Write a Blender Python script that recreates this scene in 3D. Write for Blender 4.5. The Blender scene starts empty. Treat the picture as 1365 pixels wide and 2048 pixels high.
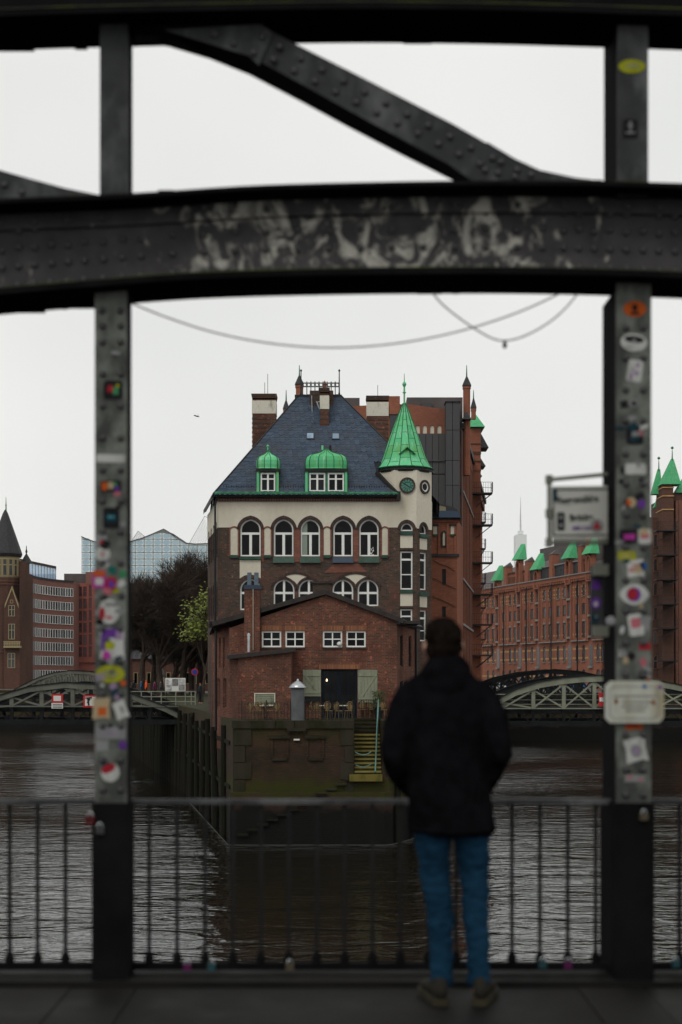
import bpy, bmesh, math, random
from mathutils import Vector, Matrix
from mathutils.geometry import tessellate_polygon
R = math.radians
random.seed(11)
SC = bpy.context.scene
COL = SC.collection

# ---------------------------------------------------------------- camera
F, CX, HY, EYE = 2844.0, 682.5, 1350.0, 1.53      # focal length and horizon in photo pixels, eye height (deck = 0)
cam = bpy.data.cameras.new('camera')
cam.sensor_fit = 'VERTICAL'; cam.sensor_height = 36.0; cam.sensor_width = 24.0
cam.lens = 36.0 * F / 2048.0
cam.shift_y = (HY - 1024.0) / 2048.0
cam.clip_start = 0.1; cam.clip_end = 8000
cam.dof.use_dof = True; cam.dof.focus_distance = 84.0; cam.dof.aperture_fstop = 1.8
camo = bpy.data.objects.new('camera', cam); COL.objects.link(camo)
camo.location = (0, 0, EYE); camo.rotation_euler = (R(90), 0, 0)
SC.camera = camo

# ---------------------------------------------------------------- world: overcast sky
w = bpy.data.worlds.new('World'); SC.world = w; w.use_nodes = True
nt = w.node_tree; nt.nodes.clear()
sky = nt.nodes.new('ShaderNodeTexSky'); sky.sky_type = 'NISHITA'; sky.sun_disc = False
SUN_EL, SUN_AZ = R(48), R(205)       # azimuth measured clockwise from +Y
sky.sun_elevation = SUN_EL; sky.sun_rotation = SUN_AZ; sky.air_density = 1.0; sky.dust_density = 4.0
hs = nt.nodes.new('ShaderNodeHueSaturation'); hs.inputs['Saturation'].default_value = 0.15
sc_ = nt.nodes.new('ShaderNodeMixRGB'); sc_.blend_type = 'MULTIPLY'; sc_.inputs[0].default_value = 1.0
sc_.inputs[2].default_value = (0.1, 0.1, 0.1, 1)
mx = nt.nodes.new('ShaderNodeMixRGB'); mx.inputs[0].default_value = 0.92
mx.inputs[2].default_value = (0.925, 0.932, 0.908, 1)       # even cloud deck
wt = nt.nodes.new('ShaderNodeTexCoord'); wn = nt.nodes.new('ShaderNodeTexNoise'); wn.inputs['Scale'].default_value = 3.2; wn.inputs['Detail'].default_value = 3.0
wr = nt.nodes.new('ShaderNodeValToRGB'); wr.color_ramp.elements[0].position = 0.3; wr.color_ramp.elements[0].color = (0.845, 0.857, 0.842, 1)
wr.color_ramp.elements[1].position = 0.7; wr.color_ramp.elements[1].color = (0.965, 0.967, 0.938, 1)      # soft unevenness of the cloud deck
nt.links.new(wt.outputs['Generated'], wn.inputs['Vector']); nt.links.new(wn.outputs['Fac'], wr.inputs[0]); nt.links.new(wr.outputs[0], mx.inputs[2])
bg = nt.nodes.new('ShaderNodeBackground'); bg.inputs['Strength'].default_value = 1.0
out = nt.nodes.new('ShaderNodeOutputWorld')
nt.links.new(sky.outputs[0], hs.inputs['Color']); nt.links.new(hs.outputs[0], sc_.inputs[1])
nt.links.new(sc_.outputs[0], mx.inputs[1]); nt.links.new(mx.outputs[0], bg.inputs['Color'])
nt.links.new(bg.outputs[0], out.inputs['Surface'])

sl = bpy.data.lights.new('sun', 'SUN'); sl.energy = 0.9; sl.angle = R(25); sl.color = (1.0, 0.97, 0.92)
so = bpy.data.objects.new('sun', sl); COL.objects.link(so)
d = Vector((math.sin(SUN_AZ) * math.cos(SUN_EL), math.cos(SUN_AZ) * math.cos(SUN_EL), math.sin(SUN_EL)))
so.rotation_euler = (-d).to_track_quat('-Z', 'Y').to_euler(); so.location = (0, -20, 40)

vs = SC.view_settings
vs.view_transform = 'Standard'; vs.look = 'None'; vs.exposure = -0.06; vs.gamma = 1.0; vs.use_curve_mapping = False
SC.render.engine = 'CYCLES'
SC.cycles.use_denoising = True
SC.cycles.max_bounces = 6; SC.cycles.diffuse_bounces = 3; SC.cycles.glossy_bounces = 3
SC.cycles.caustics_reflective = False; SC.cycles.caustics_refractive = False

# ---------------------------------------------------------------- helpers
def X(px, D): return (px - CX) * D / F
def Z(py, D): return EYE + (HY - py) * D / F

def tag(o, label=None, cat=None, group=None, kind=None):
    if label: o['label'] = label
    if cat: o['category'] = cat
    if group: o['group'] = group
    if kind: o['kind'] = kind
    return o

def empty(name, loc=(0, 0, 0), rz=0.0, label=None, cat=None, group=None, kind=None):
    o = bpy.data.objects.new(name, None); COL.objects.link(o)
    o.location = loc; o.rotation_euler = (0, 0, rz); o.empty_display_size = 0.2
    return tag(o, label, cat, group, kind)

WORLD = set()
def thing(name, base, label, cat, group=None, kind=None):
    o = empty(name, base, 0.0, label, cat, group, kind); WORLD.add(o.name); return o

class MB:
    """collects faces for one mesh"""
    def __init__(s, M=None): s.v = []; s.f = []; s.m = []; s.M = M; s.smooth = False
    def _add(s, vs_, fs, m=0):
        b = len(s.v); s.v += [tuple(p) for p in vs_]
        for f in fs: s.f.append(tuple(b + i for i in f)); s.m.append(m)
        return s
    def box(s, x0, x1, y0, y1, z0, z1, m=0):
        return s._add([(x0,y0,z0),(x1,y0,z0),(x1,y1,z0),(x0,y1,z0),(x0,y0,z1),(x1,y0,z1),(x1,y1,z1),(x0,y1,z1)],
                      [(0,3,2,1),(4,5,6,7),(0,1,5,4),(1,2,6,5),(2,3,7,6),(3,0,4,7)], m)
    def prism(s, poly, y0, y1, m=0, back=True):
        """outline of (x, z) points pushed from y0 to y1"""
        n = len(poly); vs_ = [(x, y0, z) for x, z in poly] + [(x, y1, z) for x, z in poly]
        fs = [tuple(t) for t in tessellate_polygon([[Vector((x, z, 0)) for x, z in poly]])]
        if back: fs += [tuple(n + i for i in reversed(t)) for t in list(fs)]
        fs += [(i, (i+1) % n, n + (i+1) % n, n + i) for i in range(n)]
        return s._add(vs_, fs, m)
    def slab(s, poly, z0, z1, m=0):
        """outline of (x, y) points pushed from z0 to z1"""
        n = len(poly); vs_ = [(x, y, z0) for x, y in poly] + [(x, y, z1) for x, y in poly]
        fs = [tuple(t) for t in tessellate_polygon([[Vector((x, y, 0)) for x, y in poly]])]
        fs += [tuple(n + i for i in reversed(t)) for t in list(fs)]
        fs += [(i, (i+1) % n, n + (i+1) % n, n + i) for i in range(n)]
        return s._add(vs_, fs, m)
    def band(s, top, bot, y0, y1, m=0):
        """strip between two polylines of equal length in (x, z), pushed y0..y1"""
        n = len(top)
        vs_ = [(x,y0,z) for x,z in top] + [(x,y0,z) for x,z in bot] + [(x,y1,z) for x,z in top] + [(x,y1,z) for x,z in bot]
        fs = []
        for i in range(n-1):
            fs += [(i,i+1,n+i+1,n+i), (2*n+i,3*n+i,3*n+i+1,2*n+i+1), (i,2*n+i,2*n+i+1,i+1), (n+i,n+i+1,3*n+i+1,3*n+i)]
        fs += [(0,n,3*n,2*n), (n-1,3*n-1,4*n-1,2*n-1)]
        return s._add(vs_, fs, m)
    def wall(s, outer, holes, y, depth, m=0):
        """flat wall in x/z at y with window openings and their reveals"""
        loops = [[Vector((x, z, 0)) for x, z in outer]] + [[Vector((x, z, 0)) for x, z in h] for h in holes]
        flat = [(p.x, y, p.y) for l in loops for p in l]
        s._add(flat, [tuple(t) for t in tessellate_polygon(loops)], m)
        for h in holes:
            n = len(h); vs_ = [(x, y, z) for x, z in h] + [(x, y + depth, z) for x, z in h]
            s._add(vs_, [(i, (i+1) % n, n + (i+1) % n, n + i) for i in range(n)], m)
        return s
    def tube(s, pts, r, n=6, m=0, cap=True):
        pts = [Vector(p) for p in pts]
        rs = r if isinstance(r, (list, tuple)) else [r] * len(pts)
        vs_ = []; up = None
        for i, p in enumerate(pts):
            t = (pts[min(i+1, len(pts)-1)] - pts[max(i-1, 0)])
            t = t.normalized() if t.length > 1e-9 else Vector((0, 0, 1))
            if up is None:
                up = t.orthogonal().normalized() if abs(t.z) > 0.9 else Vector((0, 0, 1))
            a = up - t * up.dot(t)
            a = a.normalized() if a.length > 1e-6 else t.orthogonal().normalized()
            up = a; b = t.cross(a)
            for k in range(n):
                an = 2 * math.pi * (k + 0.5) / n
                vs_.append(p + (a * math.cos(an) + b * math.sin(an)) * rs[i])
        fs = [(i*n + k, i*n + (k+1) % n, (i+1)*n + (k+1) % n, (i+1)*n + k) for i in range(len(pts)-1) for k in range(n)]
        if cap: fs += [tuple(range(n-1, -1, -1)), tuple((len(pts)-1)*n + k for k in range(n))]
        return s._add(vs_, fs, m)
    def lathe(s, prof, c=(0, 0, 0), n=16, m=0, a0=0.0, ex=1.0, ey=1.0, p=2.0):
        """rings (radius, z) about a vertical axis; p > 2 gives rounded squares"""
        vs_ = []
        for r, z in prof:
            for k in range(n):
                an = a0 + 2 * math.pi * k / n; cs, sn = math.cos(an), math.sin(an)
                q = (abs(cs)**p + abs(sn)**p) ** (-1.0 / p)
                vs_.append((c[0] + r*ex*q*cs, c[1] + r*ey*q*sn, c[2] + z))
        fs = [(i*n + k, i*n + (k+1) % n, (i+1)*n + (k+1) % n, (i+1)*n + k) for i in range(len(prof)-1) for k in range(n)]
        fs += [tuple(range(n-1, -1, -1)), tuple((len(prof)-1)*n + k for k in range(n))]
        return s._add(vs_, fs, m)
    def poly(s, pts, m=0): return s._add(pts, [tuple(range(len(pts)))], m)
    def mesh(s, name, mats):
        me = bpy.data.meshes.new(name)
        vs_ = [s.M @ Vector(p) for p in s.v] if s.M else s.v
        me.from_pydata(vs_, [], s.f)
        mats = mats if isinstance(mats, (list, tuple)) else [mats]
        for m in mats: me.materials.append(m)
        if len(mats) > 1: me.polygons.foreach_set('material_index', s.m)
        if s.smooth: me.polygons.foreach_set('use_smooth', [True] * len(me.polygons))
        me.update(); return me
    def build(s, name, mats, parent=None, kind=None):
        return link(name, s.mesh(name, mats), parent, kind=kind)

def link(name, me, parent=None, loc=None, rot=None, scale=None, kind=None):
    o = bpy.data.objects.new(name, me); COL.objects.link(o)
    if parent:
        o.parent = parent
        if parent.name in WORLD: loc = Vector(loc or (0, 0, 0)) - parent.location     # parts drawn in world coordinates
    if loc is not None: o.location = loc
    if rot is not None: o.rotation_euler = rot
    if scale is not None: o.scale = scale
    if kind: o['kind'] = kind
    return o

def ellipse(cx, cz, rx, rz, n=24, a=0.0):
    c, s_ = math.cos(a), math.sin(a)
    return [(cx + rx*math.cos(t)*c - rz*math.sin(t)*s_, cz + rx*math.cos(t)*s_ + rz*math.sin(t)*c)
            for t in (2*math.pi*k/n for k in range(n))]
def rect(x0, x1, z0, z1): return [(x0, z0), (x1, z0), (x1, z1), (x0, z1)]
def arch(x0, x1, z0, z1, h, n=6, sharp=0.25):
    """opening with an arched head: z0 sill, z1 crown, h height of the arched part; sharp > 0 points it"""
    c = (x0 + x1) / 2; hw = (x1 - x0) / 2; zs = z1 - h; pts = [(x0, z0), (x1, z0)]
    ext = sharp * hw; rad = hw + ext; top = math.sqrt(max(rad*rad - ext*ext, 1e-9)); am = math.acos(ext / rad)
    for k in range(n+1):
        a = am * k / n; pts.append((c - ext + rad*math.cos(a), zs + h * rad*math.sin(a) / top))
    for k in range(n-1, -1, -1):
        a = am * k / n; pts.append((c + ext - rad*math.cos(a), zs + h * rad*math.sin(a) / top))
    return pts
def inset(poly, d):
    """shrink (d > 0) or grow (d < 0) an outline given counter-clockwise"""
    n = len(poly); res = []
    for i in range(n):
        a, b, c = Vector(poly[i-1]), Vector(poly[i]), Vector(poly[(i+1) % n])
        e1 = (b-a); e2 = (c-b)
        if e1.length < 1e-9: e1 = e2
        if e2.length < 1e-9: e2 = e1
        n1 = Vector((-e1.y, e1.x)).normalized(); n2 = Vector((-e2.y, e2.x)).normalized()
        q = (n1 + n2); k = max(q.dot(n1), 0.3); p = b + q * (d / k); res.append((p.x, p.y))
    return res

def ring(mb, outer, inner, y0, y1, m=0):
    n = len(outer)
    vs_ = [(x,y0,z) for x,z in outer] + [(x,y0,z) for x,z in inner] + [(x,y1,z) for x,z in outer] + [(x,y1,z) for x,z in inner]
    fs = []
    for i in range(n):
        j = (i+1) % n
        fs += [(i,j,n+j,n+i), (n+i,n+j,3*n+j,3*n+i), (2*n+i,2*n+j,j,i)]
    mb._add(vs_, fs, m)

def window(parent, outline, y, fw, mats, bars=(), depth=0.10, M=None, name='window', pane=True):
    """frame (a part) with its glass pane (a sub-part); bars are (x0, x1, z0, z1) members"""
    mb = MB(M); ring(mb, outline, inset(outline, fw), y, y + depth)
    for i, b in enumerate(bars): mb.box(b[0], b[1], y + 0.012 - .004*i, y + depth - 0.01 - .004*i, b[2], b[3])
    o = mb.build(name, mats[0], parent)
    if pane:
        g = MB(M); q = inset(outline, fw * 0.5)
        g._add([(x, y + depth*0.6, z) for x, z in q], [tuple(t) for t in tessellate_polygon([[Vector((x, z, 0)) for x, z in q]])])
        g.build('pane', mats[1], o)
    return o

# ---------------------------------------------------------------- materials
def new_mat(name):
    m = bpy.data.materials.new(name); m.use_nodes = True
    n = m.node_tree.nodes; b = n.get('Principled BSDF')
    return m, m.node_tree, b
def setb(b, **k):
    for a, v in k.items():
        a = a.replace('_', ' ').title().replace('Ior', 'IOR')
        if a in b.inputs: b.inputs[a].default_value = v
def c4(c): return (c[0], c[1], c[2], 1.0)
def node(t, kind, **k):
    n = t.nodes.new(kind)
    for a, v in k.items(): setattr(n, a, v)
    return n
def noise_mix(t, ca, cb, scale, lo=0.35, hi=0.65, detail=4.0, vec=None, stretch=None, rough=0.6):
    tc = vec
    if tc is None:
        tcn = node(t, 'ShaderNodeTexCoord'); tc = tcn.outputs['Object']
    if stretch:
        mp = node(t, 'ShaderNodeMapping'); mp.inputs['Scale'].default_value = stretch
        t.links.new(tc, mp.inputs['Vector']); tc = mp.outputs[0]
    nz = node(t, 'ShaderNodeTexNoise'); nz.inputs['Scale'].default_value = scale; nz.inputs['Detail'].default_value = detail
    nz.inputs['Roughness'].default_value = rough
    t.links.new(tc, nz.inputs['Vector'])
    mr = node(t, 'ShaderNodeMapRange'); mr.inputs['From Min'].default_value = lo; mr.inputs['From Max'].default_value = hi
    t.links.new(nz.outputs['Fac'], mr.inputs['Value'])
    m = node(t, 'ShaderNodeMixRGB')
    t.links.new(mr.outputs[0], m.inputs[0])
    for i, c in ((1, ca), (2, cb)):
        if isinstance(c, (tuple, list)): m.inputs[i].default_value = c4(c)
        else: t.links.new(c, m.inputs[i])
    return m.outputs[0], mr.outputs[0], nz.outputs['Fac']
def bump(t, b, h, dist=0.01, strength=0.4):
    bp = node(t, 'ShaderNodeBump'); bp.inputs['Distance'].default_value = dist; bp.inputs['Strength'].default_value = strength
    t.links.new(h, bp.inputs['Height']); t.links.new(bp.outputs[0], b.inputs['Normal'])

def mat_plain(name, col, rough=0.6, metal=0.0, var=0.25, scale=3.0, bmp=0.0, spec=0.2, stretch=None):
    m, t, b = new_mat(name)
    dk = tuple(c * (1 - var) for c in col); lt = tuple(min(1, c * (1 + var)) for c in col)
    o, f, h = noise_mix(t, dk, lt, scale, 0.3, 0.7, stretch=stretch)
    t.links.new(o, b.inputs['Base Color']); setb(b, roughness=rough, metallic=metal, specular_ior_level=spec)
    if bmp: bump(t, b, h, 0.02, bmp)
    return m
def mat_brick(name, c1, c2, mortar, bw=0.25, bh=0.08, grime=(0.02, 0.018, 0.015), g=(0.5, 0.78), gs=0.35, ms=0.012, alt=None, bias=0.0):
    m, t, b = new_mat(name)
    tc = node(t, 'ShaderNodeTexCoord'); sp = node(t, 'ShaderNodeSeparateXYZ'); cb = node(t, 'ShaderNodeCombineXYZ')
    ad = node(t, 'ShaderNodeMath'); ad.operation = 'ADD'
    t.links.new(tc.outputs['Object'], sp.inputs[0]); t.links.new(sp.outputs[0], ad.inputs[0]); t.links.new(sp.outputs[1], ad.inputs[1])
    t.links.new(ad.outputs[0], cb.inputs[0]); t.links.new(sp.outputs[2], cb.inputs[1])
    br = node(t, 'ShaderNodeTexBrick'); br.inputs['Scale'].default_value = 1.0
    br.inputs['Brick Width'].default_value = bw; br.inputs['Row Height'].default_value = bh
    br.inputs['Mortar Size'].default_value = ms; br.inputs['Mortar Smooth'].default_value = 0.1; br.inputs['Bias'].default_value = bias
    br.inputs['Color1'].default_value = c4(c1); br.inputs['Color2'].default_value = c4(c2); br.inputs['Mortar'].default_value = c4(mortar)
    t.links.new(cb.outputs[0], br.inputs['Vector'])
    col = br.outputs['Color']
    if alt:
        col, _, _ = noise_mix(t, col, alt, 0.9, 0.48, 0.75)
        col, _, _ = noise_mix(t, col, tuple(min(1, v*2.1) for v in c1), 5.5, 0.60, 0.72, 2.0)
    col, f, h = noise_mix(t, col, grime, gs, g[0], g[1], 8.0, stretch=(1, 1, 0.6))
    t.links.new(col, b.inputs['Base Color']); setb(b, roughness=0.9, specular_ior_level=0.08)
    bump(t, b, br.outputs['Fac'], -0.012, 0.5)
    return m
def mat_glass(name, col=(0.004, 0.0042, 0.005), rough=0.06, spec=0.12):
    m, t, b = new_mat(name)
    o, f, h = noise_mix(t, col, tuple(c * 2.2 for c in col), 0.7, 0.45, 0.7)
    oi = node(t, 'ShaderNodeObjectInfo'); rr = node(t, 'ShaderNodeMapRange'); rr.inputs['From Min'].default_value = .55; rr.inputs['To Max'].default_value = .8
    mm = node(t, 'ShaderNodeMixRGB'); mm.inputs[2].default_value = c4(tuple(c * 5 for c in col))       # some panes paler: curtains, and differing reflections put into the colour
    t.links.new(oi.outputs['Random'], rr.inputs['Value']); t.links.new(rr.outputs[0], mm.inputs[0]); t.links.new(o, mm.inputs[1])
    t.links.new(mm.outputs[0], b.inputs['Base Color']); setb(b, roughness=rough, specular_ior_level=spec)
    return m
def mat_flat(name, col, rough=0.5, var=0.10): return mat_plain(name, col, rough, var=var, scale=20.0)
def mat_emit(name, col, s):
    m, t, b = new_mat(name); setb(b, emission_color=c4(col), emission_strength=s, base_color=c4(col)); return m
M = {}
M['brick_dark'] = mat_brick('dark clinker brick', (0.115, 0.062, 0.042), (0.046, 0.035, 0.030), (0.08, 0.074, 0.066), bh=0.085, grime=(0.032, 0.03, 0.025), g=(0.45, 0.85), alt=(0.13, 0.06, 0.043))
M['brick_red'] = mat_brick('weathered red brick', (0.20, 0.066, 0.04), (0.095, 0.038, 0.028), (0.15, 0.11, 0.085), bh=0.085, grime=(0.04, 0.026, 0.02), g=(0.42, 0.8), alt=(0.115, 0.042, 0.03))
M['brick_trim'] = mat_brick('red trim brick', (0.27, 0.09, 0.055), (0.17, 0.06, 0.042), (0.12, 0.09, 0.08), bh=0.085, grime=(0.10, 0.05, 0.04))
M['brick_arch'] = mat_brick('arch brick', (0.10, 0.062, 0.05), (0.05, 0.035, 0.032), (0.03, 0.026, 0.024), bw=0.09, bh=0.25, grime=(0.04, 0.035, 0.03))
M['brick_house'] = mat_brick('warehouse brick', (0.34, 0.115, 0.065), (0.25, 0.085, 0.05), (0.22, 0.12, 0.085), bh=0.10, grime=(0.13, 0.055, 0.038), g=(0.4, 0.85), gs=0.16)
M['brick_far'] = mat_brick('far warehouse brick', (0.36, 0.135, 0.08), (0.27, 0.105, 0.066), (0.25, 0.135, 0.10), bh=0.14, bw=0.4, grime=(0.18, 0.075, 0.05), g=(0.4, 0.85), gs=0.1)
M['brick_pier'] = mat_brick('brown pier brick', (0.20, 0.085, 0.058), (0.15, 0.066, 0.048), (0.14, 0.09, 0.07), bh=0.12, bw=0.35, grime=(0.08, 0.045, 0.035), gs=0.15)
M['brick_brown'] = mat_brick('brown brick', (0.13, 0.06, 0.042), (0.09, 0.045, 0.034), (0.08, 0.055, 0.045), bh=0.12, bw=0.35, grime=(0.05, 0.032, 0.026), gs=0.12)
M['brick_office'] = mat_brick('office brick', (0.23, 0.105, 0.085), (0.19, 0.09, 0.075), (0.18, 0.10, 0.085), bh=0.2, bw=0.5, grime=(0.15, 0.075, 0.06), gs=0.1)
M['brick_soldier'] = mat_brick('orange soldier course', (0.34, 0.135, 0.062), (0.20, 0.08, 0.046), (0.10, 0.07, 0.05), bw=0.085, bh=0.3, grime=(0.12, 0.055, 0.04))
M['brick_yellow'] = mat_plain('yellow brick band', (0.46, 0.27, 0.11), 0.85, var=0.2)
M['plaster'] = mat_plain('cream plaster', (0.56, 0.52, 0.43), 0.9, var=0.10, scale=0.8, spec=0.2)
def stain(name, col, dirt, sc=1.2, lo=0.52, hi=0.8):
    m, t, b = new_mat(name)
    o, f, h = noise_mix(t, col, dirt, sc, lo, hi, 6.0, stretch=(1, 1, 0.35))
    o2, _, _ = noise_mix(t, o, tuple(c * 0.85 for c in col), 9.0, 0.5, 0.75, 3.0)
    t.links.new(o2, b.inputs['Base Color']); setb(b, roughness=0.9, specular_ior_level=0.1); bump(t, b, h, 0.01, 0.3)
    return m
M['plaster'] = stain('cream plaster', (0.62, 0.575, 0.475), (0.42, 0.37, 0.28), 0.6, 0.46, 0.82)
M['panel_cream'] = stain('cream panel', (0.58, 0.54, 0.44), (0.42, 0.38, 0.29), 0.8)
M['chimney_band'] = stain('stained chimney plaster', (0.60, 0.57, 0.48), (0.10, 0.095, 0.07), 2.2, 0.54, 0.72)
M['white'] = mat_flat('white window paint', (0.74, 0.74, 0.71), 0.5)
M['cream_frame'] = mat_flat('cream stone frame', (0.30, 0.24, 0.13), 0.7)
M['green_tile'] = mat_plain('dark green sill tile', (0.022, 0.06, 0.042), 0.35, var=0.4, scale=2.0)
M['glass'] = mat_glass('dark window glass')
M['glass_far'] = mat_glass('far window glass', (0.02, 0.022, 0.025), 0.15, 0.35)
M['glass_sky'] = mat_glass('skylight glass', (0.16, 0.24, 0.33), 0.1, 0.8)
def mat_island(name, cols, rough=0.45, spec=0.5, dirt=None):
    """each loose piece its own tone"""
    m, t, b = new_mat(name)
    g = node(t, 'ShaderNodeNewGeometry'); rp = node(t, 'ShaderNodeValToRGB')
    rp.color_ramp.elements[0].color = c4(cols[0]); rp.color_ramp.elements[1].color = c4(cols[-1])
    for i, c in enumerate(cols[1:-1]):
        e = rp.color_ramp.elements.new((i + 1) / (len(cols) - 1)); e.color = c4(c)
    t.links.new(g.outputs['Random Per Island'], rp.inputs[0]); o = rp.outputs[0]
    if dirt: o, _, _ = noise_mix(t, o, dirt, 0.6, 0.48, 0.75, 5.0)
    t.links.new(o, b.inputs['Base Color']); setb(b, roughness=rough, specular_ior_level=spec)
    return m
M['slate'] = mat_island('blue grey slate', [(0.020, 0.034, 0.058), (0.038, 0.062, 0.10), (0.028, 0.044, 0.070), (0.048, 0.072, 0.11)], 0.5, 0.25, (0.040, 0.040, 0.046))
M['slate_shadow_edge'] = mat_plain('slate shadow edge', (0.006, 0.008, 0.011), 0.8, spec=0.05)  # near-black lips draw the shadow lines between slates in colour
M['slate_base'] = mat_plain('slate underlay', (0.012, 0.015, 0.02), 0.7)
def mat_obj_random(name, cols, rough, dirt, metal=0.0, ds=1.5, streak=None):
    m, t, b = new_mat(name)
    g = node(t, 'ShaderNodeObjectInfo'); rp = node(t, 'ShaderNodeValToRGB')
    rp.color_ramp.elements[0].color = c4(cols[0]); rp.color_ramp.elements[1].color = c4(cols[-1])
    for i, c in enumerate(cols[1:-1]):
        e = rp.color_ramp.elements.new((i + 1) / (len(cols) - 1)); e.color = c4(c)
    t.links.new(g.outputs['Random'], rp.inputs[0])
    o, f, h = noise_mix(t, rp.outputs[0], dirt, ds, 0.5, 0.8, 6.0, stretch=(1, 1, 0.3))
    if streak:
        o, _, _ = noise_mix(t, o, streak, 6.0, 0.52, 0.72, 4.0, stretch=(1, 1, 0.12))
        o, _, _ = noise_mix(t, o, tuple(c * .3 for c in cols[0]), 4.3, 0.60, 0.76, 5.0, stretch=(1, 1, 0.16))
    t.links.new(o, b.inputs['Base Color']); setb(b, roughness=rough, metallic=metal, specular_ior_level=0.35); bump(t, b, h, 0.02, 0.25)
    return m
M['copper'] = mat_obj_random('green copper', [(0.085, 0.45, 0.19), (0.12, 0.53, 0.25), (0.07, 0.40, 0.165)], 0.7, (0.12, 0.33, 0.07), streak=(0.26, 0.55, 0.36))
M['copper_seam'] = mat_plain('copper seam', (0.02, 0.13, 0.05), 0.7)
M['copper_dark'] = mat_plain('dark copper', (0.03, 0.15, 0.075), 0.55, var=0.5, scale=4)
M['copper_far'] = mat_obj_random('far green copper', [(0.045, 0.33, 0.13), (0.06, 0.40, 0.16)], 0.7, (0.09, 0.26, 0.12), streak=(0.16, 0.42, 0.26))
M['black_metal'] = mat_plain('black metal', (0.012, 0.013, 0.014), 0.5)
M['dark_edge'] = mat_plain('dark roof edge', (0.018, 0.017, 0.017), 0.6)
M['felt'] = mat_plain('dark roofing felt', (0.035, 0.030, 0.028), 0.8, var=0.3)
M['clad'] = mat_obj_random('grey metal cladding', [(0.040, 0.041, 0.044), (0.050, 0.051, 0.054), (0.046, 0.046, 0.049)], 0.55, (0.06, 0.058, 0.056), 0.0, 0.5)
M['roof_metal'] = mat_plain('brown grey metal roof', (0.085, 0.072, 0.07), 0.6, var=0.2, scale=0.4)
M['roof_slate_far'] = mat_plain('dark slate cone', (0.035, 0.034, 0.036), 0.6, var=0.3)
M['rail_dark'] = mat_plain('dark railing iron', (0.022, 0.02, 0.02), 0.55)
M['stone_ledge'] = mat_plain('grey ledge stone', (0.22, 0.21, 0.2), 0.8)
M['steel_pipe'] = mat_plain('galvanised steel', (0.42, 0.44, 0.45), 0.32, 0.9, 0.2, 4.0)
M['pipe_grey'] = mat_plain('grey vent pipe', (0.10, 0.105, 0.11), 0.5, 0.0, 0.2, 2.0)
M['shutter'] = stain('grey green shutter paint', (0.235, 0.25, 0.18), (0.10, 0.10, 0.07), 3.0, 0.5, 0.8)
M['door_blue'] = mat_plain('dark blue door paint', (0.006, 0.010, 0.017), 0.6, spec=0.08)
M['wicker'] = mat_plain('pale wicker', (0.17, 0.115, 0.05), 0.6, var=0.6, scale=30)
M['rail_mint'] = mat_plain('mint rail paint', (0.09, 0.20, 0.175), 0.5)
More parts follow.
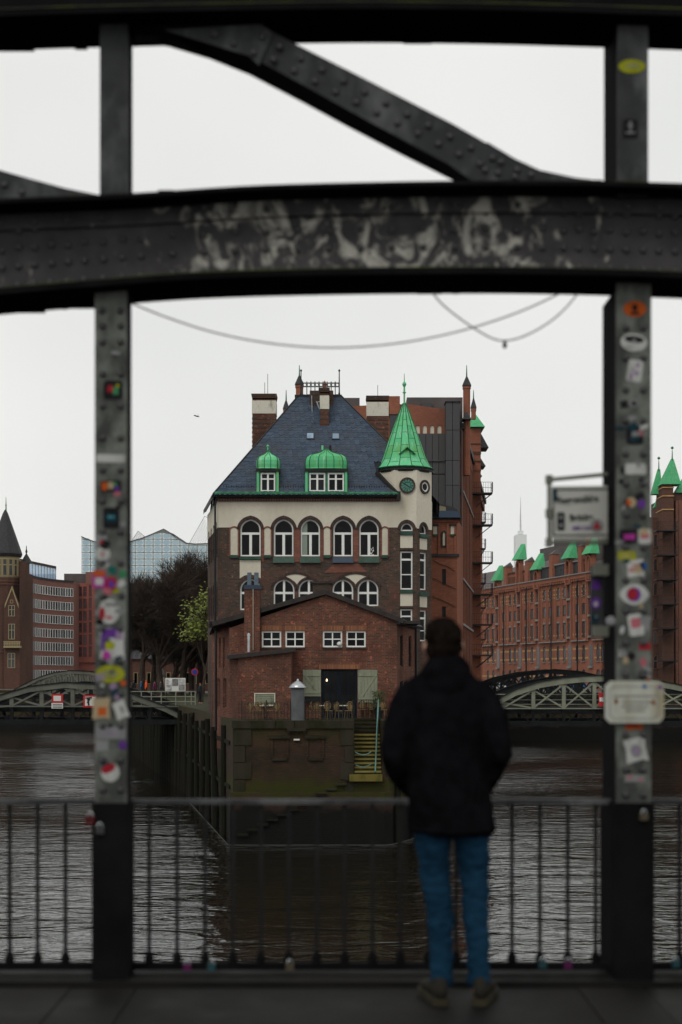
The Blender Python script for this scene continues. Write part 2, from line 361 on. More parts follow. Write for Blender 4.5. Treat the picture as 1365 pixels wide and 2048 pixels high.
# quay: wet masonry, weed by the water and moss under the cap
def mat_quay():
    m, t, b = new_mat('mossy quay masonry')
    tc = node(t, 'ShaderNodeTexCoord'); sp = node(t, 'ShaderNodeSeparateXYZ'); t.links.new(tc.outputs['Object'], sp.inputs[0])
    ad = node(t, 'ShaderNodeMath'); cb = node(t, 'ShaderNodeCombineXYZ')
    t.links.new(sp.outputs[0], ad.inputs[0]); t.links.new(sp.outputs[1], ad.inputs[1]); t.links.new(ad.outputs[0], cb.inputs[0]); t.links.new(sp.outputs[2], cb.inputs[1])
    br = node(t, 'ShaderNodeTexBrick'); br.inputs['Scale'].default_value = 1.0; br.inputs['Brick Width'].default_value = 0.26; br.inputs['Row Height'].default_value = 0.09
    br.inputs['Mortar Size'].default_value = 0.012
    br.inputs['Color1'].default_value = (0.075, 0.032, 0.023, 1); br.inputs['Color2'].default_value = (0.042, 0.022, 0.017, 1); br.inputs['Mortar'].default_value = (0.028, 0.026, 0.02, 1)
    t.links.new(cb.outputs[0], br.inputs['Vector'])
    o, _, _ = noise_mix(t, br.outputs['Color'], (0.014, 0.014, 0.009), 0.5, 0.42, 0.72, 8.0)
    # green weed that grows in a tide band about 3.3 m below the cap, ragged edges
    nz = node(t, 'ShaderNodeTexNoise'); nz.inputs['Scale'].default_value = 0.9; nz.inputs['Detail'].default_value = 8
    t.links.new(tc.outputs['Object'], nz.inputs['Vector'])
    zz = node(t, 'ShaderNodeMath'); zz.operation = 'MULTIPLY_ADD'; zz.inputs[1].default_value = 1.7
    t.links.new(nz.outputs['Fac'], zz.inputs[0]); t.links.new(sp.outputs[2], zz.inputs[2])
    r = node(t, 'ShaderNodeValToRGB'); e = r.color_ramp.elements
    mr = node(t, 'ShaderNodeMapRange'); mr.inputs['From Min'].default_value = -7.2; mr.inputs['From Max'].default_value = 0.4
    t.links.new(zz.outputs[0], mr.inputs['Value']); t.links.new(mr.outputs[0], r.inputs[0])
    e[0].position = 0.41; e[0].color = (0, 0, 0, 1); e[1].position = 0.50; e[1].color = (0.95, 0.95, 0.95, 1)
    x = e.new(0.58); x.color = (0.14, 0.14, 0.14, 1); x = e.new(0.74); x.color = (0.05, 0.05, 0.05, 1); x = e.new(0.93); x.color = (0.5, 0.5, 0.5, 1)
    mg = node(t, 'ShaderNodeMixRGB'); mg.inputs[2].default_value = (0.032, 0.036, 0.0055, 1)
    t.links.new(r.outputs[0], mg.inputs[0]); t.links.new(o, mg.inputs[1])
    # soaked black below the weed
    mr2 = node(t, 'ShaderNodeMapRange'); mr2.inputs['From Min'].default_value = -4.6; mr2.inputs['From Max'].default_value = -4.0
    t.links.new(zz.outputs[0], mr2.inputs['Value'])
    mk = node(t, 'ShaderNodeMixRGB'); mk.inputs[1].default_value = (0.006, 0.006, 0.0055, 1)
    t.links.new(mr2.outputs[0], mk.inputs[0]); t.links.new(mg.outputs[0], mk.inputs[2])
    t.links.new(mk.outputs[0], b.inputs['Base Color']); setb(b, roughness=0.7, specular_ior_level=0.1)
    bump(t, b, br.outputs['Fac'], -0.02, 0.5)
    return m
M['quay'] = mat_quay()
M['quay_stone'] = stain('mossy quay stone', (0.036, 0.031, 0.022), (0.017, 0.018, 0.007), 1.2, 0.42, 0.65)
M['step_moss'] = stain('mossy yellow step', (0.14, 0.115, 0.028), (0.045, 0.046, 0.010), 2.0, 0.45, 0.7)
M['step_nose'] = stain('pale mossy step edge', (0.23, 0.19, 0.06), (0.10, 0.10, 0.03), 3.0, 0.45, 0.7)  # paler than the riser below it
M['step_riser'] = stain('dark mossy riser', (0.045, 0.040, 0.012), (0.02, 0.022, 0.006), 2.0, 0.45, 0.7)
M['timber'] = stain('wet timber', (0.012, 0.011, 0.008), (0.014, 0.018, 0.005), 0.6, 0.45, 0.7)
M['pave'] = mat_plain('cobbled paving', (0.10, 0.095, 0.09), 0.7, var=0.3, scale=2)
def mat_water():
    m, t, b = new_mat('river water')
    tc = node(t, 'ShaderNodeTexCoord')
    hs_ = []
    for sc_v, det, wgt in (((0.30, 0.66, 1), 3.0, 1.0), ((1.2, 2.3, 1), 3.0, 0.24), ((0.06, 0.11, 1), 2.0, 1.0)):
        mp = node(t, 'ShaderNodeMapping'); mp.inputs['Scale'].default_value = sc_v; mp.inputs['Rotation'].default_value = (0, 0, 0.14)
        t.links.new(tc.outputs['Object'], mp.inputs['Vector'])
        nz = node(t, 'ShaderNodeTexNoise'); nz.inputs['Scale'].default_value = 1.0; nz.inputs['Detail'].default_value = det; nz.inputs['Roughness'].default_value = 0.55
        nz.inputs['Distortion'].default_value = 0.8
        t.links.new(mp.outputs[0], nz.inputs['Vector'])
        mu = node(t, 'ShaderNodeMath'); mu.operation = 'MULTIPLY'; mu.inputs[1].default_value = wgt
        t.links.new(nz.outputs['Fac'], mu.inputs[0]); hs_.append(mu.outputs[0])
    a = node(t, 'ShaderNodeMath'); t.links.new(hs_[0], a.inputs[0]); t.links.new(hs_[1], a.inputs[1])
    a2 = node(t, 'ShaderNodeMath'); t.links.new(a.outputs[0], a2.inputs[0]); t.links.new(hs_[2], a2.inputs[1])
    # gusts: patches of livelier and calmer water
    gn = node(t, 'ShaderNodeTexNoise'); gn.inputs['Scale'].default_value = 0.055; gn.inputs['Detail'].default_value = 3
    t.links.new(tc.outputs['Object'], gn.inputs['Vector'])
    gr = node(t, 'ShaderNodeMapRange'); gr.inputs['From Min'].default_value = .35; gr.inputs['From Max'].default_value = .65; gr.inputs['To Min'].default_value = .20; gr.inputs['To Max'].default_value = .62
    t.links.new(gn.outputs['Fac'], gr.inputs['Value'])
    bp = node(t, 'ShaderNodeBump'); bp.inputs['Distance'].default_value = 0.40; t.links.new(gr.outputs[0], bp.inputs['Strength'])
    t.links.new(a2.outputs[0], bp.inputs['Height']); t.links.new(bp.outputs[0], b.inputs['Normal'])
    setb(b, base_color=(0.0065, 0.0052, 0.0030, 1), roughness=0.06, ior=1.33, specular_ior_level=0.78, specular_tint=(0.76, 0.94, 1.0, 1))
    return m
M['water'] = mat_water()
# near bridge steel
def mat_steel(name, col, lt, sc, lo, hi, rough=0.6, spec=0.10):
    m, t, b = new_mat(name)
    o, f, h = noise_mix(t, col, tuple(c * 1.6 for c in col), 6.0, 0.4, 0.75, 8.0)
    nz_o, f2, h2 = noise_mix(t, o, lt, sc, lo, hi, 8.0, stretch=(1.0, 1.0, 0.6), rough=0.62)
    t.links.new(nz_o, b.inputs['Base Color']); setb(b, roughness=rough, specular_ior_level=spec); bump(t, b, h, 0.003, 0.4)
    return m
M['steel'] = mat_steel('grey bridge paint', (0.026, 0.027, 0.029), (0.12, 0.127, 0.124), 3.4, 0.47, 0.75)
M['steel_black'] = mat_steel('shaded black bridge steel', (0.005, 0.005, 0.0055), (0.010, 0.010, 0.010), 2.0, 0.5, 0.75, 0.9, 0.03)  # near black: shade of undersides and side faces put into the colour
M['steel_post'] = mat_steel('grey green post paint', (0.042, 0.045, 0.041), (0.16, 0.17, 0.15), 7.0, 0.42, 0.66, 0.7)
def mat_scuff():
    m, t, b = new_mat('scuffed girder paint')
    tc = node(t, 'ShaderNodeTexCoord')
    o, f, h = noise_mix(t, (0.032, 0.030, 0.032), (0.06, 0.057, 0.058), 5.0, 0.4, 0.75, 8.0)
    mp = node(t, 'ShaderNodeMapping'); mp.inputs['Scale'].default_value = (3.3, 1.0, 2.3); mp.inputs['Rotation'].default_value = (0, R(35), 0)
    t.links.new(tc.outputs['Object'], mp.inputs['Vector'])
    nz = node(t, 'ShaderNodeTexNoise'); nz.inputs['Scale'].default_value = 1.9; nz.inputs['Detail'].default_value = 8; nz.inputs['Roughness'].default_value = 0.66; nz.inputs['Distortion'].default_value = 1.5
    t.links.new(mp.outputs[0], nz.inputs['Vector'])
    # rubbed where hands and ladders reach: the middle of the panel, low on the plate
    sp = node(t, 'ShaderNodeSeparateXYZ'); t.links.new(tc.outputs['Object'], sp.inputs[0])
    ax = node(t, 'ShaderNodeMath'); ax.operation = 'SUBTRACT'; ax.inputs[1].default_value = 0.15; t.links.new(sp.outputs[0], ax.inputs[0])
    ab = node(t, 'ShaderNodeMath'); ab.operation = 'ABSOLUTE'; t.links.new(ax.outputs[0], ab.inputs[0])
    r1 = node(t, 'ShaderNodeMapRange'); r1.inputs['From Min'].default_value = 0.75; r1.inputs['From Max'].default_value = 1.3; r1.inputs['To Min'].default_value = 0.055; r1.inputs['To Max'].default_value = -0.11
    t.links.new(ab.outputs[0], r1.inputs['Value'])
    su = node(t, 'ShaderNodeMath'); t.links.new(nz.outputs['Fac'], su.inputs[0]); t.links.new(r1.outputs[0], su.inputs[1])
    r2 = node(t, 'ShaderNodeMapRange'); r2.inputs['From Min'].default_value = 0.54; r2.inputs['From Max'].default_value = 0.66
    t.links.new(su.outputs[0], r2.inputs['Value'])
    mx_ = node(t, 'ShaderNodeMixRGB'); mx_.inputs[2].default_value = (0.36, 0.35, 0.31, 1)
    t.links.new(r2.outputs[0], mx_.inputs[0]); t.links.new(o, mx_.inputs[1])
    t.links.new(mx_.outputs[0], b.inputs['Base Color']); setb(b, roughness=0.6, specular_ior_level=0.12); bump(t, b, h, 0.003, 0.4)
    return m
M['scuff'] = mat_scuff()
M['rivet'] = mat_steel('rivet paint', (0.028, 0.028, 0.030), (0.07, 0.07, 0.068), 20.0, 0.45, 0.7, 0.38, 0.4)
M['moss_edge'] = stain('mossy flange edge', (0.035, 0.035, 0.03), (0.06, 0.07, 0.02), 4.0, 0.45, 0.6)
M['bridge_green'] = mat_plain('pale green bridge paint', (0.22, 0.235, 0.175), 0.6, var=0.25, scale=1.0)
M['bridge_grey'] = mat_plain('grey green bridge paint', (0.125, 0.13, 0.105), 0.6, var=0.3, scale=1.0)
M['bridge_dark'] = mat_plain('dark bridge steel', (0.014, 0.015, 0.016), 0.8, spec=0.05)
M['sign_white'] = mat_flat('white sign enamel', (0.66, 0.66, 0.62), 0.45)
M['sign_red'] = mat_flat('red sign enamel', (0.45, 0.02, 0.025), 0.45)
M['sign_black'] = mat_flat('black sign print', (0.02, 0.02, 0.02), 0.5)
M['bark'] = mat_plain('dark bark', (0.05, 0.038, 0.030), 0.9, var=0.3, spec=0.03)
M['leaf_spring'] = mat_island('spring leaves', [(0.10, 0.13, 0.018), (0.17, 0.19, 0.03), (0.07, 0.10, 0.015)], 0.6, 0.3)
M['leaf_dark'] = mat_island('dark leaves', [(0.03, 0.05, 0.015), (0.05, 0.07, 0.02)], 0.6, 0.3)
# person
M['skin'] = mat_flat('skin', (0.42, 0.24, 0.17), 0.5)
M['hair'] = mat_plain('dark brown hair', (0.008, 0.006, 0.005), 0.6, var=0.5, scale=60, stretch=(1, 1, 0.15), bmp=0.2, spec=0.0)
M['jacket'] = mat_plain('black jacket cloth', (0.0050, 0.0050, 0.0060), 0.9, var=0.35, scale=8, bmp=0.3, spec=0.0)
M['jeans'] = mat_plain('blue denim', (0.007, 0.028, 0.055), 0.85, var=0.3, scale=7, bmp=0.3, spec=0.03)
M['shoe'] = mat_plain('brown olive suede', (0.013, 0.011, 0.007), 0.85, var=0.3, scale=20)
M['sole'] = mat_plain('tan rubber sole', (0.028, 0.024, 0.013), 0.7)
# ================================================================ setting
WZ = -7.08      # low-tide water
GZ = -0.80      # street and terrace level
wm = MB(); wm._add([(-1500, -60, WZ), (1500, -60, WZ), (1500, 1500, WZ), (-1500, 1500, WZ)], [(0, 1, 2, 3)])
wo = wm.build('water', M['water']); tag(wo, 'dark brown rippled river water around the brick house', 'water', kind='structure')
# far ground behind the two river arms, with its quay face
gm = MB(); gm.slab([(-1500, 228), (-26.4, 228), (-26.4, 186), (60, 186), (60, 60), (1500, 60), (1500, 3000), (-1500, 3000)], WZ - 1, GZ)
gm.m[-8:] = [1]*8
tag(gm.build('ground', [M['pave'], M['quay']]), 'paved street level behind the river arms', 'ground', kind='structure')
# the island on which the house stands, with a slot for its water stairs
SX0, SX1 = X(709, 72.3), X(764, 72.3)
QF = 72.3
isl = [(-5.45, QF), (SX0, QF), (SX0, 76.35), (SX1, 76.35), (SX1, QF), (2.45, QF), (4.75, 77.4), (8.35, 95), (11.6, 125), (20.0, 186.2), (-27, 186.2), (-24, 163), (-10.0, 98)]
qm = MB(); qm.slab(isl, WZ - 1.0, GZ)
quay = tag(qm.build('quay', M['quay']), 'mossy brick quay island below the brick house', 'quay', kind='structure')
# lower plinth, a hand proud of the upper wall
pm = MB(); pm.slab([(-5.62, QF - 0.32), (2.2, QF - 0.32), (2.62, QF + 0.1), (-5.5, QF + 0.1)], WZ - 0.9, Z(1584, QF))
pm.build('plinth', M['quay'], quay)
fm0 = MB(); fm0.tube([(-10.4, 97, WZ + .01), (-5.7, QF - .36, WZ + .01), (2.25, QF - .36, WZ + .01), (2.7, QF + .1, WZ + .01), (4.9, 77.2, WZ + .01)], .012, 5); fm0.build('foam_line', mat_flat('river foam', (.10, .105, .10), .6), quay)
# cap stones along the front, quoins and the frames of two walled-up openings
rs = random.Random(3)
x = -5.56
while x < SX0 - 0.3:
    L = min(rs.uniform(0.95, 1.35), SX0 - x)
    b = MB(); b.box(x + 0.012, x + L - 0.012, QF - 0.14 + rs.uniform(-.015, .015), QF + 0.55, GZ - 0.38, GZ + 0.012 + rs.uniform(0, .015)); b.build('cap_stone', M['quay_stone'], quay)
    x += L
b = MB(); b.box(SX1 + 0.01, 2.52, QF - 0.13, QF + 0.6, GZ - 0.38, GZ + 0.014); b.build('cap_stone', M['quay_stone'], quay)
z = GZ - 0.40
for i in range(4):
    h = 0.86; L = (0.95, 0.62)[i % 2]
    for xa, xb in ((-5.50, -5.50 + L), (SX0 - L * 0.75, SX0 - 0.02)):
        b = MB(); b.box(xa, xb, QF - 0.07, QF + 0.4, z - h + 0.02, z - 0.02); b.build('stone_block', M['quay_stone'], quay)
    z -= h
for xa in (560, 631):
    xc = X(xa, QF)
    b = MB(); b.box(xc - 0.52, xc + 0.52, QF - 0.16, QF + 0.2, Z(1477, QF), Z(1470, QF)); b.build('lintel', M['quay_stone'], quay)
    b = MB(); b.box(xc - 0.38, xc + 0.38, QF - 0.12, QF + 0.2, Z(1521, QF), Z(1517, QF)); b.build('sill', M['quay_stone'], quay)
    for s in (-1, 1):
        b = MB(); b.box(xc + s*0.40 - 0.05, xc + s*0.40 + 0.05, QF - 0.09, QF + 0.2, Z(1516, QF), Z(1478, QF)); b.build('jamb', M['quay'], quay)
b = MB(); b.box(X(575, QF), X(613, QF), QF - 0.3, QF + 0.1, Z(1462, QF), Z(1456, QF))
for k in range(5): b.box(X(578 + 7.4*k, QF), X(581 + 7.4*k, QF), QF - 0.25, QF - 0.02, Z(1466, QF), Z(1462, QF))
b.build('pipe_bracket', M['quay_stone'], quay)
lm = MB(); lm.box(X(588, QF), X(600, QF), QF - 0.22, QF - 0.02, Z(1480.5, QF), Z(1477.5, QF)); lm.build('wall_lamp', M['sign_white'], quay)
# water steps: a flight in the slot, and worn steps jutting from the front wall down to the water
N = 14
for k in range(N):
    zt = GZ - 2.75 + (k + 1) * 2.75 / N; y0 = QF + 0.02 + k * 0.285
    b = MB(); b.box(SX0 + 0.03, SX1 - 0.03, y0, y0 + 0.34, zt - 2.75/N - 0.02, zt - 0.012)
    b.box(SX0 + 0.02, SX1 - 0.02, y0 - 0.05, y0 + 0.33, zt - 0.075, zt, 1)
    b.build('step', [M['step_riser'], M['step_nose']] if k < 10 else [M['quay'], M['quay_stone']], quay)
b = MB(); b.box(SX0 - 0.25, SX1 + 0.02, QF - 0.38, QF + 0.05, GZ - 3.05, GZ - 2.72); b.build('step', M['step_moss'], quay)
b = MB(); b.box(SX0 - .01, SX1 + .01, QF + .004, QF + .5, WZ - .9, GZ - 2.74); b.build('stair_base', M['quay'], quay)
for k in range(12):
    px = 702 - 19.5*k; py = 1556 + 10.0*k
    yq = QF - (0.34 if py < 1583 else 0.62)
    b = MB(); b.box(X(px - 11, QF), X(px + 11, QF), yq + .1, QF - 0.02 if py < 1583 else QF - 0.3, Z(py + 4, QF), Z(py, QF)); b.build('step', M['quay_stone'] if py < 1583 else M['timber'], quay)
# timber fender piles along both flanks of the island
def along(a, b, t): return (a[0] + (b[0]-a[0])*t, a[1] + (b[1]-a[1])*t)
pile = MB(); pile.tube([(0, 0, 0), (0, 0, 3.2), (0.02, 0.02, 6.4)], [0.19, 0.18, 0.16], 8); pile_me = pile.mesh('timber_pile', M['timber'])
for a, b_, n in (((-6.3, 76.5), (-10.3, 97.5), 6), ((-10.3, 99), (-24.3, 162), 30), ((3.0, 73.2), (5.1, 77.6), 3)):
    for i in range(n):
        p = along(a, b_, (i + rs.uniform(-.15, .15)) / max(n - 1, 1))
        link('timber_pile', pile_me, quay, (p[0], p[1], WZ - 0.6 + rs.uniform(-.3, .25)), (rs.uniform(-.015, .015), rs.uniform(-.015, .015), rs.uniform(0, 6)))
for a, b_ in (((-5.75, 74), (-10.15, 97.5)), ((-10.2, 99), (-24.15, 162))):
    for zz in (-2.0, -4.3):
        b = MB(); b.tube([(a[0], a[1], zz), (b_[0], b_[1], zz)], 0.13, 4); b.build('timber_waling', M['timber'], quay)
# ================================================================ the brick house on the island
D0 = 84.0
def x0_(p): return X(p, D0)
def z0_(p): return Z(p, D0)
FRM = (M['white'], M['glass'])
house = thing('brick_house', (-1.0, 84.0, GZ), 'tall dark brick and cream house with blue slate roof and green clock turret', 'house')
AX, BX = x0_(437), 4.47                       # front facade from A to B
CXY = (5.41, 84.94)
ZE = z0_(1000)                                 # top of plaster
# --- window outlines of the front
up = [(481, 522), (548, 587.5), (602, 640.6), (667, 706), (719, 758)]
UPW = [arch(x0_(a), x0_(b), z0_(1112.5), z0_(1038), 0.62) for a, b in up]
lo = [(547.6, 589.4), (597.5, 639), (665.6, 707), (715.8, 757.2)]
LOW = [arch(x0_(a), x0_(b), z0_(1212), z0_(1158.5), 0.62, sharp=0.12) for a, b in lo]
LEFTW = arch(x0_(480.5), x0_(522), z0_(1220), z0_(1157.5), 0.62, sharp=0.12)
TW1 = arch(x0_(802), x0_(826), z0_(1062), z0_(1046), 0.40, sharp=0.1)
TW2 = rect(x0_(801), x0_(825.5), z0_(1179), z0_(1102.5))
TW3 = rect(x0_(801), x0_(825), z0_(1262), z0_(1218))
holes = UPW + LOW + [LEFTW, TW1, TW2, TW3]
mb = MB(); mb.wall(rect(AX, BX, GZ, ZE), holes, D0, 0.30)
# flank walls: left side runs back and outwards, right corner is cut at 45 degrees and runs back
def side(mb, p, q, z0, z1, off=0.0, m=0):
    v = Vector((q[0]-p[0], q[1]-p[1])); nrm = Vector((v.y, -v.x)).normalized() * off
    mb._add([(p[0]+nrm.x, p[1]+nrm.y, z0), (q[0]+nrm.x, q[1]+nrm.y, z0), (q[0]+nrm.x, q[1]+nrm.y, z1), (p[0]+nrm.x, p[1]+nrm.y, z1)], [(0, 1, 2, 3)], m)
LB = (-8.62, 92.0)
side(mb, LB, (AX, D0), GZ, ZE); side(mb, (-9.5, 104), LB, GZ, ZE); side(mb, CXY, (6.5, 104), GZ, ZE); side(mb, (6.5, 104), (-9.5, 104), GZ, ZE)
mb.build('wall', M['brick_dark'], house)
# cut corner wall with its own windows (local u along the face)
MC = Matrix.Translation((BX, D0, 0)) @ Matrix.Rotation(R(45), 4, 'Z')
LC = 1.33
u0, u1 = 0.30, 0.86
cw = [arch(u0, u1, z0_(1067), z0_(1048), 0.40, sharp=0.1), rect(u0, u1, z0_(1179), z0_(1104)), rect(u0, u1, z0_(1282), z0_(1220))]
mb = MB(MC); mb.wall(rect(0, LC, GZ, ZE), cw, 0, 0.28); mb.build('wall', M['brick_dark'], house)
# --- plaster field: its lower edge climbs over each arch
def plaster_poly(xa, xb, zb, zt, arches, grow):
    pts = [(xb, zt), (xa, zt), (xa, zb)]
    for a in arches:
        o = [p for p in inset(a, -grow)]
        o = [p for p in o if p[1] > zb]
        o.sort(key=lambda p: p[0])
        pts += [(o[0][0], zb)] + o + [(o[-1][0], zb)]
    pts += [(xb, zb)]
    return pts
mb = MB(); mb.prism(plaster_poly(AX - 0.02, BX, z0_(1055), ZE, UPW + [TW1], 0.20), D0 - 0.035, D0 + 0.05)
side(mb, LB, (AX, D0), z0_(1055), ZE, 0.03)
mb.build('plaster_field', M['plaster'], house)
mb = MB(MC); mb.prism(plaster_poly(0.0, LC, z0_(1057), ZE, [cw[0]], 0.17), -0.035, 0.05); mb.build('plaster_field', M['plaster'], house)
# dark narrow arched windows on the left flank
ML = Matrix.Translation((LB[0], LB[1], 0)) @ Matrix.Rotation(math.atan2(D0 - LB[1], AX - LB[0]), 4, 'Z')
for k in range(4):
    for zt, zb in ((1040, 1110), (1160, 1230)):
        window(house, arch(0.9 + k*1.9, 1.9 + k*1.9, z0_(zb), z0_(zt), 0.5), -0.05, 0.09, (M['brick_arch'], M['glass']), [(1.36 + k*1.9, 1.44 + k*1.9, z0_(zb), z0_(zt) - .3)], 0.08, ML)
# --- arch surrounds, niches, sills
def surround(outline, y, grow, M_=None, cut=None, name='arch_surround', mat='brick_arch', proud=0.06):
    pts = inset(outline, -grow); mb = MB(M_)
    o = [(a, b) for a, b in zip(pts[2:], outline[2:])]
    mb.band([p[0] for p in o], [p[1] for p in o], y - proud, y + 0.05); return mb.build(name, M[mat], house)
for a in UPW: surround(a, D0, 0.19)
for a in LOW + [LEFTW]: surround(a, D0, 0.15)
surround(TW1, D0, 0.17); surround(cw[0], 0, 0.15, MC)
for a, b in ((461.5, 476), (529, 542), (648, 661), (764.5, 776)):
    mb = MB(); mb.prism(arch(x0_(a), x0_(b), z0_(1110), z0_(1055.5), 0.16, sharp=0.05), D0 - 0.03, D0 + 0.05); mb.build('niche_panel', M['panel_cream'], house)
    mb = MB(); ring(mb, inset(arch(x0_(a), x0_(b), z0_(1110), z0_(1055.5), 0.16, sharp=0.05), -0.09), arch(x0_(a), x0_(b), z0_(1110), z0_(1055.5), 0.16, sharp=0.05), D0 - 0.06, D0 + 0.05); mb.build('niche_surround', M['brick_trim'], house)
    mb = MB(); mb.prism(rect(x0_(a) - 0.02, x0_(b) + 0.02, z0_(1116), z0_(1110.3)), D0 - 0.12, D0); mb.build('sill', M['green_tile'], house)
for i, (a, b) in enumerate(up):
    mb = MB(); zt, zb = z0_(1114), z0_(1119 if i == 0 else 1126)
    mb._add([(x0_(a)-.02, D0 - 0.05, zt), (x0_(b)+.02, D0 - 0.05, zt), (x0_(b)+.05, D0 - 0.20, zb), (x0_(a)-.05, D0 - 0.20, zb), (x0_(a)-.05, D0, zb), (x0_(b)+.05, D0, zb)],
            [(0, 1, 2, 3), (3, 2, 5, 4), (0, 3, 4), (1, 5, 2)])
    mb.build('sill', M['slate'] if i == 3 else M['green_tile'], house)
mb = MB(); mb.prism([(x0_(480), z0_(1157)), (x0_(480), z0_(1120)), (x0_(522), z0_(1120)), (x0_(522), z0_(1157)), (x0_(512), z0_(1151)), (x0_(501), z0_(1149)), (x0_(490), z0_(1151))], D0 - 0.04, D0 + 0.03)
mb.build('plaster_panel', M['panel_cream'], house)
# red brick strips between the upper windows
for a, b in ((443, 460), (523.5, 528), (588.5, 601), (641.6, 647), (707, 718), (777, 797)):
    if b - a < 14:
        mb = MB(); mb.prism(rect(x0_(a), x0_(b), z0_(1124), z0_(1056)), D0 - 0.03, D0 + 0.02); mb.build('brick_strip', M['brick_trim'], house)
mb = MB(); mb.prism([(x0_(648), z0_(1146)), (x0_(668), z0_(1128)), (x0_(718), z0_(1128)), (x0_(735), z0_(1144))], D0 - 0.025, D0 + 0.02); mb.build('brick_strip', M['brick_trim'], house)
# the two wide arches over the lower window pairs, with cream tympana
for a, b, c in ((543, 594.5, 640), (661, 711.5, 762)):
    n = 10; top = []; bot = []
    for k in range(n + 1):
        t = k / n; xx = a + (c - a) * t; h = 1 - (2*t - 1) ** 2
        top.append((x0_(xx), z0_(1168 - 25*h))); bot.append((x0_(xx), z0_(1168 - 25*h) - 0.16))
    mb = MB(); mb.band(top, bot, D0 - 0.08, D0 + 0.02); mb.build('arch_surround', M['brick_arch'], house)
    pts = [(b - 24, 1152), (b - 14, 1157), (b - 4, 1164), (b, 1169), (b + 4, 1164), (b + 14, 1157), (b + 24, 1152), (b + 12, 1148), (b, 1147), (b - 12, 1148)]
    mb = MB(); mb.prism([(x0_(p), z0_(q)) for p, q in pts], D0 - 0.045, D0 + 0.02); mb.build('tympanum', M['panel_cream'], house)
# --- windows of the front
fw = 0.085
for o, (a, b) in zip(UPW, up):
    c = (x0_(a) + x0_(b)) / 2
    window(house, o, D0 + 0.10, fw, FRM, [(x0_(a)+.05, x0_(b)-.05, z0_(1069), z0_(1064.5)), (c - 0.08, c + 0.08, z0_(1111), z0_(1069))])
for o, (a, b) in zip(LOW + [LEFTW], lo + [(480.5, 522)]):
    c = (x0_(a) + x0_(b)) / 2
    window(house, o, D0 + 0.10, fw, FRM, [(x0_(a)+.05, x0_(b)-.05, z0_(1188), z0_(1183.5)), (c - 0.065, c + 0.065, z0_(1211), z0_(1160))])
window(house, TW1, D0 + 0.08, 0.075, FRM); c = x0_(813.4)
window(house, TW2, D0 + 0.08, 0.08, FRM, [(x0_(801), x0_(825.5), z0_(1121), z0_(1117)), (x0_(801), x0_(825.5), z0_(1150), z0_(1148))])
window(house, TW3, D0 + 0.08, 0.08, FRM, [(x0_(801), x0_(825.5), z0_(1234), z0_(1231))])
window(house, cw[0], 0.07, 0.06, FRM, M=MC)
window(house, cw[1], 0.07, 0.07, FRM, [(u0, u1, z0_(1121), z0_(1117)), (u0, u1, z0_(1150), z0_(1148))], M=MC)
window(house, cw[2], 0.07, 0.07, FRM, [(u0, u1, z0_(1238), z0_(1234)), (u0, u1, z0_(1262), z0_(1260))], M=MC)
for za, zb in ((1063, 1070), (1180, 1186.5)):
    mb = MB(); mb.prism(rect(x0_(800), x0_(826.5), z0_(zb), z0_(za)), D0 - 0.12, D0 + 0.05); mb.build('sill', M['green_tile'], house)
    mb = MB(MC); mb.prism(rect(u0 - .08, u1 + .08, z0_(zb + 5), z0_(za + 4)), -0.12, 0.05); mb.build('sill', M['green_tile'], house)
for za, zb in ((1071, 1096), (1187, 1212)):
    mb = MB(); mb.prism(rect(x0_(801), x0_(826), z0_(zb), z0_(za)), D0 - 0.03, D0 + 0.05); mb.build('plaster_panel', M['panel_cream'], house)
    mb = MB(); mb.prism(rect(x0_(800), x0_(827), z0_(zb + 4.5), z0_(zb + .3)), D0 - 0.06, D0 + 0.05); mb.build('brick_lintel', M['brick_arch'], house)
    mb = MB(MC); mb.prism(rect(u0 - .03, u1 + .03, z0_(zb + 2), z0_(za + 5)), -0.03, 0.05); mb.build('plaster_panel', M['panel_cream'], house)
# things seen in the windows: a curtain, plants
mb = MB(); mb.prism(rect(x0_(605.5), x0_(615), z0_(1110), z0_(1046)), D0 + 0.145, D0 + 0.15); mb.build('curtain', mat_flat('pale curtain', (0.22, 0.27, 0.22)), house)
rl = random.Random(5)
for cx_, cz_, n, mt in ((607.5, 1103, 26, 'leaf_spring'), (743, 1104, 26, 'sign_white')):
    mb = MB()
    for k in range(n):
        px = cx_ + rl.uniform(-4, 4); py = cz_ + rl.uniform(-9, 6); s = rl.uniform(1.0, 2.0)
        mb.poly([(x0_(px), D0 + .148, z0_(py)), (x0_(px + s), D0 + .142, z0_(py + s*.6)), (x0_(px + s*.4), D0 + .147, z0_(py - s*1.4))])
    mb.build('window_plant', M[mt], house)
# --- eaves: brick frieze, dark moulding, copper gutter
EX0, EX1 = X(430, 83.6), x0_(797)
mb = MB(); mb.prism(rect(AX - 0.05, EX1 - .05, z0_(1003), z0_(995)), D0 - 0.16, D0 + 0.3); mb.build('frieze', M['brick_arch'], house)
mb = MB()
for k in range(70):
    xx = AX + (EX1 - AX) * k / 70; mb.box(xx, xx + 0.085, D0 - 0.20, D0 - 0.02, z0_(1003), z0_(998.5))
mb.build('dentil_course', M['brick_trim'], house, kind='stuff')
mb = MB(); mb.prism(rect(EX0, EX1, z0_(995.3), z0_(992)), 83.55, 84.2); side(mb, (-8.8, 92.2), (EX0, 83.7), z0_(998), z0_(988), 0.12); mb.build('eave_board', M['dark_edge'], house)
mb = MB(); mb.tube([(EX0, 83.5, z0_(989)), (EX1, 83.5, z0_(989.5))], 0.11, 8); mb.build('gutter', M['copper_dark'], house)
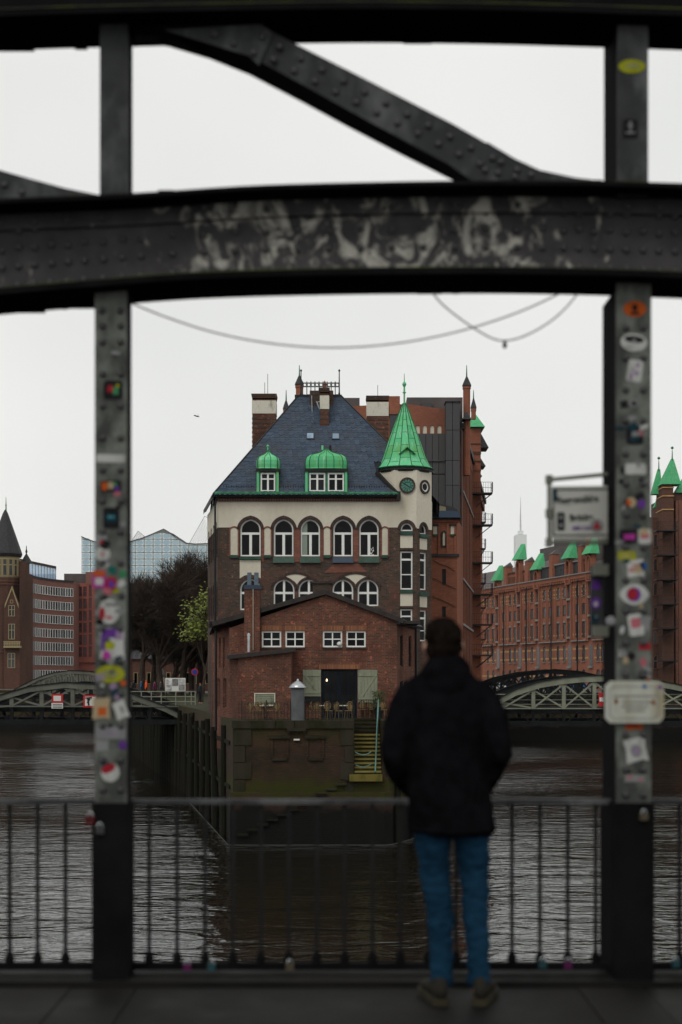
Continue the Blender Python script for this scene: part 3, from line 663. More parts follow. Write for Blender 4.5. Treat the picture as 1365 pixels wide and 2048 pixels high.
mb = MB(); mb.tube([(EX0, 83.46, z0_(989)), (-8.85, 92.4, z0_(989))], 0.10, 8); mb.tube([(EX0 + .12, 83.75, z0_(994)), (-7.42, 83.83, z0_(1012)), (-7.42, 83.83, GZ + 3)], 0.06, 6); mb.build('downpipe', M['black_metal'], house)
# --- roof: hipped, slate covered
ZT = Z(793, 89); zev = z0_(988)
e = [(EX0 + .02, 83.5, zev), (5.62, 83.5, zev), (6.9, 104, zev), (-9.55, 104, zev)]
tp = [(X(598, 89), 89, ZT), (X(682, 89), 89, ZT), (0.9, 99, ZT), (-3.5, 99, ZT)]
def lerp3(a, b, t): return tuple(p + (q - p) * t for p, q in zip(a, b))
kz = (ZT - zev) / 5.5
pE = (EX1, 83.5, zev); pV = (X(752, 84.6), 84.6, zev + 1.1*kz); pH = lerp3(e[1], tp[1], .40); pR = lerp3(e[1], e[2], .18)
mb = MB(); mb._add(e + tp + [pE, pV, pH, pR], [(0, 8, 9, 10, 5, 4), (10, 11, 2, 6, 5), (2, 3, 7, 6), (3, 0, 4, 7), (4, 5, 6, 7)])
roof = mb.build('roof', M['slate_base'], house)
def slates(quad, rows, pitch, width, seed, keep=None):
    """pointed slates laid over a sloping quad (bl, br, tr, tl)"""
    bl, br, tr, tl = [Vector(q) for q in quad]; rr = random.Random(seed); mb = MB()
    nrm = (br - bl).cross(tl - bl).normalized()
    if nrm.z < 0: nrm = -nrm
    for r in range(rows + 1):
        t = r / rows; L = bl.lerp(tl, t); Rr = br.lerp(tr, t); ex = (Rr - L); ln = ex.length; ex.normalize()
        up_ = ((tl + tr) / 2 - (bl + br) / 2).normalized(); up_ = (up_ - ex * up_.dot(ex)).normalized()
        n = int(ln / width) + 1
        for k in range(n + 1):
            u = (k + (0.5 if r % 2 else 0.0)) * width
            if u > ln: continue
            pc = L + ex * u
            if keep and not keep(pc): continue
            p = L + ex * u + nrm * (0.012 + rr.uniform(0, .012)); tw = rr.uniform(-.02, .02)
            h = pitch; q = [(-.52, .0), (-.42, -.55), (0, -1.02), (.42, -.55), (.52, 0), (.4, .9), (-.4, .9)]
            pts = []
            for a, b in q:
                uu = a * width; vv = b * h
                if u + uu < -0.02 or u + uu > ln + 0.02: uu = max(min(uu, ln - u), -u)
                pts.append(p + ex * uu + up_ * (vv + tw * uu) + nrm * (0.018 if b < -.4 else (0.008 if b <= 0 else 0.0)))
            mb.poly(pts)
            mb._add([pts[1], pts[2], pts[3], pts[1] - nrm*.05, pts[2] - nrm*.05, pts[3] - nrm*.05], [(0, 3, 4, 1), (1, 4, 5, 2)], 1)
    return mb
def clear_of_turret(p):
    lim = EX1 - .08 + (X(752, 84.6) - EX1) * min(max((p.y - 83.5) / 1.1, 0), 1)
    return p.x < lim or p.y > 85.2
slates((e[0], e[1], tp[1], tp[0]), 40, 0.215, 0.30, 1, clear_of_turret).build('slate_covering', [M['slate'], M['slate_shadow_edge']], roof, 'stuff')
slates((e[3], e[0], tp[0], tp[3]), 30, 0.28, 0.5, 2).build('slate_covering', [M['slate'], M['slate_shadow_edge']], roof, 'stuff')
slates((e[1], e[2], tp[2], tp[1]), 30, 0.28, 0.5, 3, lambda p: p.y > 87.4).build('slate_covering', [M['slate'], M['slate_shadow_edge']], roof, 'stuff')
for a, b in ((e[0], tp[0]), (pH, tp[1])):
    mb = MB(); va, vb = Vector(a), Vector(b); n = 26
    for k in range(n):
        p = va.lerp(vb, k / n); q = va.lerp(vb, (k + 1.15) / n); s = 1 if a == e[0] else -1
        up_ = Vector((0, -0.10, 0.10))
        mb.poly([p + up_ * .45, p + Vector((.42*s, 0, 0.0)) + up_ * .35, q + Vector((.40*s, 0, 0)) + up_ * .15, q + up_ * .3])
    mb.build('hip_slates', M['slate'], roof, 'stuff')
    mb = MB(); mb.tube([va + Vector((0, 0, .05)), vb + Vector((0, 0, .06))], 0.06, 5); mb.build('hip_ridge', M['dark_edge'], roof)
# snow guards above the gutter
for a, b in ((448, 512), (567, 610), (699, 775)):
    mb = MB(); yy = 83.75; zz = zev + 0.25
    for k in range(3): mb.tube([(X(a, yy), yy + k*.05, zz + k*.1), (X(b, yy), yy + k*.05, zz + k*.1)], 0.018, 4)
    for k in range(int((b - a) / 5) + 1): mb.box(X(a + 5*k, yy) - .012, X(a + 5*k, yy) + .012, yy - .02, yy + .14, zz - .12, zz + .24)
    mb.build('snow_guard', M['black_metal'], roof)
# cresting on the flat top
mb = MB(); xa, xb = X(606, 89), X(679, 89)
for zz in (0.62, 0.86): mb.tube([(xa, 89.05, ZT + zz), (xb, 89.05, ZT + zz)], 0.03, 5)
for k in range(10):
    xx = xa + (xb - xa) * k / 9; mb.tube([(xx, 89.05, ZT - .05), (xx, 89.05, ZT + .95)], 0.03, 5)
    if k < 9:
        cxx = xx + (xb - xa) / 18; mb.tube([(cxx + .1*math.cos(a), 89.05, ZT + .74 + .1*math.sin(a)) for a in [2*math.pi*j/8 for j in range(9)]], 0.018, 4, cap=False)
mb.build('ridge_cresting', M['black_metal'], house)
for px in (602.5, 679):
    mb = MB(); zz = ZT + 0.0; xx = X(px, 89)
    mb.tube([(xx, 89.1, zz), (xx, 89.1, zz + 0.3), (xx, 89.1, zz + 1.6)], [0.10, 0.045, 0.03], 6); mb.lathe([(0.001, 0), (.06, .05), (.07, .1), (.001, .2)], (xx, 89.1, zz + 1.55), 8)
    mb.build('roof_finial', M['black_metal'], house)
mb = MB(); mb.box(X(590, 89), X(684, 89), 88.9, 99, ZT - 0.05, ZT + 0.1); mb.build('ridge_flashing', M['dark_edge'], house)
# skylights
sl_n = Vector((0, ZT - zev, -(89 - 83.5))).normalized(); 
def on_roof(py):            # depth of the front roof plane at image row py
    k = (HY - py) / F; return (zev - EYE - 83.5*(ZT-zev)/5.5) / (k - (ZT - zev)/5.5)
for px, py in ((621, 873.5), (672, 874)):
    Dm = on_roof(py); a = math.atan2(ZT - zev, 5.5)
    Ms = Matrix.Translation((X(px, Dm), Dm, Z(py, Dm))) @ Matrix.Rotation(a - R(90), 4, 'X')
    o = MB(Ms); ring(o, rect(-.23, .23, -.27, .27), rect(-.19, .19, -.23, .23), -0.10, 0.06); w_ = o.build('skylight', M['clad'], house)
    o = MB(Ms); o._add([(-.2, -.09, -.24), (.2, -.09, -.24), (.2, -.09, .24), (-.2, -.09, .24)], [(0, 1, 2, 3)]); o.build('pane', M['glass_sky'], w_)
# --- chimneys
def chimney(px0, px1, D, yt, yb, dep, bands, name='chimney', cap=0.06):
    a, b = X(px0, D), X(px1, D)
    mb = MB(); mb.box(a, b, D, D + dep, Z(yb, D), Z(yt + 2, D)); c = mb.build(name, M['brick_red'], house)
    mb = MB()
    for k in range(4): mb.box(a - cap + .02*k, b + cap - .02*k, D - cap + .02*k, D + dep + cap, Z(yt + 3.0*(k+1), D), Z(yt + 3.0*k, D) - .012)
    mb.build('cap', M['brick_dark'], c)
    for y0, y1 in bands:
        mb = MB(); mb.box(a - .025, b + .025, D - .025, D + dep + .025, Z(y1, D), Z(y0, D)); mb.build('plaster_band', M['chimney_band'], c)
    nb = int((yb - yt) / 9)
    mb = MB()
    for k in range(nb):
        zz = Z(yb, D) + k * 0.30; 
        if zz < Z(bands[0][1], D) - .25: mb.box(a - .02, b + .02, D - .02, D + dep + .02, zz, zz + .12)
    mb.build('brick_courses', M['brick_dark'], c)
    return c
c1 = chimney(505, 552, 93, 787, 912, 1.3, [(801, 827)])
c2 = chimney(734.5, 777, 93, 791, 905, 1.3, [(804, 832)])
mb = MB(); mb.box(X(620, 88.4), X(667, 88.4), 88.4, 89.6, Z(828, 88.4), Z(781, 88.4)); mb.build('chimney', M['brick_dark'], house)
c3 = chimney(641, 658, 87.2, 775, 898, 1.0, [(791, 818)])
mb = MB(); mb.lathe([(.1, 0), (.09, .25), (.12, .27), (.02, .5)], (X(650, 87.6), 87.6, Z(775, 87.2)), 8); mb.build('pot', M['brick_trim'], c3)
for px, D, y1, y0 in ((536, 93.5, 748, 787), (530, 93.5, 765, 787), (756, 93.5, 770, 791), (779, 93, 812, 838)):
    mb = MB(); mb.tube([(X(px, D), D, Z(y0, D)), (X(px, D), D, Z(y1, D))], 0.016, 4); mb.build('lightning_rod', M['black_metal'], house)
mb = MB(); mb.tube([(X(p, 86.9), 86.9, Z(q, 86.9)) for p, q in ((633, 803), (639, 818), (635, 804), (641, 803))], 0.03, 4); mb.tube([(X(624, 88), 88.2, Z(790, 88)), (X(625, 88), 88, Z(830, 88)), (X(629, 87.3), 87.3, Z(842, 87.3))], 0.025, 4); mb.build('aerial_bracket', M['steel_pipe'], house)
# --- dormers
def dormer(px0, px1, wins, roof_prof, fin):
    D = 83.52; a, b = X(px0, D), X(px1, D); c = (a + b) / 2; hw = (b - a) / 2
    zt, zb = Z(943, D), Z(987, D)
    d = MB(); outl = [rect(X(p, D), X(q, D), Z(983, D), Z(945.5, D)) for p, q in wins]
    d.wall(rect(a + .04, b - .04, zb, zt + .15), outl, D, 0.2)
    for xx in (a + .04, b - .04): d._add([(xx, D, zb), (xx, D + 3.0, zb), (xx, D + 3.0, zt + .15), (xx, D, zt + .15)], [(0, 1, 2, 3)])
    o = d.build('dormer', M['copper_dark'], house)
    for xx in (a, b - 0.14):
        p = MB(); p.box(xx, xx + .14, D - .05, D + .1, zb + .1, zt); p.build('corner_post', M['copper'], o)
    for q_, (p, q) in zip(outl, wins):
        cc = (X(p, D) + X(q, D)) / 2
        mb = MB(); ring(mb, q_, inset(q_, .085), D + .03, D + .11); mb.box(cc - .055, cc + .055, D + .04, D + .1, Z(982, D), Z(946, D)); mb.box(X(p, D) + .05, X(q, D) - .05, D + .036, D + .096, Z(959, D), Z(956.5, D))
        mb.build('window', M['white'], o)
        g = MB(); g.prism(inset(q_, .05), D + .085, D + .09); g.build('pane', M['glass'], o)
    mb = MB(); mb.box(a - .06, b + .06, D - .1, D + .15, zb - .07, zb + .09); mb.build('sill', M['copper_dark'], o)
    mb = MB(); mb.box(a - .04, b + .04, D - .12, D + 1.2, zt - .01, zt + .17); mb.build('cornice', M['dark_edge'], o)
    r = MB(); r.smooth = False
    r.lathe([(s, z) for s, z in roof_prof], (c, D + .95, zt + .17), 28, ex=hw + .02, ey=1.1, p=5.0)
    ro = r.build('dormer_roof', M['copper'], o)
    n = 9 if hw > 1 else 6
    s_ = MB()
    for k in range(n):
        an = R(180 + 180 * (k + .5) / n); cs, sn = math.cos(an), math.sin(an); q = (abs(cs)**5 + abs(sn)**5) ** (-.2)
        s_.tube([(c + s*(hw+.02)*q*cs, D + .95 + s*1.1*q*sn, zt + .17 + z) for s, z in roof_prof], 0.024, 4)
    s_.build('seams', M['copper_seam'], o)
    for px, zz in fin:
        f_ = MB(); xx = X(px, D + .95); f_.tube([(xx, D + .95, zz), (xx, D + .95, zz + .25), (xx, D + .95, zz + .6)], [.09, .045, .03], 8)
        f_.lathe([(.01, 0), (.08, .06), (.08, .11), (.01, .18)], (xx, D + .95, zz + .5), 8); f_.build('finial', M['copper'], o)
    return o
dormer(514, 558, [(521.5, 551)], [(1.04, 0), (1.0, .05), (1.03, .25), (1.02, .5), (.92, .68), (.70, .80), (.40, .92), (.15, 1.08), (.05, 1.25)], [(536, Z(907, 83.52))])
dormer(611, 695, [(619, 651), (656, 688.5)], [(1.02, 0), (.98, .05), (1.0, .25), (.99, .5), (.93, .72), (.78, .86), (.50, .97), (.28, 1.08), (.12, 1.24), (.04, 1.30)], [])
mb = MB(); Dm = 85.0; mb.tube([(X(645.5, Dm), Dm, Z(900, Dm)), (X(645.5, Dm), Dm, Z(891, Dm))], 0.07, 8); mb.build('vent_pipe', M['copper'], house)
mb = MB(); mb.tube([(X(661, Dm), Dm, Z(902, Dm)), (X(661, Dm), Dm, Z(891, Dm))], 0.08, 8); mb.build('vent_pipe', M['black_metal'], house)
# --- clock turret
TC = (3.81, 85.58)
mb = MB(); mb.lathe([(1.6 / math.cos(R(22.5)), ZE - 0.02), (1.6 / math.cos(R(22.5)), z0_(940))], (TC[0], TC[1], 0), 8, a0=R(22.5)); tur = mb.build('turret_wall', M['plaster'], house)
mb = MB()
for r_, za, zb in ((1.70, 941, 939), (1.76, 944, 941), (1.66, 947, 944)): mb.lathe([(r_, Z(za, 85)), (r_, Z(zb, 85))], (TC[0], TC[1], 0), 24)
mb.build('turret_cornice', M['dark_edge'], house)
mb = MB(); mb.lathe([(1.74, Z(939, 85)), (1.80, Z(937, 85)), (1.72, Z(935.5, 85))], (TC[0], TC[1], 0), 24); mb.build('turret_gutter', M['copper_dark'], house)
prof = [(1.74, 0.0), (1.50, .26), (1.28, .70), (.94, 1.72), (.62, 2.62), (.37, 3.28), (.10, 3.98)]
zb_ = Z(937, 85)
mb = MB(); mb.lathe([(r_ - .03, z) for r_, z in prof], (TC[0], TC[1], zb_), 24); troof = mb.build('turret_roof', M['copper_seam'], house)
def prof_r(z):
    for (r0, z0), (r1, z1) in zip(prof, prof[1:]):
        if z <= z1: return r0 + (r1 - r0) * (z - z0) / (z1 - z0)
    return prof[-1][0]
NS = 14
cuts = [[0, .55, 1.35, 2.15, 2.95, 3.95], [0, .3, .95, 1.75, 2.55, 3.95]]
pan_me = {}
for par in (0, 1):
    for j in range(5):
        za, zc = cuts[par][j] + .012, cuts[par][j+1] - .012; p = MB(); st = 3; da = math.pi / NS
        vs_ = []
        for i in range(st + 1):
            z = za + (zc - za) * i / st; r_ = prof_r(z) + .012
            g_ = min(.012 / max(r_, .05), da * .4)
            for k in range(4):
                an = -da + g_ + (2*da - 2*g_) * k / 3; vs_.append((r_*math.cos(an), r_*math.sin(an), z))
        p._add(vs_, [(i*4+k, i*4+k+1, (i+1)*4+k+1, (i+1)*4+k) for i in range(st) for k in range(3)]); pan_me[par, j] = p.mesh('copper_panel', M['copper'])
seam = MB(); seam.tube([(r_ + .012, 0, z) for r_, z in prof], 0.03, 4); seam_me = seam.mesh('seam', M['copper_seam'])
for k in range(NS):
    an = 2*math.pi*(k + .5) / NS
    for j in range(5): link('copper_panel', pan_me[k % 2, j], troof, (TC[0], TC[1], zb_), (0, 0, an))
    link('seam', seam_me, troof, (TC[0], TC[1], zb_), (0, 0, an + math.pi / NS))
mb = MB(); zz = zb_ + 3.45
mb.lathe([(.34, 0), (.22, .12), (.12, .5), (.055, .62), (.05, 1.15), (.12, 1.2), (.055, 1.26), (.05, 1.55), (.09, 1.6), (.13, 1.70), (.09, 1.8), (.03, 1.86), (.015, 2.35)], (TC[0], TC[1], zz), 12); mb.build('turret_finial', M['copper'], troof)
# little dormer in the cone
Dm = 84.35; xc = X(815, Dm)
mb = MB(); mb.wall(rect(xc - .33, xc + .33, Z(927, Dm), Z(905, Dm)), [arch(xc - .17, xc + .17, Z(922, Dm), Z(906, Dm), .17, sharp=0)], Dm, .25)
for s in (-1, 1): mb._add([(xc + s*.33, Dm, Z(927, Dm)), (xc + s*.33, Dm + 1, Z(927, Dm)), (xc + s*.33, Dm + 1, Z(905, Dm)), (xc + s*.33, Dm, Z(905, Dm))], [(0, 1, 2, 3)])
mb.build('louvre_dormer', M['copper_far'], troof)
mb = MB(); mb.prism(rect(xc - .3, xc + .3, Z(925, Dm), Z(905, Dm)), Dm + .15, Dm + .16); mb.build('louvre', M['black_metal'], troof)
for s in (-1, 1):
    mb = MB(); mb._add([(xc, Dm - .12, Z(894, Dm)), (xc + s*.50, Dm - .12, Z(908, Dm)), (xc + s*.50, Dm + .9, Z(908, Dm)), (xc, Dm + 1.1, Z(894, Dm)), (xc, Dm - .12, Z(896, Dm)), (xc + s*.5, Dm - .12, Z(910, Dm))], [(0, 1, 2, 3), (0, 4, 5, 1)])
    mb.build('louvre_dormer_roof', M['copper_seam'], troof)
mb = MB(); mb.tube([(xc, Dm - .05, Z(895, Dm)), (xc, Dm - .05, Z(891, Dm))], .03, 5); mb.build('finial', M['copper'], troof)
# clock and round window
yf = D0 - 0.03; cxk, czk = X(815, yf), Z(971, yf)
mb = MB(); ring(mb, ellipse(cxk, czk, .475, .475, 24), ellipse(cxk, czk, .375, .375, 24), yf - .09, yf + .02); ck = mb.build('clock', M['brick_arch'], house)
mb = MB(); mb.prism(ellipse(cxk, czk, .385, .385, 24), yf - .05, yf); mb.build('clock_face', mat_plain('green clock face', (0.07, 0.20, 0.155), .5, var=.4, scale=6), ck)
mb = MB()
for k in range(12):
    a = 2*math.pi*k/12; mb.tube([(cxk + .26*math.sin(a), yf - .06, czk + .26*math.cos(a)), (cxk + .35*math.sin(a), yf - .06, czk + .35*math.cos(a))], .018, 4)
mb.tube([(cxk + .21*math.sin(a), yf - .06, czk + .21*math.cos(a)) for a in [2*math.pi*k/16 for k in range(17)]], .012, 4)
for a, L in ((R(128), .20), (R(300), .30)): mb.tube([(cxk, yf - .07, czk), (cxk + L*math.sin(a), yf - .07, czk + L*math.cos(a))], [.03, .012], 4)
mb.build('clock_hands', M['black_metal'], ck)
uu = 0.66; zz = z0_(972)
mb = MB(MC); ring(mb, ellipse(uu, zz, .42, .42, 20), ellipse(uu, zz, .29, .29, 20), -.10, .02); rw = mb.build('round_window', M['brick_arch'], house)
mb = MB(MC); ring(mb, ellipse(uu, zz, .30, .30, 20), ellipse(uu, zz, .21, .21, 20), -.06, .02); mb.build('frame', M['white'], rw)
mb = MB(MC); mb.prism(ellipse(uu, zz, .24, .24, 20), -.04, .0); mb.build('pane', M['glass'], rw)
# roof edge that dives beside the turret
mb = MB(); mb.tube([(X(754, 84.4), 84.4, Z(945, 84.4)), (X(775, 84.0), 83.9, Z(968, 84)), (X(797, 83.6), 83.5, Z(990, 83.6))], 0.14, 4); mb.prism(rect(EX1 - .1, EX1 + .12, z0_(1002), z0_(985)), 83.4, 84.1); mb.build('valley_board', M['dark_edge'], house)
# ================================================================ the low brick annex with the cafe door
DA = 77.0
def xa_(p): return X(p, DA)
def za_(p): return Z(p, DA)
annex = thing('cafe_annex', (-1.5, 77.0, GZ), 'low red brick gabled annex with green shutters in front of the tall house', 'building')
AL, AR = xa_(460), xa_(794)
apex = (xa_(652), za_(1190))
wl = [(524, 563), (571, 610), (646, 685), (693, 732)]
WA = [rect(xa_(a), xa_(b), za_(1294.5), za_(1262)) for a, b in wl]
DOOR = rect(xa_(643), xa_(715), GZ, za_(1338.5))
gz = za_(1255)
mb = MB(); mb.wall([(AL, GZ), (DOOR[0][0], GZ), (DOOR[0][0], DOOR[2][1]), (DOOR[1][0], DOOR[2][1]), (DOOR[1][0], GZ), (AR, GZ), (AR, za_(1238)), apex, (AL, za_(1256))], WA, DA, 0.28)
mb._add([(DOOR[0][0], DA, GZ), (DOOR[0][0], DA + .3, GZ), (DOOR[0][0], DA + .3, DOOR[2][1]), (DOOR[0][0], DA, DOOR[2][1]), (DOOR[1][0], DA, GZ), (DOOR[1][0], DA + .3, GZ), (DOOR[1][0], DA + .3, DOOR[2][1]), (DOOR[1][0], DA, DOOR[2][1])], [(0, 1, 2, 3), (4, 5, 6, 7), (3, 2, 6, 7)])
mb.build('wall', M['brick_red'], annex)
# slanting flanks with narrow windows
LBk = (X(424, 82.2), 82.2); RBk = (X(834, 82.2), 82.2)
MLf = Matrix.Translation((LBk[0], LBk[1], 0)) @ Matrix.Rotation(math.atan2(DA - LBk[1], AL - LBk[0]), 4, 'Z')
LL = math.hypot(AL - LBk[0], DA - LBk[1])
MRf = Matrix.Translation((AR, DA, 0)) @ Matrix.Rotation(math.atan2(RBk[1] - DA, RBk[0] - AR), 4, 'Z')
LR = math.hypot(RBk[0] - AR, RBk[1] - DA)
hl = [rect(u, u + .62, 1.9, 3.6) for u in (1.0, 2.2, 3.4)] + [rect(u, u + .9, -0.3, 1.35) for u in (1.7, 3.5)]
mb = MB(MLf); mb.wall(rect(0, LL, -2.6, 4.2), hl, 0, .2); mb.build('wall', M['brick_red'], annex)
for o in hl: window(annex, o, .08, .06, (M['brick_trim'], M['glass']), [((o[0][0] + o[1][0])/2 - .03, (o[0][0] + o[1][0])/2 + .03, o[0][1], o[2][1])], M=MLf)
hr = [rect(u, u + .75, 2.0, 3.75) for u in (.9, 3.1)] + [rect(u, u + .8, -0.5, 1.2) for u in (.8, 1.9)]
mb = MB(MRf); mb.wall(rect(0, LR, GZ, 4.4), hr, 0, .2); mb.build('wall', M['brick_red'], annex)
for o in hr: window(annex, o, .08, .06, (M['black_metal'], M['glass']), [((o[0][0] + o[1][0])/2 - .05, (o[0][0] + o[1][0])/2 + .05, o[0][1], o[2][1])], M=MRf)
# roof slabs
def slope(pts_front, pts_back, th, mat, name='roof'):
    a, b = [Vector(p) for p in pts_front]; c, d_ = [Vector(p) for p in pts_back]; dn = Vector((0, 0, -th))
    m_ = MB(); m_._add([a, b, d_, c, a+dn, b+dn, d_+dn, c+dn], [(0, 1, 2, 3), (7, 6, 5, 4), (0, 4, 5, 1), (1, 5, 6, 2), (2, 6, 7, 3), (3, 7, 4, 0)]); return m_.build(name, M[mat], annex)
ap = (xa_(652), za_(1179.5))
slope([(X(426, 76.9), 76.75, Z(1243, 76.9)), (ap[0], 76.75, ap[1])], [(X(417, 83.2) , 83.6, Z(1243, 76.9) - .3), (ap[0], 83.8, ap[1])], .26, 'felt')
slope([(ap[0], 76.75, ap[1]), (X(806, 76.9), 76.75, Z(1237, 76.9))], [(ap[0], 83.8, ap[1]), (X(842, 83), 83.6, Z(1254, 83))], .26, 'felt')
mb = MB(); mb.tube([(X(423, 77.5), 77.2, Z(1246, 77.5)), (X(418, 82.5), 83, Z(1246, 78))], .1, 6); mb.tube([(X(424, 77.6), 77.5, Z(1250, 77.5)), (X(432, 77.6), 77.7, Z(1262, 77.6)), (X(432, 77.6), 77.7, -1.5)], .07, 6); mb.build('downpipe', M['black_metal'], annex)
mb = MB(); mb.box(X(806, 77.4), X(836, 79), 77.0, 82.6, Z(1250, 79), Z(1244, 79)); mb.build('eave_board', M['felt'], annex)
mb = MB(); mb.tube([(X(797, 76.8), 76.8, Z(1245, 76.8)), (X(842, 82.5), 82.6, Z(1254, 82.5))], .11, 6); mb.tube([(X(833, 81.5), 81.7, Z(1254, 81.5)), (X(833, 81.5), 81.7, GZ)], .08, 6); mb.build('gutter', M['black_metal'], annex)
# windows with soldier courses and sills
for o, (a, b) in zip(WA, wl):
    c = (xa_(a) + xa_(b)) / 2; zc = (za_(1294.5) + za_(1262)) / 2
    window(annex, o, DA + .06, .085, FRM, [(c - .035, c + .035, za_(1294), za_(1262)), (xa_(a), xa_(b), zc - .03, zc + .03)])
    mb = MB(); mb.prism(rect(xa_(a) - .03, xa_(b) + .03, za_(1261.5), za_(1250.5)), DA - .025, DA + .03); mb.build('lintel', M['brick_soldier'], annex)
    mb = MB(); mb.prism(rect(xa_(a) - .03, xa_(b) + .03, za_(1297.5), za_(1294.7)), DA - .08, DA + .06); mb.build('sill', M['brick_arch'], annex)
mb = MB(); mb.prism(rect(xa_(639), xa_(721), za_(1338), za_(1327.5)), DA - .025, DA + .03); mb.build('lintel', M['brick_soldier'], annex)
# glazed door, lit lamp inside
mb = MB(); xs0, xs1 = DOOR[0][0], DOOR[1][0]; zt = DOOR[2][1]
ring(mb, [(xs0, GZ), (xs1, GZ), (xs1, zt), (xs0, zt)], [(xs0 + .13, GZ + .1), (xs1 - .13, GZ + .1), (xs1 - .13, zt - .1), (xs0 + .13, zt - .1)], DA + .12, DA + .24)
xm = xa_(678.5); mb.box(xm - .09, xm + .09, DA + .115, DA + .23, GZ + .05, zt - .05)
for xx in (xa_(661), xa_(697)): mb.box(xx - .02, xx + .02, DA + .14, DA + .22, GZ + .1, zt - .1)
dr = mb.build('door', M['door_blue'], annex)
for a, b in ((xs0 + .1, xm - .05), (xm + .05, xs1 - .1)):
    g = MB(); g.prism(rect(a, b, GZ + .08, zt - .08), DA + .19, DA + .195); g.build('pane', M['glass'], dr)
lp = MB(); lp.lathe([(.01, .03), (.04, .05), (.045, .09), (.025, .14), (.01, .18)], (xa_(654), DA + .10, za_(1364)), 10)
tag(lp.build('pendant_lamp', mat_emit('warm lamp', (1.0, 0.72, 0.4), 3.0)), 'small lit pendant lamp hanging in the cafe doorway', 'lamp')
cd = MB(); cd.tube([(xa_(654), DA + .10, za_(1364) + .17), (xa_(654), DA + .10, zt)], .008, 4); cd.build('cord', M['black_metal'], bpy.data.objects['pendant_lamp'])
lp = MB(); lp.lathe([(.001, 0), (.10, .05), (.14, .14), (.10, .23), (.001, .28)], (xa_(679), DA + .03, za_(1294) + .02), 12); lp.smooth = True
tag(lp.build('globe_lamp', M['sign_white']), 'white globe lamp standing in the third annex window', 'lamp')
# shutters: planks, ledges and brace
for a, b, y1, s in ((606, 642.5, 1392.5, 1), (716, 755.5, 1405, -1)):
    x0, x1 = xa_(a), xa_(b); sh = MB(); zt, zb = za_(1339.5), za_(y1)
    sh.box(x0 + .02, x1 - .02, DA - .05, DA - .02, zb + .02, zt - .02); so_ = sh.build('shutter', M['shutter'], annex)
    n = 6
    for k in range(n):
        p = MB(); w_ = (x1 - x0) / n; p.box(x0 + k*w_ + .006, x0 + (k+1)*w_ - .006, DA - .085 - rs.uniform(0, .008), DA - .05, zb, zt); p.build('plank', M['shutter'], so_)
    for zz in (zt - .28, zb + .22):
        p = MB(); p.box(x0 + .03, x1 - .03, DA - .125, DA - .094, zz - .07, zz + .07); p.build('ledge', M['shutter'], so_)
    p = MB(); q0, q1 = (x0 + .08, x1 - .12) if s > 0 else (x1 - .08, x0 + .12)
    p._add([(q0, DA - .12, zt - .36), (q0 + .14*s, DA - .12, zt - .36), (q1 + .0, DA - .12, zb + .3), (q1 - .14*s, DA - .12, zb + .3), (q0, DA - .095, zt - .36), (q0 + .14*s, DA - .095, zt - .36), (q1, DA - .095, zb + .3), (q1 - .14*s, DA - .095, zb + .3)], [(0, 1, 2, 3), (0, 4, 5, 1), (1, 5, 6, 2), (3, 2, 6, 7), (0, 3, 7, 4)])
    p.build('brace', M['shutter'], so_)
# brick flue with two steel pipes, low ridge stack
mb = MB(); mb.box(X(489, 76.6), X(520, 76.6), 76.6, 77.6, Z(1310, 76.6), Z(1177, 76.6)); fl = mb.build('flue', M['brick_red'], annex)
mb = MB(); mb.box(X(488, 76.6), X(521, 76.6), 76.55, 77.65, Z(1178, 76.6), Z(1170, 76.6)); mb.build('flue_hood', M['slate'], fl)
for a in (494.5, 508.5):
    mb = MB(); mb.box(X(a, 76.6), X(a + 8, 76.6), 76.75, 77.2, Z(1170.5, 76.6), Z(1144.5, 76.6)); mb.build('flue_pipe', mat_plain('blue grey steel', (0.10, 0.13, 0.16), .45, .3) if a < 500 else bpy.data.materials['blue grey steel'], fl)
mb = MB(); mb.box(X(506.3, 76.55), X(507.1, 76.55), 76.5, 76.6, Z(1300, 76.6), Z(1178, 76.6)); mb.build('cable', M['panel_cream'], fl)
mb = MB(); mb.box(X(626, 79), X(661, 79), 79, 80, Z(1190, 79), Z(1167, 79)); rsx = mb.build('ridge_stack', M['brick_dark'], annex)
mb = MB(); mb.box(X(622, 79), X(665, 79), 78.9, 80.1, Z(1167, 79), Z(1163, 79)); mb.build('cap', M['felt'], rsx)
mb = MB(); mb.tube([(X(498, 75.9), 75.9, Z(1304, 75.9)), (X(498, 75.9), 75.9, Z(1272, 75.9))], .07, 8); mb.lathe([(.1, 0), (.1, .1), (.03, .16)], (X(498, 75.9), 75.9, Z(1272, 75.9)), 8); mb.build('stove_pipe', M['steel_pipe'], annex)
# lean-to in front
DL = 75.2
lt = MB(); a, b = X(477, DL), X(583, DL)
lt._add([(a, DL, GZ), (b, DL, GZ), (b, DL, Z(1300, DL)), (a, DL, Z(1312, DL)), (X(460, 76.8), 76.9, GZ), (X(460, 76.8), 76.9, Z(1312, DL)), (b, 77.0, GZ), (b, 77.0, Z(1300, DL))], [(0, 1, 2, 3), (4, 0, 3, 5), (1, 6, 7, 2)])
lt.build('lean_to', M['brick_red'], annex)
slope([(X(455, DL), DL - .22, Z(1311, DL)), (X(592, DL), DL - .22, Z(1296, DL))], [(X(452, 77), 77.0, Z(1309, DL)), (X(592, 77), 77.0, Z(1294, DL))], .2, 'felt', 'lean_to_roof')
mb = MB(); va, vb = X(509, DL - .03), X(551, DL - .03); zt, zb = Z(1386, DL), Z(1412, DL)
ring(mb, rect(va, vb, zb, zt), rect(va + .05, vb - .05, zb + .05, zt - .05), DL - .09, DL + .02); ve = mb.build('vent_grille', M['panel_cream'], annex)
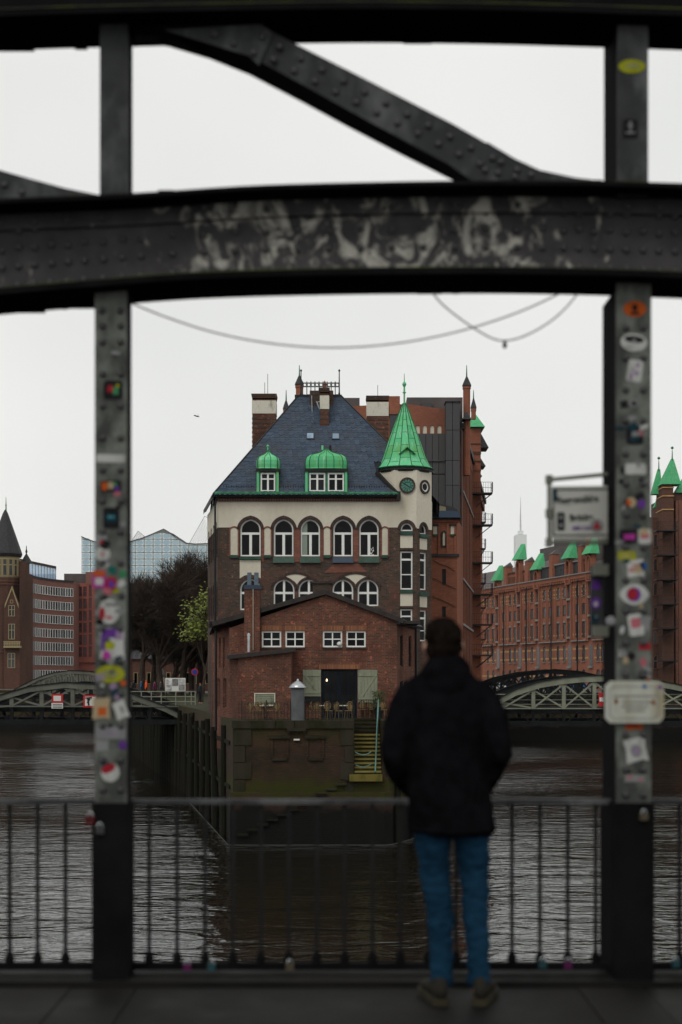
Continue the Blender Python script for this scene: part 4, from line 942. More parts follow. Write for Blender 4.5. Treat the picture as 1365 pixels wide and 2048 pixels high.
for k in range(6):
    zz = zb + .06 + k * (zt - zb - .1) / 6; s_ = MB(); s_._add([(va + .05, DL - .02, zz + .08), (vb - .05, DL - .02, zz + .08), (vb - .05, DL - .08, zz), (va + .05, DL - .08, zz), (va + .05, DL - .08, zz - .015), (vb - .05, DL - .08, zz - .015)], [(0, 1, 2, 3), (3, 2, 5, 4)]); s_.build('slat', M['shutter'], ve)
# ================================================================ terrace
DT = 73.0
mb = MB(); xv = X(596, 72.7); mb.tube([(xv, 72.75, GZ - .1), (xv, 72.75, Z(1374, 72.75))], .34, 20); vp = tag(mb.build('vent_cylinder', M['pipe_grey']), 'tall grey ventilation pipe with shiny metal hood on the terrace', 'pipe')
mb = MB(); mb.smooth = True; mb.lathe([(.46, 0), (.47, .03), (.40, .14), (.24, .28), (.10, .36), (.06, .38), (.05, .46), (.001, .47)], (xv, 72.75, Z(1376, 72.75)), 20); mb.build('hood', M['steel_pipe'], vp)
fence = thing('terrace_fence', (X(640, DT), DT, GZ), 'thin dark iron fence along the cafe terrace edge', 'fence')
fx = [(484, 582), (611, 706)]
bar = MB(); bar.tube([(0, 0, 0), (0, 0, 0.93)], .012, 4); bar_me = bar.mesh('bar', M['rail_dark'])
hoop = MB(); hoop.tube([(.17*math.cos(t), 0, .62 + .22*math.sin(t)) for t in [2*math.pi*k/14 for k in range(15)]], .012, 4, cap=False); hoop_me = hoop.mesh('hoop', M['rail_dark'])
post = MB(); post.tube([(0, 0, 0), (0, 0, 1.05)], .028, 6); post_me = post.mesh('post', M['rail_dark'])
for a, b in fx:
    for zz in (.08, .36, .9):
        mb = MB(); mb.tube([(X(a, DT), DT, GZ + zz), (X(b, DT), DT, GZ + zz)], .014, 4); mb.build('rail', M['rail_dark'], fence)
    n = int((b - a) / 6.5)
    for k in range(n + 1):
        px = a + (b - a) * k / n; link('bar', bar_me, fence, (X(px, DT), DT, GZ))
        if k % 3 == 1: link('hoop', hoop_me, fence, (X(px + 3, DT), DT, GZ))
    for px in (a, (a + b)/2, b): link('post', post_me, fence, (X(px, DT), DT, GZ))
gate = thing('stair_gate', (X(735, DT), 76.4, GZ), 'iron bar gate at the head of the mossy quay steps', 'gate')
for zz in (.08, .55, 1.0):
    mb = MB(); mb.tube([(X(709, 76.4), 76.4, GZ + zz), (X(757, 76.4), 76.4, GZ + zz)], .016, 4); mb.build('rail', M['rail_dark'], gate)
for k in range(11): link('bar', bar_me, gate, (X(709 + 4.8*k, 76.4), 76.4, GZ), scale=(1, 1, 1.08))
hr_ = thing('stair_handrail', (X(750, 73), 73, GZ - 2.7), 'mint green handrail running down the quay steps with hanging chains', 'handrail')
mb = MB(); mb.tube([(X(757, 75.9), 75.9, Z(1400, 75.9)), (X(757, 75.7), 75.7, Z(1404, 75.7)), (X(754, 74), 74, Z(1465, 74)), (X(752, 72.6), 72.6, Z(1520, 72.6)), (X(751, 72.2), 72.2, Z(1544, 72.2))], .04, 6); mb.build('rail', M['rail_mint'], hr_)
for pa in ([(711, 1504), (718, 1508), (727, 1510), (736, 1508), (743, 1503)], [(712, 1530), (720, 1533), (728, 1534), (736, 1532), (743, 1528)]):
    mb = MB(); mb.tube([(X(p, 72.2), 72.2, Z(q, 72.2)) for p, q in pa], .028, 5); mb.build('chain', M['rail_mint'], hr_)
# bistro chairs
def chair_parts():
    seat = MB(); seat.lathe([(.20, 0), (.215, .02), (.20, .045), (.001, .05)], (0, 0, .44), 14)
    back = MB(); ring(back, ellipse(0, .72, .205, .235, 16), ellipse(0, .72, .165, .195, 16), .17, .20); back.prism(ellipse(0, .70, .15, .17, 12), .18, .19)
    leg = MB(); leg.tube([(0, 0, 0), (0, 0, .45)], [.014, .018], 6)
    return seat.mesh('seat', M['wicker']), back.mesh('backrest', M['wicker']), leg.mesh('leg', M['wicker'])
ch = chair_parts()
def chair(px, D, rz, label):
    o = empty('bistro_chair', (X(px, D), D, GZ), rz, label, 'chair', 'rattan chairs on the cafe terrace')
    link('seat', ch[0], o); link('backrest', ch[1], o)
    for sx in (-1, 1):
        for sy in (-1, 1): link('leg', ch[2], o, (sx*.15, sy*.15, 0), (sy*.06, -sx*.06, 0))
chs = [(505, 73.7, 2.6, 'leftmost rattan bistro chair below the vent grille'), (520, 74.0, .3, 'second rattan bistro chair from the left below the vent grille'),
       (540, 74.1, 1.2, 'third rattan bistro chair from the left below the vent grille'), (557, 73.8, 2.9, 'rattan bistro chair just left of the grey ventilation pipe'),
       (617, 73.6, -1.9, 'rattan bistro chair just right of the grey ventilation pipe'), (635, 74.0, 3.0, 'rattan bistro chair under the left edge of the cafe door'),
       (658, 74.2, .4, 'rattan bistro chair under the lamp in the cafe door'), (678, 73.9, 2.4, 'rattan bistro chair in front of the middle of the cafe door'),
       (697, 74.3, -.5, 'rattan bistro chair under the right edge of the cafe door'), (726, 76.75, 2.9, 'rattan bistro chair behind the left of the stair gate'),
       (744, 76.8, .2, 'rattan bistro chair behind the right of the stair gate'), (767, 76.2, 2.7, 'rightmost rattan bistro chair right of the mint handrail')]
for c in chs: chair(*c)
for px, D, lb in ((529, 74.4, 'small round cafe table below the vent grille'), (648, 74.7, 'small round cafe table under the left cafe door leaf'), (690, 74.8, 'small round cafe table under the right cafe door leaf')):
    o = empty('cafe_table', (X(px, D), D, GZ), 0, lb, 'table', 'round tables on the cafe terrace')
    mb = MB(); mb.lathe([(.32, .70), (.33, .72), (.32, .74)], n=16); mb.build('table_top', M['panel_cream'], o)
    mb = MB(); mb.tube([(0, 0, 0.03), (0, 0, .7)], .03, 6); mb.lathe([(.2, 0), (.2, .02), (.05, .05)], n=10); mb.build('pedestal', M['rail_dark'], o)
# potted shrub by the right shutter, black bin, menu board
pt = thing('potted_shrub', (X(758, 76.3), 76.3, GZ), 'small dark shrub in a black pot by the right shutter', 'plant')
mb = MB(); mb.lathe([(.19, 0), (.27, .55), (.28, .62), (.24, .62)], (X(758, 76.3), 76.3, GZ), 12); mb.build('pot', M['black_metal'], pt)
mb = MB(); rl = random.Random(8)
for k in range(420):
    a = rl.uniform(0, 6.28); r_ = .36 * math.sqrt(rl.random()); h = rl.uniform(.55, 1.45) ; p = Vector((X(758, 76.3) + r_*math.cos(a), 76.3 + r_*math.sin(a), GZ + h)); q = Vector((rl.uniform(-1, 1), rl.uniform(-1, 1), rl.uniform(-.3, 1))).normalized() * .11; s = q.orthogonal().normalized() * .03
    mb.poly([p, p + q*.5 + s, p + q, p + q*.5 - s])
mb.build('foliage', M['leaf_dark'], pt)
bd = MB(); bd.box(X(606, 76.85), X(641, 76.85), 76.82, 76.86, Z(1403, 76.85), Z(1394, 76.85)); ring(bd, rect(X(605, 76.85), X(642, 76.85), Z(1403.5, 76.85), Z(1393.4, 76.85)), rect(X(607, 76.85), X(640, 76.85), Z(1402, 76.85), Z(1395, 76.85)), 76.79, 76.87)
tag(bd.build('menu_board', M['black_metal']), 'blank dark board leaning below the left shutter', 'board')
# ================================================================ tall warehouse behind the house
DW = 125.0
def xw(p): return X(p, DW)
def zw(p): return Z(p, DW)
ware = thing('brick_warehouse', (3.0, 125.0, GZ), 'tall red brick warehouse with grey cladding and iron balconies behind the house', 'warehouse')
NW = [arch(xw(a), xw(a + 8.5), zw(867), zw(850), .28) for a in (832, 846, 860.5, 875)]
mb = MB(); mb.wall([(xw(562), GZ), (xw(918), GZ), (xw(918), zw(830)), (xw(888), zw(818)), (xw(815), zw(808)), (xw(700), zw(812)), (xw(610), zw(840)), (xw(562), zw(860))], NW, DW, .3)
FX0, FY0, FX1, FY1 = xw(918), DW, 17.9, 180.0
side(mb, (FX0, FY0), (FX1, FY1), GZ, zw(850)); side(mb, (FX1, FY1), (-5, 180), GZ, zw(850)); side(mb, (-5, 180), (xw(562), DW), GZ, zw(850))
mb.build('wall', M['brick_house'], ware)
for n_ in NW:
    p = MB(); p.prism(n_, DW + .1, DW + .14); p.build('niche_panel', M['panel_cream'], ware)
mb = MB(); mb.box(xw(778), xw(800), DW - .4, DW + 1.5, zw(830), zw(794)); mb.build('gable_block', M['brick_house'], ware)
mb = MB(); mb.box(xw(674), xw(720), DW + .6, DW + 9, zw(840), zw(793)); mb.build('roof_box', M['roof_metal'], ware)
mb = MB(); mb.box(xw(815), xw(927), DW + .6, DW + 30, zw(846), zw(792)); mb.build('roof_box', M['roof_metal'], ware)
mb = MB(); mb.box(xw(844), xw(864.5), DW + .1, DW + .6, zw(818), zw(805)); mb.build('roof_vent', M['clad'], ware)
mb = MB(); mb._add([(xw(562), DW, zw(858)), (FX0, DW, zw(828)), (FX1, FY1, zw(850) + 1), (-5, 180, zw(850) + 1)], [(0, 1, 2, 3)]); mb.build('roof', M['felt'], ware)
# grey metal cladding panels
cols_ = [780, 793.5, 800] + [813 + 12.9*k for k in range(7)]
for a, b in zip(cols_, cols_[1:]):
    for ya, yb in ((868, 922), (923, 949), (950, 1012)):
        p = MB(); p.box(xw(a) + .02, xw(b) - .02, DW - .35, DW - .05, zw(yb) + .02, zw(ya) - .02); p.build('metal_panel', M['clad'], ware)
p = MB(); p.box(xw(780), xw(799), DW - .3, DW - .04, zw(866), zw(818)); p.build('metal_panel', M['clad'], ware)
p = MB(); p.box(xw(795), xw(889), DW - .5, DW - .36, zw(924), zw(921.5)); p.build('cladding_rail', M['clad'], ware)
for a, b in ((889.5, 903), (903, 917.5)):
    for ya, yb in ((810.5, 866), (866, 926), (926, 975), (975, 1040)):
        p = MB(); p.box(xw(a) + .02, xw(b) - .02, DW - 1.5, DW - .02, zw(yb) + .02, zw(ya) - .02); p.build('metal_panel', M['clad'], ware)
p = MB(); p.box(xw(888.5), xw(919), DW - 1.6, DW + .2, zw(811), zw(809)); p.build('shaft_cap', M['dark_edge'], ware)
# canal front, in local coordinates along the wall
FA = math.atan2(FY1 - FY0, FX1 - FX0); MF = Matrix.Translation((FX0, FY0, 0)) @ Matrix.Rotation(FA, 4, 'Z'); LF = math.hypot(FX1 - FX0, FY1 - FY0)
def fbox(name, mat, *b): m_ = MB(MF); m_.box(*b); return m_.build(name, M[mat], ware)
ztop = zw(850)
fbox('cornice', 'dark_edge', -.2, LF, -.5, 0.02, ztop - .35, ztop + .15)
fbox('cornice', 'brick_pier', -.1, LF, -.3, 0.02, ztop - 1.3, ztop - .36)
for k in range(9): fbox('pilaster', 'brick_pier' if k % 2 else 'brick_house', .3 + 2.6*k, .95 + 2.6*k, -.35, .02, GZ, ztop - 1.31)
for k in range(8):
    for j, (za, zb) in enumerate(((18.2, 20.8), (14.4, 17.0), (10.6, 13.2), (6.6, 9.4), (2.6, 5.4), (-.4, 1.8))):
        o = arch(1.2 + 2.6*k, 2.65 + 2.6*k, za, zb, .5)
        window(ware, o, -.12, .12, (M['brick_pier'], M['glass_far']), [(1.88 + 2.6*k, 1.98 + 2.6*k, za, zb - .3)], .16, MF)
for zz in (5.9, 9.9, 17.6): fbox('ledge', 'stone_ledge', .0, 21, -.42, .02, zz, zz + .2)
# corner turrets
def turret(px, D, w_, yb, yt, ycap, ytip, mat='brick_house', capm='roof_slate_far', root=None, n=8):
    r_ = w_ * D / F / 2; x_, y_ = X(px, D), D + r_; root = root or ware
    m_ = MB(); m_.lathe([(r_, Z(yb, D)), (r_, Z(yt + 8, D)), (r_*1.18, Z(yt + 6, D)), (r_*1.18, Z(yt + 3, D)), (r_, Z(yt + 2, D)), (r_, Z(yt, D))], (x_, y_, 0), n, a0=R(22.5)); t_ = m_.build('turret', M[mat], root)
    m_ = MB(); m_.lathe([(r_*1.3, Z(yt + 1, D)), (r_*1.25, Z(yt - 1.5, D)), (r_*.55, Z((yt + ycap)/2 - 3, D)), (r_*.12, Z(ycap, D)), (r_*.05, Z(ycap - 2, D))], (x_, y_, 0), n, a0=R(22.5)); m_.build('cap', M[capm], t_)
    m_ = MB(); m_.tube([(x_, y_, Z(ycap + 2, D)), (x_, y_, Z(ytip, D))], [.07, .03], 5); m_.build('spire', M['copper_dark'], t_)
turret(934.5, 125.2, 15, 950, 770, 750, 729); turret(599, 125.2, 15, 860, 768, 748, 729); turret(572.5, 130, 11, 860, 817, 797, 779); turret(948, 144, 10, 838, 815, 793, 779)
p = MB(); a_, b_, D_ = X(926, 124.6), X(943, 124.6), 124.6; p._add([(a_, D_, Z(838, D_)), (b_, D_, Z(838, D_)), ((a_ + b_)/2, D_ + .9, Z(815, D_)), (b_, D_ + 1.6, Z(838, D_)), (a_, D_ + 1.6, Z(838, D_))], [(0, 1, 2), (1, 3, 2), (3, 4, 2), (4, 0, 2), (0, 4, 3, 1)]); p.build('turret_skirt', M['roof_slate_far'], ware)
# hoist bay with balconies
DB = 146.0
def xb_(p): return X(p, DB)
def zb2(p): return Z(p, DB)
p = MB(); p.box(xb_(942), xb_(962), DB, DB + 5, GZ, zb2(857)); p.build('bay', M['brick_house'], ware)
for ya in (886, 903, 906, 921, 940): 
    p = MB(); p.box(xb_(941.4), xb_(962.8), DB - .1, DB + 5.1, zb2(ya + 2), zb2(ya)); p.build('string_course', M['brick_pier'], ware)
p = MB(); p._add([(xb_(941), DB - .5, zb2(855)), (xb_(969.5), DB - .5, zb2(855)), (xb_(969.5), DB + 5.5, zb2(855)), (xb_(941), DB + 5.5, zb2(855)), (xb_(950), DB + 1.6, zb2(816)), (xb_(950), DB + 3.4, zb2(816))], [(0, 1, 4), (1, 2, 5, 4), (2, 3, 5), (3, 0, 4, 5), (0, 3, 2, 1)]); p.build('hoist_roof', M['copper_far'], ware)
p = MB(); p.box(xb_(957), xb_(967), DB + 8, DB + 12, zb2(900), zb2(831)); p.build('chimney', M['brick_house'], ware)
for a, b, ya, yb, dd in ((962, 978, 866, 895, 9), (961, 972, 915, 932, 16), (960, 965, 946, 952, 22)):
    D_ = DB + dd; p = MB(); p._add([(X(a, D_), D_, Z(yb, D_)), (X(b, D_), D_, Z(yb, D_)), (X(a, D_), D_, Z(ya, D_)), (X(a, D_), D_ + 3, Z(yb, D_)), (X(b, D_), D_ + 3, Z(yb, D_)), (X(a, D_), D_ + 3, Z(ya, D_))], [(0, 1, 2), (3, 5, 4), (1, 4, 5, 2), (0, 3, 4, 1), (0, 2, 5, 3)]); p.build('hoist_roof', M['roof_slate_far'], ware)
rb = MB(); rb.tube([(0, 0, 0), (0, 0, 1.02)], .014, 4); rb_me = rb.mesh('bar', M['rail_dark'])
def balcony(root, xl, xr, y0, y1, z, rail=1.05, brace=1, nb=9):
    p = MB(); p.box(xl, xr, y0, y1, z - .14, z); b_ = p.build('balcony', M['rail_dark'], root)
    p = MB()
    for zz in (.5, rail): p.tube([(xl, y0, z + zz), (xr, y0, z + zz), (xr, y1, z + zz)], .025, 4)
    for t in range(nb + 1): xx = xl + (xr - xl)*t/nb; p.tube([(xx, y0, z), (xx, y0, z + rail)], .014 if 0 < t < nb else .035, 4)
    for t in range(1, 5): yy = y0 + (y1 - y0)*t/4; p.tube([(xr, yy, z), (xr, yy, z + rail)], .014, 4)
    p.build('railing', M['rail_dark'], b_)
    p = MB()
    for yy in (y0 + .1, y1 - .1): p.tube([(xr - .1, yy, z - .12), (xl + (xr - xl)*.25, yy, z - 1.3)], .05, 4)
    p.build('brace', M['rail_dark'], b_)
for yf_ in (988, 1051, 1126, 1189, 1249, 1310): balcony(ware, xb_(942.5), xb_(983), DB - 1.3, DB + .0, zb2(yf_))
for yf_ in (1043, 1096, 1165, 1214, 1278):
    D_ = 165.0; balcony(ware, X(955, D_), X(972, D_), D_, D_ + 2, Z(yf_, D_), nb=5)
for px in (920.5, 939.5):
    D_ = 125 if px < 930 else 143.5; p = MB(); p.tube([(X(px, D_) + .12, D_ - .2, GZ), (X(px, D_) + .12, D_ - .2, ztop - .5)], .09, 6); p.build('downpipe', M['roof_metal'], ware)
# ================================================================ brick stair tower right of the house
DS = 95.0
def xs_(p): return X(p, DS)
def zs_(p): return Z(p, DS)
stair = thing('stair_tower', (xs_(890), 95.0, GZ), 'red brick stair tower with slate rim between the house and the warehouse', 'tower')
hol = [rect(xs_(884.5), xs_(892.5), zs_(1169), zs_(1138)), rect(xs_(884.5), xs_(892), zs_(1234), zs_(1213)), rect(xs_(884.5), xs_(892), zs_(1320), zs_(1290))]
mb = MB(); mb.wall(rect(xs_(858), xs_(914.5), GZ, zs_(1038)), hol, DS, .25); side(mb, (xs_(914.5), DS), (xs_(914.5) + .9, DS + 6), GZ, zs_(1038)); mb.build('wall', M['brick_house'], stair)
for h_ in hol: window(stair, h_, DS + .1, .04, (M['dark_edge'], M['glass']))
for a, b in ((867, 875), (902, 910.5)):
    p = MB(); p.box(xs_(a), xs_(b), DS - .03, DS + .05, zs_(1068.5), zs_(1052)); p.build('plaster_panel', M['panel_cream'], stair)
    p = MB(); p.box(xs_(a) - .05, xs_(b) + .05, DS - .10, DS + .05, zs_(1072), zs_(1068.5)); p.build('sill', M['green_tile'], stair)
    p = MB(); p.box(xs_(a) - .08, xs_(b) + .08, DS - .12, DS + .05, zs_(1052), zs_(1048)); p.build('brick_lintel', M['brick_arch'], stair)
o = arch(xs_(886), xs_(890.5), zs_(1091), zs_(1065), .15)
p = MB(); p.prism(o, DS - .02, DS + .05); p.build('niche_panel', M['panel_cream'], stair)
p = MB(); ring(p, inset(o, -.13), o, DS - .06, DS + .03); p.build('niche_surround', M['brick_arch'], stair)
for a in (862.5, 878.5, 895.5, 911):
    p = MB(); p.box(xs_(a) - .07, xs_(a) + .07, DS - .10, DS + .05, zs_(1108), zs_(1046)); p.build('pilaster', M['brick_house'], stair)
for ya, yb, ov, mt in ((1113.5, 1108, .14, 'roof_slate_far'), (1044, 1037, .12, 'brick_house'), (1040, 1036.5, .22, 'brick_arch')):
    p = MB(); p.box(xs_(858), xs_(914.5) + ov, DS - ov, DS + 6, zs_(ya), zs_(yb)); p.build('string_course', M[mt], stair)
rr_ = [(xs_(858) , zs_(1036.5)), (xs_(920.5), zs_(1036.5)), (xs_(919), zs_(1030)), (xs_(914), zs_(1025)), (xs_(905), zs_(1023)), (xs_(858), zs_(1023))]
p = MB(); p.prism(rr_, DS - .5, DS + 6.5); p.build('roof_rim', M['slate'], stair)
p = MB(); p.prism([(xs_(855), zs_(1023)), (xs_(921), zs_(1030)), (xs_(915), zs_(1017)), (xs_(905), zs_(1011)), (xs_(855), zs_(1002))], DS + .4, DS + 6); p.build('roof', M['roof_slate_far'], stair)
p = MB(); p.prism([(xs_(855), zs_(1021)), (xs_(893), zs_(1021)), (xs_(893), zs_(1013)), (xs_(855), zs_(1004.5))], DS + .3, DS + .5); p.build('gable_panel', mat_flat('tan gable panel', (0.22, 0.19, 0.12), .8), stair)
for pts in ([(866, 1120), (880, 1128), (896, 1133), (911, 1143)], [(866, 1156), (885, 1166), (912, 1178)], [(866, 1193), (886, 1201), (911, 1214)]):
    p = MB(); p.tube([(xs_(a), DS - .06, zs_(b)) for a, b in pts], .025, 4); p.build('bare_vine', M['bark'], stair)
# ================================================================ long far warehouse on the right bank
UD = Vector((12.3, -46.0)).normalized(); P0 = Vector((27.7, 276.0))
far = empty('far_warehouse', (P0.x, P0.y, GZ), math.atan2(UD.y, UD.x), 'long orange brick warehouse with green hoist roofs beyond the right bridge', 'warehouse')
def u_of(px):
    k = (px - CX) / F; return (P0.y*k - P0.x) / (UD.x - UD.y*k)
OZ = -GZ     # local z is measured from street level
U0, U1 = -16.0, 74.0
hoist = [u_of(p) for p in (997, 1040.6, 1077, 1140.5, 1183)] + [57.5, 66.0]
wins = [u_of(p) for p in (976.6, 987.5, 1007.7, 1021, 1030.6, 1052.6, 1064.5, 1089.2, 1101, 1117, 1129.5, 1155, 1168, 1197)] + [53, 61, 63.5, 70]
rows = [(14.5, 16.4, .55), (11.4, 13.3, 0.12), (7.6, 10.3, 0.12), (3.8, 6.5, .55), (-.2, 2.5, .55)]
holes = []
for u in wins:
    for a, b, h in rows: holes.append(arch(u - .72, u + .72, a + OZ, b + OZ, h, 3))
mb = MB(); mb.wall(rect(U0, U1, 0, 18 + OZ), holes, 0, .14)
mb._add([(U0, 0, 18 + OZ), (U1, 0, 18 + OZ), (U1, 16, 24 + OZ), (U0, 16, 24 + OZ)], [(0, 1, 2, 3)], 0); mb.build('wall', M['brick_far'], far)
for i, h in enumerate(holes):
    c = (h[0][0] + h[1][0]) / 2; zt = max(q[1] for q in h)
    window(far, h, .05, .11, (M['brick_brown'], M['glass_far']), [(c - .06, c + .06, h[0][1], zt - .1)], .08)
    if i % 5 in (0, 3, 4):
        m_ = MB(); m_.box(c - .62, c + .62, -.18, .02, h[0][1] - .16, h[0][1] - .02); m_.build('sill', M['stone_ledge'], far)
    if i % 5 == 2:
        m_ = MB(); m_.box(c - .55, c + .55, -.06, .02, zt, zt + .3); m_.build('lintel', M['stone_ledge'], far)
edges = sorted(wins + hoist)
for u in edges:
    if u in wins:
        for s in (-1.0, 1.0):
            m_ = MB(); m_.box(u + s - .16, u + s + .16, -.09, .02, 7.4 + OZ, 16.9 + OZ); m_.build('pilaster', M['brick_far'], far)
for zz, th in ((15.9, .26), (15.1, .26), (14.6, .18), (8.1, .26), (5.7, .26), (4.2, .26), (1.2, .26)):
    m_ = MB(); 
    cuts_ = sorted([U0] + [c for u in hoist for c in (u - 1.1, u + 1.1)] + [U1])
    for a, b in zip(cuts_[::2], cuts_[1::2]):
        seg = sorted([a] + [c for u in wins if a < u < b for c in (u - .52, u + .52)] + [b])
        for c, d_ in zip(seg[::2], seg[1::2]):
            if d_ > c: m_.box(c, d_, -.012, .02, zz + OZ, zz + th + OZ)
    m_.build('yellow_band', M['brick_yellow'], far)
m_ = MB(); cu = sorted([U0] + [c for u in hoist for c in (u - 1.15, u + 1.15)] + [U1])
for a, b in zip(cu[::2], cu[1::2]): m_.box(a, b, -.45, .02, 7.05 + OZ, 7.25 + OZ)
m_.build('ledge', M['stone_ledge'], far)
for za, zb, ov, mt in ((16.9, 17.35, .25, 'brick_brown'), (17.35, 18.0, .45, 'brick_far'), (18.0, 18.2, .65, 'stone_ledge')):
    m_ = MB(); m_.box(U0, U1, -ov, .02, za + OZ, zb + OZ); m_.build('cornice', M[mt], far)
for k in range(110):
    pass
m_ = MB()
for k in range(120): m_.box(U0 + .75*k, U0 + .75*k + .38, -.40, -.24, 16.95 + OZ, 17.34 + OZ)
m_.build('dentil_course', M['brick_far'], far, kind='stuff')
# attic: louvred strips, brick parapets, big metal roofs
for a, b, kind in ((u_of(1013), u_of(1036), 'b'), (u_of(1046), u_of(1056), 'b'), (u_of(1058), u_of(1070), 'l'), (u_of(1081), u_of(1103), 'l'), (u_of(1109), u_of(1132), 'l'), (u_of(1146), u_of(1158), 'l'), (u_of(1161), u_of(1176), 'b')):
    m_ = MB(); m_.box(a, b, .1, .6, 18.2 + OZ, 20.2 + OZ); at = m_.build('attic_panel', M['brick_far' if kind == 'b' else 'roof_slate_far'], far)
    m_ = MB(); m_.box(a - .1, b + .1, -.1, .7, 20.2 + OZ, 20.42 + OZ); m_.build('coping', M['stone_ledge' if kind == 'l' else 'brick_brown'], at)
    n = int((b - a) / .62); m_ = MB()
    for k in range(n): m_.box(a + .2 + k*.62, a + .42 + k*.62, .02, .12, 18.4 + OZ, 19.6 + OZ)
    m_.build('louvre', M['brick_brown' if kind == 'b' else 'clad'], at)
m_ = MB(); m_._add([(U0, 1.2, 18.1 + OZ), (U1, 1.2, 18.1 + OZ), (U1, 5.5, 22.4 + OZ), (U0, 5.5, 22.4 + OZ), (U0, 22, 22.4 + OZ), (U1, 22, 22.4 + OZ)], [(0, 1, 2, 3), (3, 2, 5, 4)]); m_.build('roof', M['roof_metal'], far)
for pa, pb, zt, yy in ((1037, 1102, 27.6, 7), (992, 1036, 25.6, 9), (1073, 1180, 25.0, 3.5), (1176, 1230, 26.2, 5)):
    a, b = u_of(pa), u_of(pb); m_ = MB(); m_.box(a, b, yy, yy + 12, 19 + OZ, zt + OZ); rb_ = m_.build('roof_box', M['roof_metal'], far)
    if zt > 27:
        for r_ in range(4):
            for c in range(9):
                uu = a + 3.6 + 1.9*(r_) + 0; 
        for c in range(4):
            for r_ in range(9):
                uu = u_of(1049) + c*2.3; m_ = MB(); m_.box(uu, uu + 1.7, yy - .08, yy + .02, 20.6 + OZ + .68*r_, 21.0 + OZ + .68*r_); m_.build('vent_slot', M['black_metal'], rb_)
m_ = MB(); a, b = u_of(1000), u_of(1025); m_.prism([(a, 24 + OZ), (b, 24 + OZ), (b - 1.6, 30.2 + OZ), (a + 1.9, 30.2 + OZ)], 12, 16); m_.build('roof_tower', M['copper_far'], far)
for i, u in enumerate(hoist):
    zh = (19.3, 22.4, 20.0, 20.9, 21.0, 21, 21)[i]
    m_ = MB(); m_.box(u - 1.0, u - .72, -.30, .3, 7 + OZ, zh + OZ); m_.box(u + .72, u + 1.0, -.30, .3, 7 + OZ, zh + OZ); m_.box(u - .72, u + .72, .02, .3, 0 + OZ - .8, zh + OZ); h_ = m_.build('hoist_shaft', M['brick_far'], far)
    m_ = MB(); ring(m_, arch(u - 1.0, u + 1.0, 16.6 + OZ, zh + OZ, 1.2, 5), arch(u - .68, u + .68, 16.8 + OZ, zh - .35 + OZ, 1.0, 5), -.55, -.25); m_.build('hoist_arch', M['brick_far'], h_)
    for za, zb in ((14.3, 16.6), (11.3, 13.5), (7.9, 10.3), (3.0, 6.6), (-.6, 1.9)):
        m_ = MB(); m_.prism(arch(u - .62, u + .62, za + OZ, zb + OZ, .3 if za > 7 else .6, 3), -.02, .08); m_.build('loading_door', M['glass_far'], h_)
        m_ = MB(); m_.box(u - .72, u + .72, -.35, -.03, za - .35 + OZ, za + OZ); m_.build('loading_sill', M['stone_ledge'], h_)
    m_ = MB(); m_._add([(u - 1.5, -1.05, zh + OZ), (u + 1.5, -1.05, zh + OZ), (u + 1.5, .75, zh + OZ), (u - 1.5, .75, zh + OZ), (u - .35, .3, zh + 2.9 + OZ), (u + .35, .3, zh + 2.9 + OZ), (u + .6, .75, zh + 2.9 + OZ), (u - .6, .75, zh + 2.9 + OZ)], [(0, 1, 5, 4), (1, 2, 6, 5), (2, 3, 7, 6), (3, 0, 4, 7), (4, 5, 6, 7), (0, 3, 2, 1)])
    m_.build('hoist_roof', M['copper_far'], h_)
for p in (1013, 1058, 1108, 1160.6):
    u = u_of(p); m_ = MB(); m_.tube([(u, -.5, 0), (u, -.5, 16.8 + OZ), (u, -.2, 17.6 + OZ)], .11, 6); m_.build('downpipe', M['black_metal'], far)
for p, zt in ((1014, 21.6), (1057, 21.8), (1106, 22.2), (1164, 22.6), (1179, 24.4)):
    u = u_of(p); m_ = MB(); m_.box(u - .7, u + .7, -.4, .9, 17 + OZ, zt + OZ); c_ = m_.build('pier', M['brick_far'], far)
    m_ = MB(); m_._add([(u - .8, -.5, zt + OZ), (u + .8, -.5, zt + OZ), (u + .8, 1, zt + OZ), (u - .8, 1, zt + OZ), (u + .3, .6, zt + .9 + OZ)], [(0, 1, 4), (1, 2, 4), (2, 3, 4), (3, 0, 4), (0, 3, 2, 1)]); m_.build('cap', M['roof_metal'], c_)
